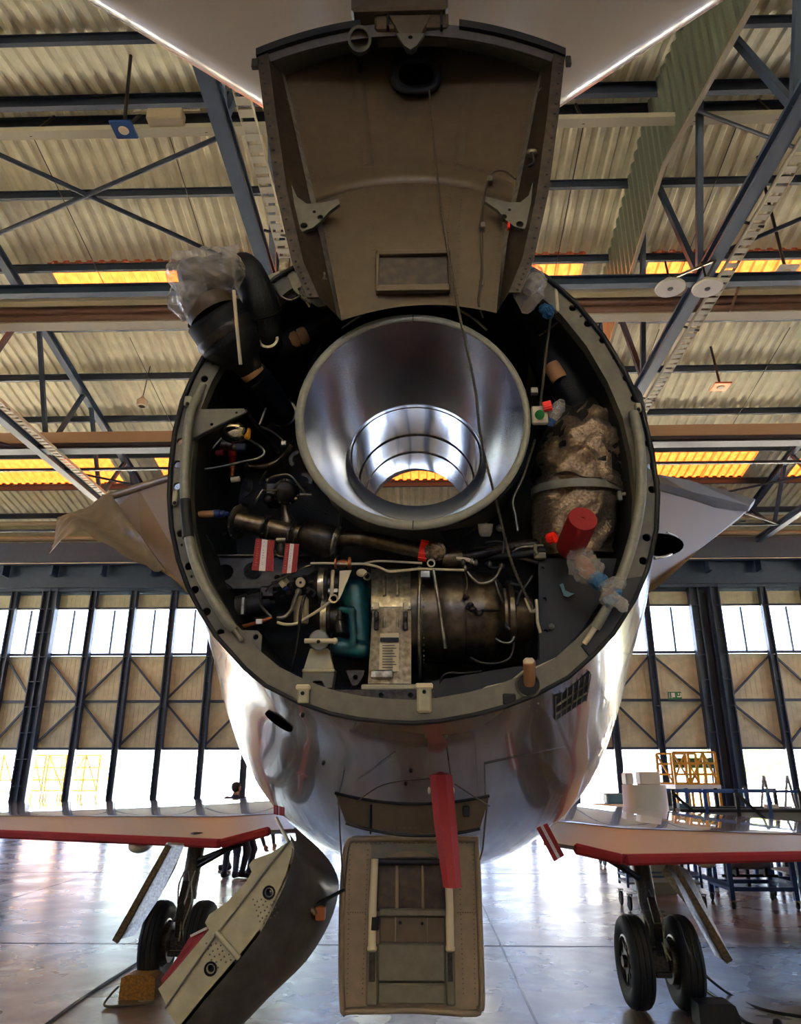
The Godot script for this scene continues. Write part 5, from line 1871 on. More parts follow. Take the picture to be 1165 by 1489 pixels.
func power_unit(j: Node3D) -> void:
	var u := sub("auxiliary_power_unit", j)
	var d := 2.60
	# turbine drum, its axis across the bay
	LT("drum", [598,897,d], [700,897,d], [[0, 60], [0, 71], [0.1, 71], [0.1, 67], [0.14, 67], [0.14, 70], [0.17, 70], [0.17, 66], [0.42, 66], [0.45, 68], [0.7, 68], [0.73, 67], [1.0, 66]], M.drum_steel, u, 48)
	LT("drum", [688,897,d], [772,897,d], [[0, 66], [0.3, 66], [0.38, 60], [0.5, 46], [0.55, 46], [0.58, 52], [0.66, 52], [0.7, 40], [1, 34], [1, 0.1]], M.hot_steel, u, 40)
	LT("drum_ring", [608,897,d], [613,897,d], [[0, 70], [0, 74], [1, 74], [1, 70]], M.steel, u, 48)
	LT("drum_ring", [672,897,d], [675,897,d], [[0, 66], [0, 70], [1, 70], [1, 66]], M.dark_steel, u, 48)
	var st := geo()
	var k := mpp(d, 897)
	var c := Q(615, 897, d)
	for i in 40:
		var a := TAU * i / 40
		ball(st, c + Vector3(0, cos(a), sin(a)) * 68.5 * k, Vector3.ONE * 1.8 * k, 6, 4)
	tag(mk("ring_bolt", st, M.steel, u), "", "", "", "stuff")
	# broad polished band with latches
	st = geo()
	var half := func(y0: float, y1: float, x0: float, x1: float, dd: float) -> void:
		sheet(st, 4, 14, func(a, b):
			var y: float = lerpf(y0, y1, b)
			var e: float = clampf((y - 897.0) / 74.0, -1, 1)
			return Q(lerpf(x0, x1, a), y, dd - 0.165 * sqrt(maxf(1 - e * e, 0.0))) + Vector3(0, 0, 0), Vector3(0, 0, -0.01))
	half.call(827.0, 890.0, 540.0, 599.0, d - 0.005)
	mk("upper_band", st, M.polished, u)
	st = geo()
	sheet(st, 6, 10, func(a, b):
		var y: float = lerpf(884.0, 994.0, b)
		return Q(lerpf(lerpf(542, 535, b), 598, a), y, d - 0.185 + 0.03 * sin(PI * 0.5 * b) - 0.012 * sin(PI * a)), Vector3(0, 0, -0.012))
	mk("lower_band", st, M.polished, u)
	BX("band_step", 539, 882, 599, 887, d - 0.19, 0.02, M.steel, u, 0.003)
	for x in [547.0, 590.0]:
		BX("latch", x - 4, 876, x + 4, 886, d - 0.195, 0.02, M.bone, u, 0.003)
		BX("latch_hasp", x - 3, 888, x + 3, 916, d - 0.2, 0.02, M.dark_steel, u, 0.003)
		BL("latch_pin", x, 900, d - 0.21, [3, 4, 3], M.dark_steel, u, 0.0, 8)
	for x in [559.0, 578.0]:
		TB("pressed_rib", [x, 838, d - 0.125, x, 850, d - 0.148, x, 866, d - 0.162], 2.6, M.polished, u, 8)
		TB("pressed_rib", [x, 896, d - 0.186, x, 912, d - 0.183], 2.6, M.polished, u, 8, false)
	PL("data_plate", [553,921, 580,920, 580,976, 551,977], d - 0.186, 0.006, M.bone, u)
	BX("plate_bar", 553, 927, 580, 933, d - 0.197, 0.004, M.ink, u, 0.001)
	st = geo()
	for i in 9:
		var y := 938 + i * 4.0
		var a := Q(556, y, d - 0.1935)
		var b := Q(556 + 18 + 3 * sin(i * 2.1), y + 0.9, d - 0.1935)
		cbox(st, (a + b) / 2, Vector3(b.x - a.x, a.y - b.y, 0.002))
	mk("plate_print", st, M.dark_steel, u)
	BX("foot_plate", 538, 974, 572, 986, d - 0.2, 0.02, M.polished, u, 0.004)
	BX("base_plate", 525, 995, 606, 1003, 2.38, 0.08, M.primer_pale, u, 0.004)
	# teal gear case, cast in lobes
	st = geo()
	var body := Q(512, 905, d)
	k = mpp(d, 905)
	var nz := FastNoiseLite.new()
	nz.seed = 5
	nz.frequency = 0.5
	field(st, [[Q(516, 860, d - 0.10), Q(524, 925, d - 0.10), 17 * k, 15 * k], [Q(503, 868, d - 0.08), Q(512, 850, d - 0.06), 14 * k, 13 * k], [Q(528, 850, d - 0.08), Q(530, 940, d - 0.09), 9 * k, 9 * k], [Q(494, 940, d - 0.12), Q(526, 945, d - 0.12), 13 * k, 13 * k], [Q(490, 948, d - 0.1), Q(527, 950, d - 0.1), 9 * k, 9 * k], [Q(496, 886, d - 0.15), Q(512, 888, d - 0.16), 5 * k, 5 * k], [Q(512, 888, d - 0.16), Q(514, 935, d - 0.15), 5 * k, 5 * k]], 0.006, 0.012)
	mk("gear_case", st, M.teal, u)
	PL("shield_plate", [494,830, 511,829, 496,866, 492,873], d - 0.17, 0.008, M.bone, u)
	BL("oil_cap", 526, 833, d - 0.15, [8, 6, 6], M.bone, u, 0.0, 12)
	flange("cap_ring", 534, 838, d - 0.15, Vector3(0.4, -0.3, 0.8), 6, 2, M.steel, u, 0)
	# accessories on the left of the case
	for q in [[468, 852, 26], [472, 899, 28]]:
		LT("accessory", [q[0] - 14, q[1], d - 0.04], [q[0] + 26, q[1], d - 0.04], [[0, 0.1], [0, q[2] * 0.7], [0.3, q[2]], [0.34, q[2]], [0.34, q[2] * 0.86], [0.5, q[2] * 0.86], [0.5, q[2]], [0.6, q[2]], [0.6, q[2] * 0.8], [1, q[2] * 0.8]], M.dark_steel, u, 28)
		LT("bright_band", [q[0] - 3, q[1], d - 0.04], [q[0] + 5, q[1], d - 0.04], [[0, q[2] * 0.9], [0, q[2] * 1.02], [1, q[2] * 1.02], [1, q[2] * 0.9]], M.polished, u, 28)
	TB("vertical_rod", [484,830,d - 0.13, 483,850,d - 0.15, 482,866,d - 0.15], 2.8, M.bone, u, 8)
	BX("rod_block", 476, 855, 492, 862, d - 0.15, 0.02, M.steel, u, 0.003)
	LT("dipstick", [494,888,d - 0.17], [495,920,d - 0.16], [[0, 3], [0.2, 4], [0.25, 6], [0.4, 6], [0.45, 4], [0.7, 7], [1, 7], [1, 0.1]], M.dark_steel, u, 12)
	flange("eye_fitting", 485, 871, d - 0.16, Vector3(0.2, 0.2, 1), 7, 2, M.steel, u, 0)
	# filter bowl, gauge and hoses
	LT("filter_bowl", [438,868,d - 0.08], [438,908,d - 0.08], [[0, 8], [0.1, 11], [0.9, 11], [1, 9], [1, 0.1]], M.beige_steel, u, 20)
	LT("gauge", [437,847,d - 0.1], [437,847,d - 0.13], [[0, 7.5], [0.8, 7.5], [1, 6.5], [1, 0.1]], M.bone, u, 18)
	BL("gauge_hub", 437, 847, d - 0.135, [2, 2, 1.5], M.ink, u, 0.0, 8)
	TB("hose", [434,860,d - 0.13, 428,874,d - 0.13, 424,886,d - 0.12, 414,897,d - 0.12, 403,899,d - 0.12], 3.0, M.steel, u, 8)
	BL("hose_union", 434, 861, d - 0.13, [5, 6, 5], M.steel, u, 0.0, 10)
	TB("hose", [403,905,d - 0.12, 416,908,d - 0.12, 432,906,d - 0.12, 456,892,d - 0.13, 474,880,d - 0.14, 482,873,d - 0.15], 2.3, M.bone, u, 7)
	TB("hose", [396,898,d - 0.12, 385,902,d - 0.12, 372,906,d - 0.12, 350,912,d - 0.1, 338,916,d - 0.08], 3.0, M.copper, u, 8)
	BX("hose_label", 372, 900, 381, 907, d - 0.14, 0.01, M.tag_white, u, 0.002)
	TB("hose", [380,862,d - 0.06, 380,880,d - 0.1, 387,890,d - 0.12, 395,897,d - 0.12], 2.2, M.steel, u, 7)
	TB("hose", [443,866,d - 0.13, 438,885,d - 0.13, 435,915,d - 0.12, 431,945,d - 0.1, 421,985,d - 0.08, 417,1000,d - 0.06], 2.6, M.dark_steel, u, 7)
	TB("hose", [446,862,d - 0.12, 452,857,d - 0.12, 458,862,d - 0.12, 454,868,d - 0.12], 2.2, M.dark_blue, u, 7)
	LT("pump", [345,884,d], [395,876,d], [[0, 0.1], [0, 17], [0.3, 19], [0.34, 16], [0.7, 18], [1, 14], [1, 0.1]], M.dark_blue, u, 20)
	BX("pump_band", 351, 868, 355, 894, d - 0.07, 0.02, M.steel, u, 0.003)
	BX("controller", 378, 852, 398, 868, d - 0.06, 0.05, M.dark_steel, u, 0.005)
	LT("connector", [408,852,d - 0.1], [419,843,d - 0.1], [[0, 0.1], [0, 6], [0.5, 6], [0.6, 4], [1, 4], [1, 0.1]], M.bone, u, 12)
	BL("blue_plug", 415, 856, d - 0.1, [5, 4, 4], M.blue_cap, u, 0.0, 8)
	TB("igniter_lead", [395,846,d - 0.12, 412,840,d - 0.12, 424,834,d - 0.13, 440,826,d - 0.14, 452,822,d - 0.14], 2.2, M.steel, u, 7)
	TB("igniter_lead", [386,860,d - 0.1, 396,850,d - 0.11, 404,846,d - 0.11, 412,836,d - 0.12], 1.6, M.dark_steel, u, 6)
	for q in [[403, 839], [420, 862], [400, 862], [443, 838], [452, 846], [424, 852], [410, 868], [396, 876], [430, 842], [447, 856]]:
		BL("fitting", q[0], q[1], d - 0.09, [4.5, 3.5, 4], M.dark_steel, u, 0.0, 8)
	# lines over the top
	TB("cross_line", [452,819,d - 0.16, 480,819,d - 0.17, 505,820,d - 0.17, 530,820,d - 0.17, 552,825,d - 0.18, 566,831,d - 0.18, 590,829,d - 0.18, 612,827,d - 0.18, 640,828,d - 0.18, 675,829,d - 0.17], 1.9, M.bone, u, 7)
	TB("cross_line", [528,820,d - 0.16, 548,816,d - 0.16, 580,817,d - 0.16, 614,819,d - 0.16], 1.7, M.bone, u, 6)
	LT("spool", [486,819,d - 0.16], [512,819,d - 0.16], [[0, 3], [0.05, 8], [0.15, 8], [0.18, 4], [0.4, 6], [0.6, 6], [0.75, 4], [0.8, 9], [0.95, 9], [1, 3]], M.copper, u, 14)
	flange("lifting_eye", 627, 819, d - 0.19, Vector3(0.1, 0, 1), 6, 2, M.bone, u, 0)
	TB("diagonal_rod", [630,828,d - 0.2, 636,862,d - 0.2, 648,943,d - 0.19], 2.6, M.steel, u, 8, false)
	BX("drum_bracket", 611, 829, 626, 840, d - 0.19, 0.03, M.steel, u, 0.003)
	TB("edge_strap", [612,828,d - 0.16, 610,860,d - 0.19, 609,900,d - 0.19, 610,950,d - 0.17, 611,985,d - 0.1], 2.6, M.steel, u, 6)
	for q in [[678, 868, 5], [684, 880, 6], [688, 886, 6], [697, 892, 6], [680, 884, 4], [702, 888, 3]]: BL("probe", q[0], q[1], d - 0.175, [q[2], q[2] * 0.8, q[2]], M.dark_steel, u, 0.0, 8)
	TB("probe_lead", [703,888,d - 0.18, 716,888,d - 0.17, 727,888,d - 0.14], 1.6, M.dark_steel, u, 6)
	TB("probe_lead", [675,870,d - 0.18, 679,850,d - 0.17, 676,830,d - 0.15], 1.8, M.dark_steel, u, 6)
	# tangle at the rear top right of the unit
	TB("rear_line", [680,832,d - 0.15, 688,842,d - 0.15, 698,848,d - 0.15, 712,846,d - 0.15, 722,838,d - 0.15, 728,826,d - 0.14], 2.2, M.steel, u, 7)
	TB("rear_line", [664,812,d - 0.12, 680,814,d - 0.13, 692,819,d - 0.13], 3.0, M.bone, u, 8)
	for q in [[686, 816], [692, 818], [674, 817], [730, 823], [712, 820], [676, 826]]: BL("union", q[0], q[1], d - 0.13, [4, 5, 4], M.steel, u, 0.0, 8)
	TB("rear_line", [706,818,d - 0.12, 718,826,d - 0.12, 730,823,d - 0.12], 2.4, M.dark_steel, u, 7)
	TB("rear_line", [720,842,d - 0.14, 724,858,d - 0.14, 731,876,d - 0.12], 2.0, M.steel, u, 6)
	TB("rear_line", [733,856,d - 0.1, 736,880,d - 0.1, 734,905,d - 0.1, 742,916,d - 0.1], 3.0, M.dark_steel, u, 7)
	TB("rear_line", [716,925,d - 0.12, 730,934,d - 0.12, 742,934,d - 0.12, 748,926,d - 0.12], 2.0, M.steel, u, 7)
	TB("rear_line", [684,956,d - 0.12, 702,964,d - 0.12, 726,964,d - 0.12, 742,956,d - 0.12, 748,935,d - 0.12], 1.8, M.dark_steel, u, 7)
	TB("rear_line", [752,860,d - 0.05, 756,890,d - 0.05, 754,920,d - 0.05], 3.0, M.dark_steel, u, 7)
	TB("ground_strap", [640,994,2.36, 645,982,2.35, 656,978,2.35, 672,979,2.36, 700,976,2.38], 1.8, M.dark_steel, u, 6)
	# mount stand with its knob
	var m := sub("mount_stand", j)
	PL("stand_upper", [451,943, 477,943, 485,975, 441,975], 2.42, 0.05, M.primer_pale, m)
	PL("stand_lower", [440,977, 486,977, 483,1000, 474,1000, 468,990, 456,990, 450,1000, 440,1000], 2.40, 0.06, M.primer, m)
	BX("stand_lip", 439, 972, 487, 978, 2.395, 0.06, M.primer_pale, m, 0.004)
	LT("knob", [464,931,2.40], [464,931,2.37], [[0, 15], [0.6, 15], [1, 13], [1, 0.1]], M.grey_top, m, 24)
	TB("knob_bar", [443,932,2.355, 486,932,2.355], 3.6, M.bone, m, 10, false)
	BL("bar_end", 487, 932, 2.355, [4.5, 5, 4.5], M.bone, m, 0.0, 10)
	BL("knob_bolt", 463, 933, 2.345, [3, 3, 3], M.dark_steel, m, 0.0, 8)
	PL("corner_plate", [504,975, 530,975, 528,983, 520,996, 512,996, 507,984], 2.43, 0.01, M.dark_steel, j, [[517, 985, 4]])

func bay_right(j: Node3D) -> void:
	# foil-wrapped exhaust duct
	var f := sub("insulated_duct", j)
	var nz := FastNoiseLite.new()
	nz.seed = 17
	nz.frequency = 1.0
	var mk_foil := func(pts: Array, rad: Array, amp: float) -> SurfaceTool:
		var st := geo()
		var c := curve(QA(pts), 6)
		var rings := []
		for i in c.size():
			var t: Vector3 = (c[mini(i + 1, c.size() - 1)] - c[maxi(i - 1, 0)]).normalized()
			var x := Vector3.BACK - t * t.dot(Vector3.BACK)
			x = x.normalized()
			var y := t.cross(x)
			var u := float(i) / (c.size() - 1) * (rad.size() - 1)
			var k := mini(int(u), rad.size() - 2)
			var r: float = lerpf(rad[k], rad[k + 1], u - k) * mpp(2.55, 690)
			var ring := []
			for s in 48:
				var a := TAU * s / 48
				var dir := x * cos(a) + y * sin(a)
				var p: Vector3 = c[i] + dir * r
				var ridge := 1.0 - absf(nz.get_noise_3dv(p * Vector3(9, 5, 9)))
				var fine := nz.get_noise_3dv(p * 34.0)
				ring.append(p + dir * amp * (ridge * ridge * 2.6 - 1.6 + fine * 0.5))
			rings.append(ring)
		loft(st, rings)
		return st
	mk("foil_elbow", mk_foil.call([888,600,2.66, 874,618,2.58, 858,648,2.54, 846,680,2.54, 840,712,2.545], [26, 40, 52, 58, 61], 0.024), M.foil, f)
	mk("foil_drop", mk_foil.call([840,708,2.56, 836,745,2.56, 834,785,2.57, 835,806,2.58], [61, 58, 54, 52], 0.014), M.foil, f)
	mk("dark_sleeve", mk_foil.call([906,588,2.72, 888,606,2.66, 866,638,2.62, 850,672,2.60, 844,705,2.58], [34, 54, 66, 71, 68], 0.012), M.foil_dark, f)
	var st := geo()
	var c := Q(840, 722, 2.55)
	var k := mpp(2.55, 715)
	lathe(st, c, Vector3(0.02, 1, 0.14), [[0.0, 63 * k], [0.0, 66 * k], [0.028, 66 * k], [0.028, 63 * k]], 40)
	mk("clamp_band", st, M.ring_grey, f)
	TB("band_strap", [903,719,2.45, 916,717,2.44, 930,715,2.42], 2.2, M.bone, f, 7, false)
	BX("band_buckle", 898, 713, 906, 727, 2.44, 0.02, M.ring_grey, f, 0.003)
	# fire wall
	PL("fire_wall", [783,812, 912,812, 932,820, 924,850, 905,895, 880,930, 850,958, 800,972, 783,976], 2.50, 0.012, M.fire_wall, j, [])
	PL("wall_strip", [783,812, 795,812, 800,974, 785,977], 2.485, 0.012, M.dark_blue, j, [[789, 827, 3.2], [792, 872, 3.2], [794, 918, 3.2]])
	for q in [[802, 911], [803, 960], [823, 952]]: LT("wall_stud", [q[0], q[1], 2.49], [q[0], q[1], 2.475], [[0, 4.5], [0.8, 4.2], [1, 0.1]], M.primer, j, 12)
	PL("torn_label", [814,850, 819,848, 822,858, 830,862, 836,863, 826,868, 820,866], 2.48, 0.003, M.pale_blue, j)
	BX("wall_clip", 777, 803, 795, 812, 2.46, 0.02, M.primer, j, 0.003)
	TB("clip_link", [779,792,2.46, 779,800,2.45, 782,806,2.45], 2.6, M.primer, j, 7)
	# catch that holds the pull cord
	var g := sub("cord_catch", j)
	TB("catch_arm", [764,870,2.45, 768,880,2.44, 772,888,2.44], 2.2, M.bone, g, 6, false)
	BX("catch_body", 770, 884, 781, 890, 2.44, 0.02, M.bone, g, 0.003)
	TB("catch_arm", [780,872,2.45, 781,888,2.44, 782,905,2.44, 786,920,2.45], 2.4, M.bone, g, 6)
	TB("stay", [752,880,2.5, 757,862,2.5, 766,850,2.5, 774,838,2.5], 2.6, M.dark_steel, j, 7)
	TB("stay", [742,848,2.52, 758,852,2.52, 766,856,2.52], 2.0, M.dark_steel, j, 6)
	# lines between the duct ring and the fire wall
	TB("angled_line", [778,640,2.55, 762,690,2.5, 746,726,2.48, 749,748,2.48, 753,772,2.48], 2.2, M.steel, j, 7)
	TB("thin_line", [706,798,2.5, 730,796,2.48, 732,786,2.48], 1.4, M.dark_steel, j, 6)
	TB("thin_line", [706,788,2.48, 730,788,2.47, 731,804,2.47], 1.4, M.dark_steel, j, 6)
	TB("thin_line", [745,802,2.46, 757,796,2.46, 775,794,2.46, 790,793,2.46], 2.0, M.steel, j, 7)
	TB("dark_tray", [690,796,2.55, 720,802,2.55, 760,812,2.55, 784,818,2.55], 4.0, M.dark_steel, j, 6, false)
	PL("corner_web", [640,772, 690,765, 668,792, 652,795], 2.62, 0.01, M.dark_blue, j)
	PL("rear_strut", [872,545, 878,540, 884,575, 886,596, 880,596], 2.7, 0.01, M.dark_steel, j)
	TB("rear_strut", [880,548,2.7, 895,566,2.7, 905,585,2.7], 3, M.dark_steel, j, 6, false)
	BL("bolt_head", 745, 796, 2.45, [5, 4, 4], M.dark_steel, j, 0.0, 8)
	# pipe stubs near the top right
	BX("bracket_post", 806, 410, 814, 452, 2.33, 0.02, M.bone, j, 0.003)
	TB("thin_rod", [801,462,2.36, 795,510,2.40, 786,590,2.42], 2.0, M.cord, j, 6, false)
	TB("thin_rod", [806,456,2.36, 832,484,2.38], 1.5, M.cord, j, 6, false)
	TB("thin_rod", [784,488,2.42, 802,476,2.4, 818,464,2.38], 1.5, M.cord, j, 6, false)

func smin(a: float, b: float, k: float) -> float:
	var h := maxf(k - absf(a - b), 0.0) / k
	return minf(a, b) - h * h * k * 0.25

func field(st: SurfaceTool, bones: Array, cell: float, blend: float, tint = null) -> void:   # tapered capsules joined by a smooth minimum, meshed as surface nets
	var lo := Vector3(1e9, 1e9, 1e9)
	var hi := -lo
	for b in bones:
		for e in 2:
			lo = lo.min(b[e] - Vector3.ONE * (b[2 + e] + cell * 3))
			hi = hi.max(b[e] + Vector3.ONE * (b[2 + e] + cell * 3))
	var n := Vector3i(((hi - lo) / cell).ceil()) + Vector3i.ONE
	var v := PackedFloat32Array()
	v.resize(n.x * n.y * n.z)
	v.fill(9.0)
	var sy := n.x
	var sz := n.x * n.y
	for b in bones:                                       # visits only the cells near each bone
		var p: Vector3 = b[0]
		var q: Vector3 = b[1]
		var ra: float = b[2]
		var rb: float = b[3]
		var rr := maxf(ra, rb) + blend + cell * 2
		var i0 := Vector3i(((p.min(q) - Vector3.ONE * rr - lo) / cell).floor()).clamp(Vector3i.ZERO, n - Vector3i.ONE)
		var i1 := Vector3i(((p.max(q) + Vector3.ONE * rr - lo) / cell).ceil()).clamp(Vector3i.ZERO, n - Vector3i.ONE)
		var ax := q - p
		var l2 := maxf(ax.length_squared(), 1e-9)
		for z in range(i0.z, i1.z + 1):
			for y in range(i0.y, i1.y + 1):
				var at := z * sz + y * sy
				for x in range(i0.x, i1.x + 1):
					var w := lo + Vector3(x, y, z) * cell
					var t := clampf((w - p).dot(ax) / l2, 0.0, 1.0)
					var dist := w.distance_to(p + ax * t) - lerpf(ra, rb, t)
					if dist < v[at + x] + blend: v[at + x] = smin(v[at + x], dist, blend)
	var ids := {}
	var pts := PackedVector3Array()
	for z in n.z - 1:
		for y in n.y - 1:
			var at := z * sz + y * sy
			for x in n.x - 1:
				var i := at + x
				var c := [v[i], v[i + 1], v[i + sy], v[i + sy + 1], v[i + sz], v[i + sz + 1], v[i + sz + sy], v[i + sz + sy + 1]]
				var m := 0
				for k in 8:
					if c[k] < 0.0: m += 1
				if m == 0 or m == 8: continue
				var s := Vector3()
				var cnt := 0
				for e in [[0, 1], [2, 3], [4, 5], [6, 7], [0, 2], [1, 3], [4, 6], [5, 7], [0, 4], [1, 5], [2, 6], [3, 7]]:
					var f0: float = c[e[0]]
					var f1: float = c[e[1]]
					if (f0 < 0.0) != (f1 < 0.0):
						var t := f0 / (f0 - f1)
						var a := Vector3(e[0] & 1, (e[0] >> 1) & 1, e[0] >> 2)
						var b := Vector3(e[1] & 1, (e[1] >> 1) & 1, e[1] >> 2)
						s += a.lerp(b, t)
						cnt += 1
				ids[i] = pts.size()
				pts.append(lo + (Vector3(x, y, z) + s / cnt) * cell)
	smooth(st)
	var put := func(a: int, b: int, c: int, d: int, flip: bool) -> void:
		var o := [pts[a], pts[b], pts[c], pts[d]]
		if flip: o = [o[3], o[2], o[1], o[0]]
		for k in [0, 1, 2, 0, 2, 3]:
			if tint != null: st.set_color(tint.call(o[k]))
			st.add_vertex(o[k])
	for i in ids:
		var in0: bool = v[i] < 0.0
		if in0 != (v[i + 1] < 0.0) and ids.has(i - sy) and ids.has(i - sz) and ids.has(i - sy - sz): put.call(ids[i], ids[i - sy], ids[i - sy - sz], ids[i - sz], in0)
		if in0 != (v[i + sy] < 0.0) and ids.has(i - 1) and ids.has(i - sz) and ids.has(i - 1 - sz): put.call(ids[i], ids[i - sz], ids[i - 1 - sz], ids[i - 1], in0)
		if in0 != (v[i + sz] < 0.0) and ids.has(i - 1) and ids.has(i - sy) and ids.has(i - 1 - sy): put.call(ids[i], ids[i - 1], ids[i - 1 - sy], ids[i - sy], in0)

# ---------------------------------------------------------------- loose things on and round the jet
func crumple(called: String, pts: Array, rad: Array, amp: float, mat: Material, parent: Node, sd: int, seg := 30) -> MeshInstance3D:   # a wrinkled bag round a line of points; radii in pixels
	var nz := FastNoiseLite.new()
	nz.seed = sd
	nz.frequency = 1.0
	var st := geo()
	var c := curve(QA(pts), 6)
	var k := mpp(pts[2], pts[1])
	var rings := []
	var x := Vector3()
	for i in c.size():
		var t: Vector3 = (c[mini(i + 1, c.size() - 1)] - c[maxi(i - 1, 0)]).normalized()
		if i == 0: x = aim(t).x
		x = (x - t * x.dot(t)).normalized()
		var y := t.cross(x)
		var u := float(i) / (c.size() - 1) * (rad.size() - 1)
		var m := mini(int(u), rad.size() - 2)
		var r: float = lerpf(rad[m], rad[m + 1], u - m) * k
		var ring := []
		for s in seg:
			var dir := x * cos(TAU * s / seg) + y * sin(TAU * s / seg)
			var p: Vector3 = c[i] + dir * r
			ring.append(p + dir * r * amp * (1.2 * nz.get_noise_3dv(p * 22.0) + 1.3 * absf(nz.get_noise_3dv(p * 55.0)) + 0.5 * nz.get_noise_3dv(p * 120.0)))
		rings.append(ring)
	flat(st)                                              # creased film shows its facets
	for i in rings.size() - 1:
		for s in seg: quad(st, rings[i][s], rings[i + 1][s], rings[i + 1][(s + 1) % seg], rings[i][(s + 1) % seg])
	return mk(called, st, mat, parent)

func single(o: MeshInstance3D, label: String, category: String, group := "") -> void:
	tag(o, label, category, group)

func loose_things() -> void:
	# red guards along the trailing edges
	for s in [[QA([0,1211,8.86, 322,1225,7.87, 394,1206,7.92]), QA([-300,1200,10.16]), "red foam guard along the trailing edge of the left wing"], [QA([834,1231,6.86, 905,1248,6.81, 1165,1243,7.46]), QA([1500,1234,8.56]), "red foam guard along the trailing edge of the right wing"]]:
		var pts: Array = s[0]
		if s[2].contains("left"): pts = s[1] + pts
		else: pts = pts + s[1]
		var h := thing("edge_guard", s[2], "guard", "red wing edge guards")
		for i in pts.size() - 1:
			var st := geo()
			beam(st, pts[i] + Vector3(0, -0.01, 0.02), pts[i + 1] + Vector3(0, -0.01, 0.02), 0.10, 0.085, 0.02)
			mk("guard_length", st, M.red_foam, h)
		settle(h)
	# pull cord from the raised door's port to the catch in the bay
	var st2 := geo()
	var line := QA([624,132,2.30, 640,290,2.25, 665,440,2.20, 690,560,2.24, 700,640,2.26, 722,730,2.32, 745,820,2.40, 776,886,2.43])
	var c := curve(line, 14)
	tube(st2, c, 0.0045, 7)
	for i in range(0, c.size() - 1, 1): ball(st2, c[i], Vector3.ONE * 0.006, 5, 4)
	single(mk("pull_cord", st2, M.cord), "thin brown cord hanging from the raised door's oval port across the duct", "cord")
	# bags
	var h := thing("plastic_bag", "milky plastic bag taped over the big black duct's open end at upper left", "bag", "plastic bags over open pipes")
	crumple("film", [253,408,2.2, 268,402,2.18, 300,399,2.17, 330,392,2.18, 347,386,2.2], [10, 34, 35, 32, 12], 0.16, M.milky_film, h, 3)
	LT("duct_mouth", [262,406,2.2], [338,392,2.2], [[0, 16], [0.1, 26], [0.45, 28], [0.5, 24], [0.9, 27], [1, 18]], M.dark_steel, h, 22)
	crumple("film_corner", [330,372,2.18, 340,364,2.17, 348,355,2.17], [14, 8, 1], 0.2, M.milky_film, h, 5, 14)
	crumple("film_skirt", [268,420,2.18, 276,436,2.19, 290,444,2.21], [22, 30, 26], 0.2, M.milky_film, h, 6)
	settle(h)
	h = thing("plastic_bag", "clear plastic bag tied over a pipe end left of the raised door's lower corner", "bag", "plastic bags over open pipes")
	crumple("film", [448,404,2.3, 458,414,2.27, 464,428,2.28, 468,446,2.3], [8, 20, 19, 4], 0.3, M.milky_film, h, 8)
	LT("wrapped_end", [452,410,2.3], [470,424,2.3], [[0, 12], [0.6, 13], [1, 8], [1, 0.1]], M.steel, h)
	settle(h)
	h = thing("plastic_bag", "clear plastic bag tied over a pipe end right of the raised door's lower corner", "bag", "plastic bags over open pipes")
	crumple("film", [778,392,2.3, 774,408,2.27, 768,430,2.27, 764,456,2.3], [8, 19, 19, 4], 0.3, M.milky_film, h, 9)
	LT("wrapped_end", [782,404,2.3], [766,424,2.3], [[0, 11], [0.6, 12], [1, 8], [1, 0.1]], M.steel, h)
	settle(h)
	h = thing("plastic_bag", "crumpled plastic bag tied with blue tape on the pipe below the red foam plug", "bag", "plastic bags over open pipes")
	crumple("film", [836,806,2.36, 846,818,2.33, 858,832,2.32, 866,844,2.32], [12, 20, 20, 11], 0.26, M.milky_film, h, 11)
	LT("wrapped_fitting", [842,812,2.36], [860,838,2.34], [[0, 8], [0.3, 12], [0.6, 9], [0.62, 13], [1, 8], [1, 0.1]], M.copper, h)
	crumple("tape_band", [862,838,2.315, 872,847,2.31, 878,853,2.31], [11, 12, 10], 0.2, M.blue_tape, h, 12)
	settle(h)
	h = thing("plastic_bag", "knotted plastic wrap with blue tape round the right edge pipe", "bag", "plastic bags over open pipes")
	crumple("film", [876,862,2.30, 886,856,2.29, 897,848,2.29, 908,842,2.29], [10, 13, 11, 6], 0.4, M.milky_film, h, 13)
	crumple("film", [882,866,2.29, 890,874,2.28, 896,880,2.28], [12, 12, 6], 0.4, M.milky_film, h, 14)
	crumple("film_tail", [896,868,2.28, 904,878,2.27, 908,890,2.27], [4, 9, 3], 0.4, M.milky_film, h, 15)
	crumple("tape_band", [884,868,2.285, 892,880,2.28], [8, 9], 0.2, M.blue_tape, h, 16)
	crumple("tape_band", [894,861,2.28, 904,861,2.28], [5, 4], 0.2, M.blue_tape, h, 17)
	settle(h)
	h = thing("plastic_bag", "small clear bag with blue tape on the bracket right of the duct ring", "bag", "plastic bags over open pipes")
	crumple("film", [800,612,2.36, 806,602,2.35, 813,590,2.35, 818,583,2.36], [7, 9, 8, 3], 0.3, M.film, h, 18)
	crumple("tape_band", [798,618,2.355, 802,610,2.35], [6, 7], 0.2, M.blue_tape, h, 19)
	settle(h)
	h = thing("plastic_cup", "small clear plastic cup on a pipe end right of the duct ring's foot", "cup")
	LT("cup", [706,780,2.45], [706,762,2.44], [[0, 7], [0.3, 10], [1, 11.5], [1, 10], [0.3, 8.5]], M.milky_film, h, 18)
	BL("pipe_end", 727, 768, 2.46, [6, 5, 5], M.steel, h, 0.0, 10)
	settle(h)
	h = thing("foil_wrap", "crumpled pale wrap on the pipe joint right of the big orange cap", "wrap")
	crumple("wrap", [622,800,2.44, 634,802,2.43, 644,806,2.44], [9, 13, 8], 0.3, M.foil, h, 21)
	settle(h)
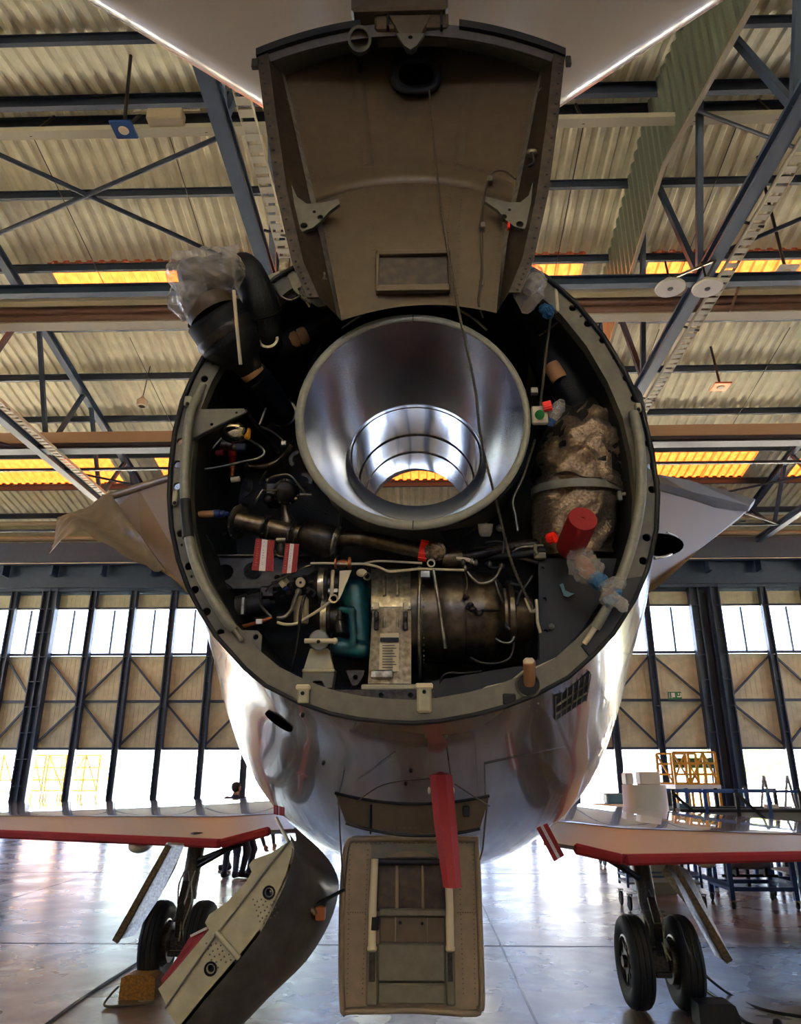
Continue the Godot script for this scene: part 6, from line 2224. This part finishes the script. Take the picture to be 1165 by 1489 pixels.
	# foam plug
	h = thing("foam_plug", "thick red foam cylinder plugging a pipe in front of the foil-wrapped duct", "plug")
	LT("cylinder", [829,798,2.39], [848,754,2.23], [[0, 0.1], [0, 19], [0.03, 20.5], [0.96, 20.5], [1, 19.5], [1, 2.6], [0.98, 2.2], [0.98, 0.1]], M.red_foam, h, 40)
	LT("spigot", [846,812,2.38], [838,796,2.37], [[0, 0.1], [0, 8], [0.7, 8], [1, 6]], M.red_foam, h, 18)
	settle(h)
	for q in [[610,800,2.455, 622,802,2.455, 15.0, "orange plastic cap clamped on the metal tube above the turbine drum"], [798,784,2.44, 807,781,2.42, 7.5, "orange plastic cap on the thin pipe left of the red foam plug"], [790,592,2.30, 802,589,2.295, 6.5, "orange plastic cap on the bracket right of the duct ring"]]:
		st2 = geo()
		var a := Q(q[0], q[1], q[2])
		var e := Q(q[3], q[4], q[5])
		var k: float = mpp(q[2], q[1]) * q[6]
		var l := a.distance_to(e)
		lathe(st2, a, e - a, [[0, 0.001], [0, 0.85 * k], [0.15 * l, k], [0.8 * l, k], [l, 0.85 * k], [l, 0.6 * k], [l * 0.9, 0.001]], 24)
		var bb := aim(e - a)
		for i in 12: beam(st2, a + (bb.x * cos(TAU * i / 12) + bb.z * sin(TAU * i / 12)) * k, e + (bb.x * cos(TAU * i / 12) + bb.z * sin(TAU * i / 12)) * k, 0.003, 0.003)
		single(mk("orange_cap", st2, M.orange_cap), q[7], "cap", "orange pipe caps")
	h = thing("capped_fitting", "tan pointed sleeve with a blue cap at the bay's left edge", "fitting")
	LT("sleeve", [281,748,2.42], [314,747,2.42], [[0, 0.3], [0.1, 3], [0.4, 5], [1, 5.2], [1, 0.1]], M.tan, h, 16)
	LT("blue_cap", [312,747,2.42], [333,747,2.42], [[0, 0.1], [0, 6], [0.4, 6.5], [0.45, 5], [0.7, 5], [0.75, 3], [1, 3], [1, 0.1]], M.blue_cap, h, 16)
	settle(h)
	single(TB("pale_rod", [340,422,2.12, 344,470,2.16, 350,530,2.22], 2.8, M.bone, self, 8, false), "thin pale rod leaning from the bagged duct mouth down to its tan collar", "rod")
	single(crumple("blue_tape", [790,446,2.33, 797,452,2.32, 806,455,2.32], [5, 9, 5], 0.5, M.blue_tape, self, 23), "scrap of blue tape wound on the thin rod at the ring's upper right", "tape")
	# warning tags on the pneumatic duct, and the streamer under the belly
	for q in [[[372,783, 399,786, 397,831, 366,829], 2.40, "red and white warning tag hanging from the pipe, the larger left one of two"], [[415,790, 435,791, 431,832, 410,834], 2.41, "red and white warning tag hanging from the pipe, the narrower right one of two"]]:
		h = thing("warning_tag", q[2], "tag", "red warning tags in the bay")
		var p := QA([q[0][0], q[0][1], q[1], q[0][2], q[0][3], q[1], q[0][4], q[0][5], q[1], q[0][6], q[0][7], q[1]])
		flag(h, p, [0.34, 0.64])
		st2 = geo()
		var m: Vector3 = (p[0] + p[1]) / 2
		tube(st2, curve([m, m + Vector3(0.005, 0.02, 0), Q((q[0][0] + q[0][2]) / 2.0 + 4, q[0][1] - 14, 2.46)], 4), 0.0018, 5)
		mk("loop", st2, M.cord, h)
		settle(h)
	h = thing("warning_streamer", "red streamer with a pale middle stripe hanging under the belly's right side", "streamer")
	flag(h, QA([780,1204,3.6, 796,1197,3.6, 821,1244,3.52, 806,1253,3.52]), [0.36, 0.62])
	settle(h)
	h = thing("warning_streamer", "short red streamer on the belly's left side beside the cowl hinge", "streamer")
	flag(h, QA([398,1170,3.9, 414,1174,3.85, 414,1187,3.85, 398,1184,3.9]), [0.45, 0.5])
	settle(h)
	# red padded sleeve
	h = thing("padded_sleeve", "long red padded sleeve hanging from the belly in front of the hatch", "sleeve")
	st2 = geo()
	var A := [Q(641, 1127, 2.72), Q(648, 1200, 2.64), Q(658, 1290, 2.58)]
	for i in 2:
		var ax: Vector3 = A[i + 1] - A[i]
		var ring_a := []
		var ring_b := []
		for k in 8:
			var a := TAU * (k + 0.5) / 8
			var w := [0.042, 0.040, 0.031]
			ring_a.append(A[i] + Vector3(cos(a) * w[i], 0, sin(a) * 0.035))
			ring_b.append(A[i + 1] + Vector3(cos(a) * w[i + 1], 0, sin(a) * 0.03))
		flat(st2)
		for k in 8: quad(st2, ring_a[k], ring_b[k], ring_b[(k + 1) % 8], ring_a[(k + 1) % 8])
		if i == 1:
			for k in 8: tri(st2, A[2], ring_b[(k + 1) % 8], ring_b[k])
		else:
			for k in 8: tri(st2, A[0] + Vector3(0, 0.012, 0), ring_a[k], ring_a[(k + 1) % 8])
	mk("sleeve", st2, M.red_cloth, h)
	for x in [-0.041, 0.041]:
		st2 = geo()
		ball(st2, A[0] + Vector3(x, -0.05, 0.01), Vector3(0.005, 0.012, 0.006), 8, 6)
		mk("snap", st2, M.bone, h)
	for q in [[661, 1140, 700, 1165, 712, 1172], [655, 1125, 650, 1090, 647, 1072], [625, 1132, 560, 1140, 520, 1165]]:
		TB("tie_cord", [q[0], q[1], 2.72, q[2], q[3], 2.75, q[4], q[5], 2.8], 1.0, M.cord, h, 5)
	settle(h)
	# sheet draped over the left pylon's end
	h = thing("pylon_cover", "brown glossy sheet draped over the end of the left engine pylon", "cover")
	st2 = geo()
	var nz := FastNoiseLite.new()
	nz.frequency = 1.0
	nz.seed = 4
	var top := curve(QA([160,719,3.36, 148,722,3.36, 128,737,3.4, 105,745,3.45, 84,753,3.5]), 4)
	var bot := curve(QA([240,830,2.92, 214,826,2.96, 150,789,3.05, 109,773,3.2, 72,804,3.3]), 4)
	sheet(st2, top.size() - 1, 14, func(u, v):
		var i := int(round(u * (top.size() - 1)))
		var p: Vector3 = top[i].lerp(bot[i], v)
		var fold := sin(u * 9.0 + v * 2.0) * 0.025 * sin(PI * v) + nz.get_noise_3dv(p * 14.0) * 0.02
		return p + Vector3(0, 0.3, 1.0) * fold + Vector3(0, -0.006 * sin(u * 70.0) * (1.0 if v > 0.95 else 0.0), 0), Vector3(0, 0.004, -0.006))
	mk("sheet", st2, M.cover_cloth, h)
	settle(h)

func flag(h: Node3D, p: Array, split: Array) -> void:      # a stiff tag: red bands with print, a white middle
	var n := Vector3(0, 0, 1)
	for k in 3:
		var t0: float = [0.0, split[0], split[1]][k]
		var t1: float = [split[0], split[1], 1.0][k]
		var st := geo()
		var q := [p[0].lerp(p[1], t0), p[0].lerp(p[1], t1), p[3].lerp(p[2], t1), p[3].lerp(p[2], t0)]
		slab(st, q, Vector3(0, 0, -0.003))
		mk("white_band" if k == 1 else "red_band", st, M.tag_white if k == 1 else M.red_cloth, h)
		var pr := geo()
		var r2 := RandomNumberGenerator.new()
		r2.seed = 40 + k
		var v := 0.08
		var any := false
		while v < 0.9 and k < 2 and (t1 - t0) > 0.12:
			var lw := r2.randf_range(0.02, 0.05)
			if not (k == 1 and r2.randf() < 0.35):
				var a: Vector3 = q[0].lerp(q[3], v)
				var b: Vector3 = q[1].lerp(q[2], v)
				beam(pr, a.lerp(b, 0.34) + n * 0.0006, a.lerp(b, 0.34 + r2.randf_range(0.15, 0.32)) + n * 0.0006, 0.0012, lw * 0.03)
				any = true
			v += lw + 0.035
		if any: tag(mk("print", pr, M.ink if k == 1 else M.tag_pink, h), "", "", "", "stuff")

# ---------------------------------------------------------------- on the hangar floor
func G(px: float, d: float, y := 0.0) -> Vector3:
	return Vector3(Q(px, 1250, d).x, y, -d)

func caster(c: Vector3, r: float, parent: Node) -> void:
	var st := geo()
	lathe(st, c + Vector3(-0.02, r, 0), Vector3.RIGHT, [[0, 0.001], [0, r * 0.8], [0.008, r], [0.032, r], [0.04, r * 0.8], [0.04, 0.001]], 16)
	mk("caster_wheel", st, M.rubber, parent)
	st = geo()
	for s in [-0.03, 0.03]: beam(st, c + Vector3(s, r, 0), c + Vector3(s, 2.2 * r, 0.02), 0.008, 0.03)
	cbox(st, c + Vector3(0, 2.2 * r, 0.02), Vector3(0.08, 0.015, 0.06), 0.003)
	mk("caster_fork", st, M.steel, parent)

func frame_box(h: Node3D, a: Vector3, b: Vector3, legs: Material, w: float, shelves: Array, top: Material) -> void:   # legs and shelves between two corners
	for x in [a.x, b.x]:
		for z in [a.z, b.z]:
			var st := geo()
			beam(st, Vector3(x, a.y, z), Vector3(x, b.y, z), w, w, 0.004)
			mk("leg", st, legs, h)
	for s in shelves:
		var st := geo()
		cbox(st, Vector3((a.x + b.x) / 2, s, (a.z + b.z) / 2), Vector3(absf(b.x - a.x) + w, 0.03, absf(b.z - a.z) + w), 0.005)
		mk("shelf", st, top, h)
	for s in [a.y + 0.15]:
		for z in [a.z, b.z]:
			var st := geo()
			beam(st, Vector3(a.x, s, z), Vector3(b.x, s, z), w * 0.8, w * 0.8)
			mk("rail", st, legs, h)
		for x in [a.x, b.x]:
			var st := geo()
			beam(st, Vector3(x, s, a.z), Vector3(x, s, b.z), w * 0.8, w * 0.8)
			mk("rail", st, legs, h)

func ground_things() -> void:
	var h: Node3D
	var st: SurfaceTool
	# chocks
	h = thing("wheel_chock", "yellow wheel chock behind the left main wheel", "chock")
	var p := G(224, 7.62)
	st = geo()
	plate(st, PackedVector2Array([Vector2(-0.16, 0.0), Vector2(0.16, 0.0), Vector2(0.155, 0.17), Vector2(0.1, 0.19), Vector2(-0.1, 0.19), Vector2(-0.155, 0.17)]), [], 0.1, 0.2, Transform3D(Basis(), p))
	mk("block", st, M.chock_yellow, h)
	st = geo()
	tube(st, curve([p + Vector3(-0.17, 0.1, 0.1), p + Vector3(-0.2, 0.06, 0.2), p + Vector3(-0.19, 0.012, 0.32), p + Vector3(0.0, 0.012, 0.3), p + Vector3(0.2, 0.015, 0.22)], 5), 0.01, 7)
	mk("rope", st, M.cord, h)
	settle(h)
	h = thing("wheel_chock", "black rubber wheel chock behind the right main wheels", "chock")
	p = G(1012, 6.98)
	st = geo()
	plate(st, PackedVector2Array([Vector2(-0.15, 0.0), Vector2(0.16, 0.0), Vector2(0.17, 0.06), Vector2(0.14, 0.15), Vector2(0.11, 0.165), Vector2(-0.15, 0.165)]), [], 0.1, 0.2, Transform3D(Basis(), p))
	mk("block", st, M.rubber, h)
	st = geo()
	tube(st, curve([p + Vector3(0.16, 0.05, 0), p + Vector3(0.26, 0.02, 0.06), p + Vector3(0.36, 0.012, 0.08), p + Vector3(0.46, 0.02, 0.05)], 5), 0.01, 7)
	ball(st, p + Vector3(0.47, 0.03, 0.05), Vector3(0.04, 0.03, 0.04), 8, 6)
	mk("rope", st, M.cable, h)
	settle(h)
	# red cover on the left wheels
	h = thing("wheel_cover", "dark red cloth cover between the left wheels and the hanging cowl door", "cover")
	st = geo()
	slab(st, QA([300,1350,7.55, 296,1362,7.5, 262,1405,7.5, 245,1432,7.5, 236,1432,7.52, 234,1424,7.55, 258,1392,7.55, 276,1362,7.6]), Vector3(0.02, 0.0, -0.16))
	mk("cloth", st, M.red_cloth, h)
	st = geo()
	var e := QA([278,1361,7.58, 300,1350,7.53])
	beam(st, e[0], e[1], 0.03, 0.02)
	mk("white_edge", st, M.tag_white, h)
	settle(h)
	# cables on the floor
	for q in [[[205,1397, 160,1425, 110,1458, 60,1495], "black cable on the floor running from the left wheel to the lower left"], [[986,1340, 1010,1400, 1060,1445, 1110,1468, 1175,1480], "thin black cable hanging from the right gear leg and trailing off to the right"], [[1022,1436, 1050,1456, 1075,1478, 1100,1500], "thin black cable on the floor behind the right wheel chock"]]:
		var pts := []
		for i in range(0, q[0].size(), 2):
			var o := Vector3(0, EYE, 0)
			var v: Vector3 = Q(q[0][i], q[0][i + 1], 5.0) - o
			var hit := o + v * ((0.012 - EYE) / v.y)
			if q[0][i + 1] == 1340: hit = Q(986, 1340, 7.15)
			if q[0][i + 1] == 1400: hit = Q(1010, 1400, 7.05)
			pts.append(hit)
		st = geo()
		tube(st, curve(pts, 8), 0.012, 7)
		single(mk("floor_cable", st, M.cable), q[1], "cable")
	# trolley under the right wing
	h = thing("trolley", "low grey trolley on black casters behind the right gear leg", "trolley")
	var a := G(910, 12.2, 0.28)
	var b := G(1000, 12.7, 0.72)
	frame_box(h, Vector3(a.x, 0.3, a.z), Vector3(b.x, 0.85, b.z), M.blue_frame, 0.035, [0.36, 0.66], M.grey_top)
	for x in [a.x, b.x]:
		for z in [a.z, b.z]: caster(Vector3(x, 0, z), 0.1, h)
	st = geo()
	tube(st, [Vector3(a.x, 0.85, a.z), Vector3(a.x - 0.05, 1.0, a.z), Vector3(a.x - 0.05, 1.0, b.z), Vector3(a.x, 0.85, b.z)], 0.016, 8)
	mk("push_bar", st, M.steel, h)
	settle(h)
	# blue tables with gear on them
	h = thing("work_table", "blue framed work table carrying a grey tank under the right wing", "table", "blue work tables")
	a = G(1058, 12.35)
	b = G(1115, 13.2)
	frame_box(h, Vector3(a.x, 0.12, a.z), Vector3(b.x, 0.9, b.z), M.blue_frame, 0.07, [0.92], M.grey_top)
	for x in [a.x, b.x]:
		for z in [a.z, b.z]: caster(Vector3(x, 0, z), 0.05, h)
	st = geo()
	beam(st, Vector3(a.x, 0.32, a.z + 0.02), Vector3(a.x - 0.4, 0.42, b.z), 0.07, 0.05)
	mk("tow_bar", st, M.blue_frame, h)
	settle(h)
	h = thing("grey_tank", "grey cylinder lying on a black cradle under the blue table", "tank")
	st = geo()
	var m := Vector3((a.x + b.x) / 2, 0.62, (a.z + b.z) / 2)
	lathe(st, m - Vector3(0.32, 0, 0), Vector3.RIGHT, [[0, 0.001], [0, 0.1], [0.03, 0.13], [0.61, 0.13], [0.64, 0.1], [0.64, 0.001]], 22)
	mk("cylinder", st, M.grey_top, h)
	for x in [-0.22, 0.22]:
		st = geo()
		cbox(st, m + Vector3(x, -0.16, 0), Vector3(0.05, 0.12, 0.24), 0.01)
		mk("cradle", st, M.rubber, h)
	st = geo()
	cbox(st, m + Vector3(0, -0.22, 0), Vector3(0.85, 0.04, 0.05), 0.005)
	mk("cradle_bar", st, M.rubber, h)
	settle(h)
	h = thing("work_table", "blue framed work table at the right edge beside the grey tank", "table", "blue work tables")
	a = G(1160, 12.6)
	b = G(1235, 13.6)
	frame_box(h, Vector3(a.x, 0.12, a.z), Vector3(b.x, 0.9, b.z), M.blue_frame, 0.07, [0.42, 0.92], M.grey_top)
	for x in [a.x, b.x]:
		for z in [a.z, b.z]: caster(Vector3(x, 0, z), 0.05, h)
	settle(h)
	h = thing("white_drum", "white upright cylinder standing on the right blue table's lower shelf", "drum")
	st = geo()
	lathe(st, Vector3(lerpf(a.x, b.x, 0.25), 0.435, a.z - 0.6), Vector3.UP, [[0, 0.001], [0, 0.13], [0.02, 0.14], [0.36, 0.14], [0.38, 0.12], [0.4, 0.12], [0.4, 0.001]], 20)
	mk("body", st, M.white_box, h)
	settle(h)
	# long rack behind the right wing
	h = thing("parts_rack", "long blue and black steel rack of parts beyond the right wing", "rack")
	a = G(990, 14.6)
	b = G(1142, 15.6)
	var n := 4
	for i in n + 1:
		for z in [a.z, b.z]:
			st = geo()
			var x := lerpf(a.x, b.x, float(i) / n)
			beam(st, Vector3(x, 0, z), Vector3(x, 1.62, z), 0.06, 0.06)
			mk("post", st, M.blue_frame if i % 2 else M.rubber, h)
	for y in [0.95, 1.25, 1.58]:
		for z in [a.z, b.z]:
			st = geo()
			beam(st, Vector3(a.x, y, z), Vector3(b.x, y, z), 0.05, 0.05)
			mk("rail", st, M.blue_frame if y > 1.3 else M.rubber, h)
	for y in [0.98]:
		st = geo()
		cbox(st, Vector3((a.x + b.x) / 2, y, (a.z + b.z) / 2), Vector3(b.x - a.x, 0.03, b.z - a.z), 0.004)
		mk("shelf", st, M.grey_top, h)
	for i in [0, 2]:
		st = geo()
		beam(st, Vector3(lerpf(a.x, b.x, i / 4.0), 1.55, a.z), Vector3(lerpf(a.x, b.x, (i + 1) / 4.0), 1.0, a.z), 0.05, 0.05)
		mk("brace", st, M.rubber, h)
	settle(h)
	var words := ["pale blue", "red", "white", "dark", "grey", "white", "blue"]
	var cols := [M.pale_blue, M.red_foam, M.white_box, M.rubber, M.grey_top, M.white_box, M.lamp_blue]
	for i in 7:
		var t: float = [0.12, 0.32, 0.46, 0.6, 0.72, 0.84, 0.94][i]
		var sz: Vector3 = [Vector3(0.2, 0.36, 0.3), Vector3(0.34, 0.1, 0.3), Vector3(0.2, 0.2, 0.3), Vector3(0.16, 0.14, 0.2), Vector3(0.22, 0.2, 0.3), Vector3(0.18, 0.34, 0.26), Vector3(0.14, 0.2, 0.2)][i]
		st = geo()
		cbox(st, Vector3(lerpf(a.x, b.x, t), 0.996 + sz.y / 2, a.z - 0.4), sz, 0.015)
		cbox(st, Vector3(lerpf(a.x, b.x, t), 0.996 + sz.y, a.z - 0.4), Vector3(sz.x * 1.04, 0.02, sz.z * 1.04), 0.006)
		single(mk("parts_box", st, cols[i]), "%s lidded box, number %s from the left on the long rack's shelf" % [words[i], ["one", "two", "three", "four", "five", "six", "seven"][i]], "box", "boxes on the long rack")
	# white tub with its two flaps
	h = thing("white_tub", "large white tub with two upright lids beyond the right wing's root", "tub")
	var c := G(947, 14.0)
	st = geo()
	var ra := []
	var rb := []
	var r3 := []
	for k in 20:
		var g := TAU * (k + 0.5) / 20
		var q := Vector3(signf(cos(g)) * pow(absf(cos(g)), 0.5), 0, signf(sin(g)) * pow(absf(sin(g)), 0.5))
		ra.append(c + q * 0.36 + Vector3(0, 0.6, 0))
		rb.append(c + q * 0.34 + Vector3(0, 1.7, 0))
		r3.append(c + q * 0.3 + Vector3(0, 1.7, 0))
	loft(st, [ra, rb, r3], true, true)
	mk("tub_body", st, M.white_box, h)
	st = geo()
	cbox(st, c + Vector3(0, 0.3, 0), Vector3(0.6, 0.6, 0.6), 0.02)
	mk("tub_base", st, M.grey_top, h)
	for q in [[-0.24, 0.14, 0.2], [0.12, 0.36, 0.22]]:
		st = geo()
		cbox(st, c + Vector3(q[0], 1.7 + q[2] / 2, -0.1), Vector3(q[1], q[2], 0.3), 0.02)
		mk("lid", st, M.white_box, h)
	settle(h)
	stand(978, 1045, 1094, 1140, 23.0, "yellow railed access platform inside the right door, behind the long rack", 0.0)
	h = thing("notice_board", "green notice board on legs behind the yellow access platform", "board")
	st = geo()
	var q1 := Q(973, 1102, 24.9)
	var q2 := Q(1040, 1117, 24.9)
	cbox(st, (q1 + q2) / 2, Vector3(q2.x - q1.x, q1.y - q2.y, 0.03), 0.01)
	mk("board", st, M.board_green, h)
	for x in [q1.x + 0.1, q2.x - 0.1]:
		st = geo()
		beam(st, Vector3(x, 0, q1.z - 0.03), Vector3(x, q1.y, q1.z - 0.03), 0.04, 0.04)
		mk("leg", st, M.dark_steel, h)
	settle(h)
	h = thing("step_ladder", "grey folding step ladder at the right edge beyond the rack", "ladder")
	c = G(1150, 17.0)
	for s in [-0.25, 0.25]:
		st = geo()
		beam(st, c + Vector3(s - 0.45, 0, 0), c + Vector3(s, 1.85, -0.1), 0.05, 0.03)
		mk("rail", st, M.steel, h)
		st = geo()
		beam(st, c + Vector3(s + 0.4, 0, -0.4), c + Vector3(s, 1.85, -0.1), 0.04, 0.03)
		mk("rear_rail", st, M.steel, h)
	for k in 6:
		st = geo()
		var t := (k + 1) / 7.0
		cbox(st, c + Vector3(-0.45 + 0.45 * t, 1.85 * t, -0.1 * t), Vector3(0.5, 0.02, 0.1), 0.003)
		mk("step", st, M.grey_top, h)
	settle(h)
	h = thing("ground_cart", "white ground power cart beyond the right wing root, left of the white tub", "cart")
	c = G(896, 18.0)
	st = geo()
	cbox(st, c + Vector3(0, 0.85, 0), Vector3(0.8, 0.8, 0.6), 0.05)
	mk("housing", st, M.white_box, h)
	st = geo()
	cbox(st, c + Vector3(0.12, 1.36, 0), Vector3(0.5, 0.22, 0.4), 0.03)
	mk("control_box", st, M.pale_blue, h)
	for x in [-0.3, 0.3]: caster(c + Vector3(x, 0, 0.2), 0.18, h)
	for x in [-0.3, 0.3]: caster(c + Vector3(x, 0, -0.2), 0.18, h)
	settle(h)

func people() -> void:
	person(G(327, 16.9), -1.3, 1.0, "bend", "person in dark work clothes bending to the left behind the standing one, mostly hidden", Color(0.02, 0.025, 0.045))
	person(G(336, 15.6), 2.95, 0.985, "stand", "person with short dark hair in navy work clothes standing beyond the left wing", Color(0.025, 0.035, 0.075))
	person(G(362, 15.75), 1.2, 1.0, "bend", "person in dark clothes bending forward beside the standing one, hand at knee height", Color(0.02, 0.022, 0.03))

func person(at: Vector3, turn: float, size: float, pose: String, label: String, cloth: Color) -> void:
	var h := thing("person", label, "person")
	var skin := Color(0.42, 0.22, 0.15)
	var hair := Color(0.025, 0.018, 0.014)
	var boot := Color(0.015, 0.014, 0.014)
	var J := {"pel": Vector3(0, .95, 0), "waist": Vector3(0, 1.08, 0), "chest": Vector3(0, 1.30, .01), "neck": Vector3(0, 1.49, 0), "head": Vector3(0, 1.63, .025)}
	for s in [-1, 1]:
		var k := "l" if s < 0 else "r"
		J["hip" + k] = Vector3(s * .09, .92, 0)
		J["knee" + k] = Vector3(s * .105, .50, .02)
		J["ank" + k] = Vector3(s * .115, .09, -.02)
		J["sho" + k] = Vector3(s * .185, 1.42, 0)
		J["elb" + k] = Vector3(s * .24, 1.14, -.02)
		J["wri" + k] = Vector3(s * .25, .89, .06)
	if pose == "walk":
		J.kneel += Vector3(0, .02, .12); J.ankl += Vector3(0, 0, .2)
		J.kneer += Vector3(0, 0, -.02); J.ankr += Vector3(0, .06, -.26)
		J.wril += Vector3(0, .02, -.12); J.wrir += Vector3(0, .03, .14)
	if pose == "bend":
		J.pel = Vector3(0, .90, -.12); J.waist = Vector3(0, 1.0, 0.02); J.chest = Vector3(0, 1.10, .22); J.neck = Vector3(0, 1.15, .40); J.head = Vector3(0, 1.12, .53)
		for s in [-1, 1]:
			var k := "l" if s < 0 else "r"
			J["hip" + k] = Vector3(s * .09, .88, -.12)
			J["knee" + k] = Vector3(s * .11, .49, .02)
			J["ank" + k] = Vector3(s * .12, .09, -.06)
			J["sho" + k] = Vector3(s * .18, 1.14, .34)
			J["elb" + k] = Vector3(s * .22, .84, .36)
			J["wri" + k] = Vector3(s * .17, .60, .44)
	var fr := Transform3D(Basis(Vector3.UP, turn).scaled(Vector3.ONE * size), at)
	var bones := []
	var add := func(a: Vector3, b: Vector3, ra: float, rb: float, col: Color) -> void: bones.append([fr * a, fr * b, ra * size, rb * size, col])
	add.call(J.pel + Vector3(-.06, 0, 0), J.pel + Vector3(.06, 0, 0), .12, .12, cloth)
	add.call(J.pel, J.waist, .125, .12, cloth)
	add.call(J.waist, J.chest, .12, .135, cloth)
	add.call(J.chest + Vector3(-.07, .02, 0), J.chest + Vector3(.07, .02, 0), .105, .105, cloth)
	add.call(J.shol, J.shor, .06, .06, cloth)
	add.call(J.chest.lerp(J.neck, .5), J.neck, .08, .055, cloth)
	add.call(J.neck, J.head, .052, .05, skin)
	for k in ["l", "r"]:
		add.call(J["hip" + k], J["knee" + k], .095, .068, cloth)
		add.call(J["knee" + k], J["ank" + k], .068, .052, cloth)
		add.call(J["ank" + k] + Vector3(0, -.03, -.04), J["ank" + k] + Vector3(0, -.045, .15), .05, .042, boot)
		add.call(J["sho" + k], J["elb" + k], .054, .045, cloth)
		add.call(J["elb" + k], J["wri" + k], .046, .033, cloth)
	var st := geo()
	var shade := func(list: Array) -> Callable:
		return func(p: Vector3) -> Color:
			var best := 1e9
			var col := Color.WHITE
			for b in list:
				var ax: Vector3 = b[1] - b[0]
				var t := clampf((p - b[0]).dot(ax) / maxf(ax.length_squared(), 1e-9), 0, 1)
				var dd: float = p.distance_to(b[0] + ax * t) - lerpf(b[2], b[3], t)
				if dd < best:
					best = dd
					col = b[4]
			return col
	field(st, bones, 0.016, 0.05, shade.call(bones))
	# head: skull, jaw, nose, ears, brow; short hair over the top and back
	var hb := []
	var up: Vector3 = (J.head - J.neck).normalized()
	if pose != "bend": up = Vector3.UP
	var fwd := Vector3(0, 0, 1) if pose != "bend" else Vector3(0, -.6, .8)
	up = (up - fwd * up.dot(fwd)).normalized()
	var side := up.cross(fwd)
	var H := func(a: Vector3, b: Vector3, ra: float, rb: float, col: Color) -> void:
		hb.append([fr * (J.head + side * a.x + up * a.y + fwd * a.z), fr * (J.head + side * b.x + up * b.y + fwd * b.z), ra * size, rb * size, col])
	H.call(Vector3(0, .03, -.02), Vector3(0, .02, .01), .085, .082, skin)
	H.call(Vector3(0, -.03, .03), Vector3(0, -.07, .055), .06, .042, skin)
	H.call(Vector3(0, .0, .088), Vector3(0, -.025, .104), .012, .015, skin)
	H.call(Vector3(-.035, .018, .078), Vector3(.035, .018, .078), .014, .014, skin)
	H.call(Vector3(-.018, -.055, .088), Vector3(.018, -.055, .088), .009, .009, Color(0.35, 0.13, 0.1))
	for s in [-1, 1]:
		H.call(Vector3(s * .085, .01, -.005), Vector3(s * .088, -.025, 0), .014, .011, Color(0.5, 0.2, 0.14))
		H.call(Vector3(s * .031, .002, .08), Vector3(s * .031, .002, .082), .009, .009, Color(0.03, 0.02, 0.02))
	H.call(Vector3(0, .05, -.02), Vector3(0, .045, .0), .084, .08, hair)
	H.call(Vector3(0, .0, -.05), Vector3(0, .04, -.04), .07, .08, hair)
	field(st, hb, 0.007, 0.02, shade.call(hb))
	# hands: palm, four fingers of unequal length, thumb off the palm's side
	for k in ["l", "r"]:
		var sgn := -1.0 if k == "l" else 1.0
		var w: Vector3 = J["wri" + k]
		var dir: Vector3 = (J["wri" + k] - J["elb" + k]).normalized()
		var across := (Vector3(0, 0, 1) - dir * dir.z).normalized()
		var curl := dir.cross(across) * -sgn
		if curl.dot(Vector3(-sgn, 0, 0)) < 0: curl = -curl
		var f := []
		var A := func(a: Vector3, b: Vector3, ra: float, rb: float) -> void: f.append([fr * a, fr * b, ra * size, rb * size, skin])
		A.call(w, w + dir * .03, .028, .026)
		for q in 4: A.call(w + dir * .025 + across * (q - 1.5) * .012, w + dir * .085 + across * (q - 1.5) * .02, .016, .012)
		for q in 4:
			var l: float = [.062, .078, .074, .06][3 - q]
			var k0: Vector3 = w + dir * .09 + across * (q - 1.5) * .021
			var k1: Vector3 = k0 + (dir * .85 + curl * .4) * l * .5
			var k2: Vector3 = k1 + (dir * .5 + curl * .85) * l * .5
			A.call(k0, k1, .0095, .009)
			A.call(k1, k2, .009, .0075)
		var t0: Vector3 = w + dir * .03 + across * .024
		A.call(t0, t0 + (across * .7 + dir * .6) * .04, .013, .011)
		A.call(t0 + (across * .7 + dir * .6) * .04, t0 + (across * .7 + dir * .6) * .04 + (dir * .9 + curl * .3) * .032, .011, .008)
		field(st, f, 0.006, 0.008, shade.call(f))
	mk("body", st, M.clothes, h)
	settle(h)
	if label.contains("beside"):
		var b := thing("tool_bag", "small black tool bag held low by the bending person", "bag")
		var c: Vector3 = fr * ((J.wril + J.wrir) / 2 + Vector3(0.17, -.22, .03))
		var s2 := geo()
		cbox(s2, c + Vector3(0, -0.02, 0), Vector3(0.16, 0.14, 0.22), 0.03)
		mk("pouch", s2, M.rubber, b)
		s2 = geo()
		tube(s2, curve([c + Vector3(0, 0.04, -0.08), c + Vector3(0, 0.11, -0.03), c + Vector3(0, 0.11, 0.03), c + Vector3(0, 0.04, 0.08)], 4), 0.008, 6)
		mk("handle", s2, M.rubber, b)
		settle(b)
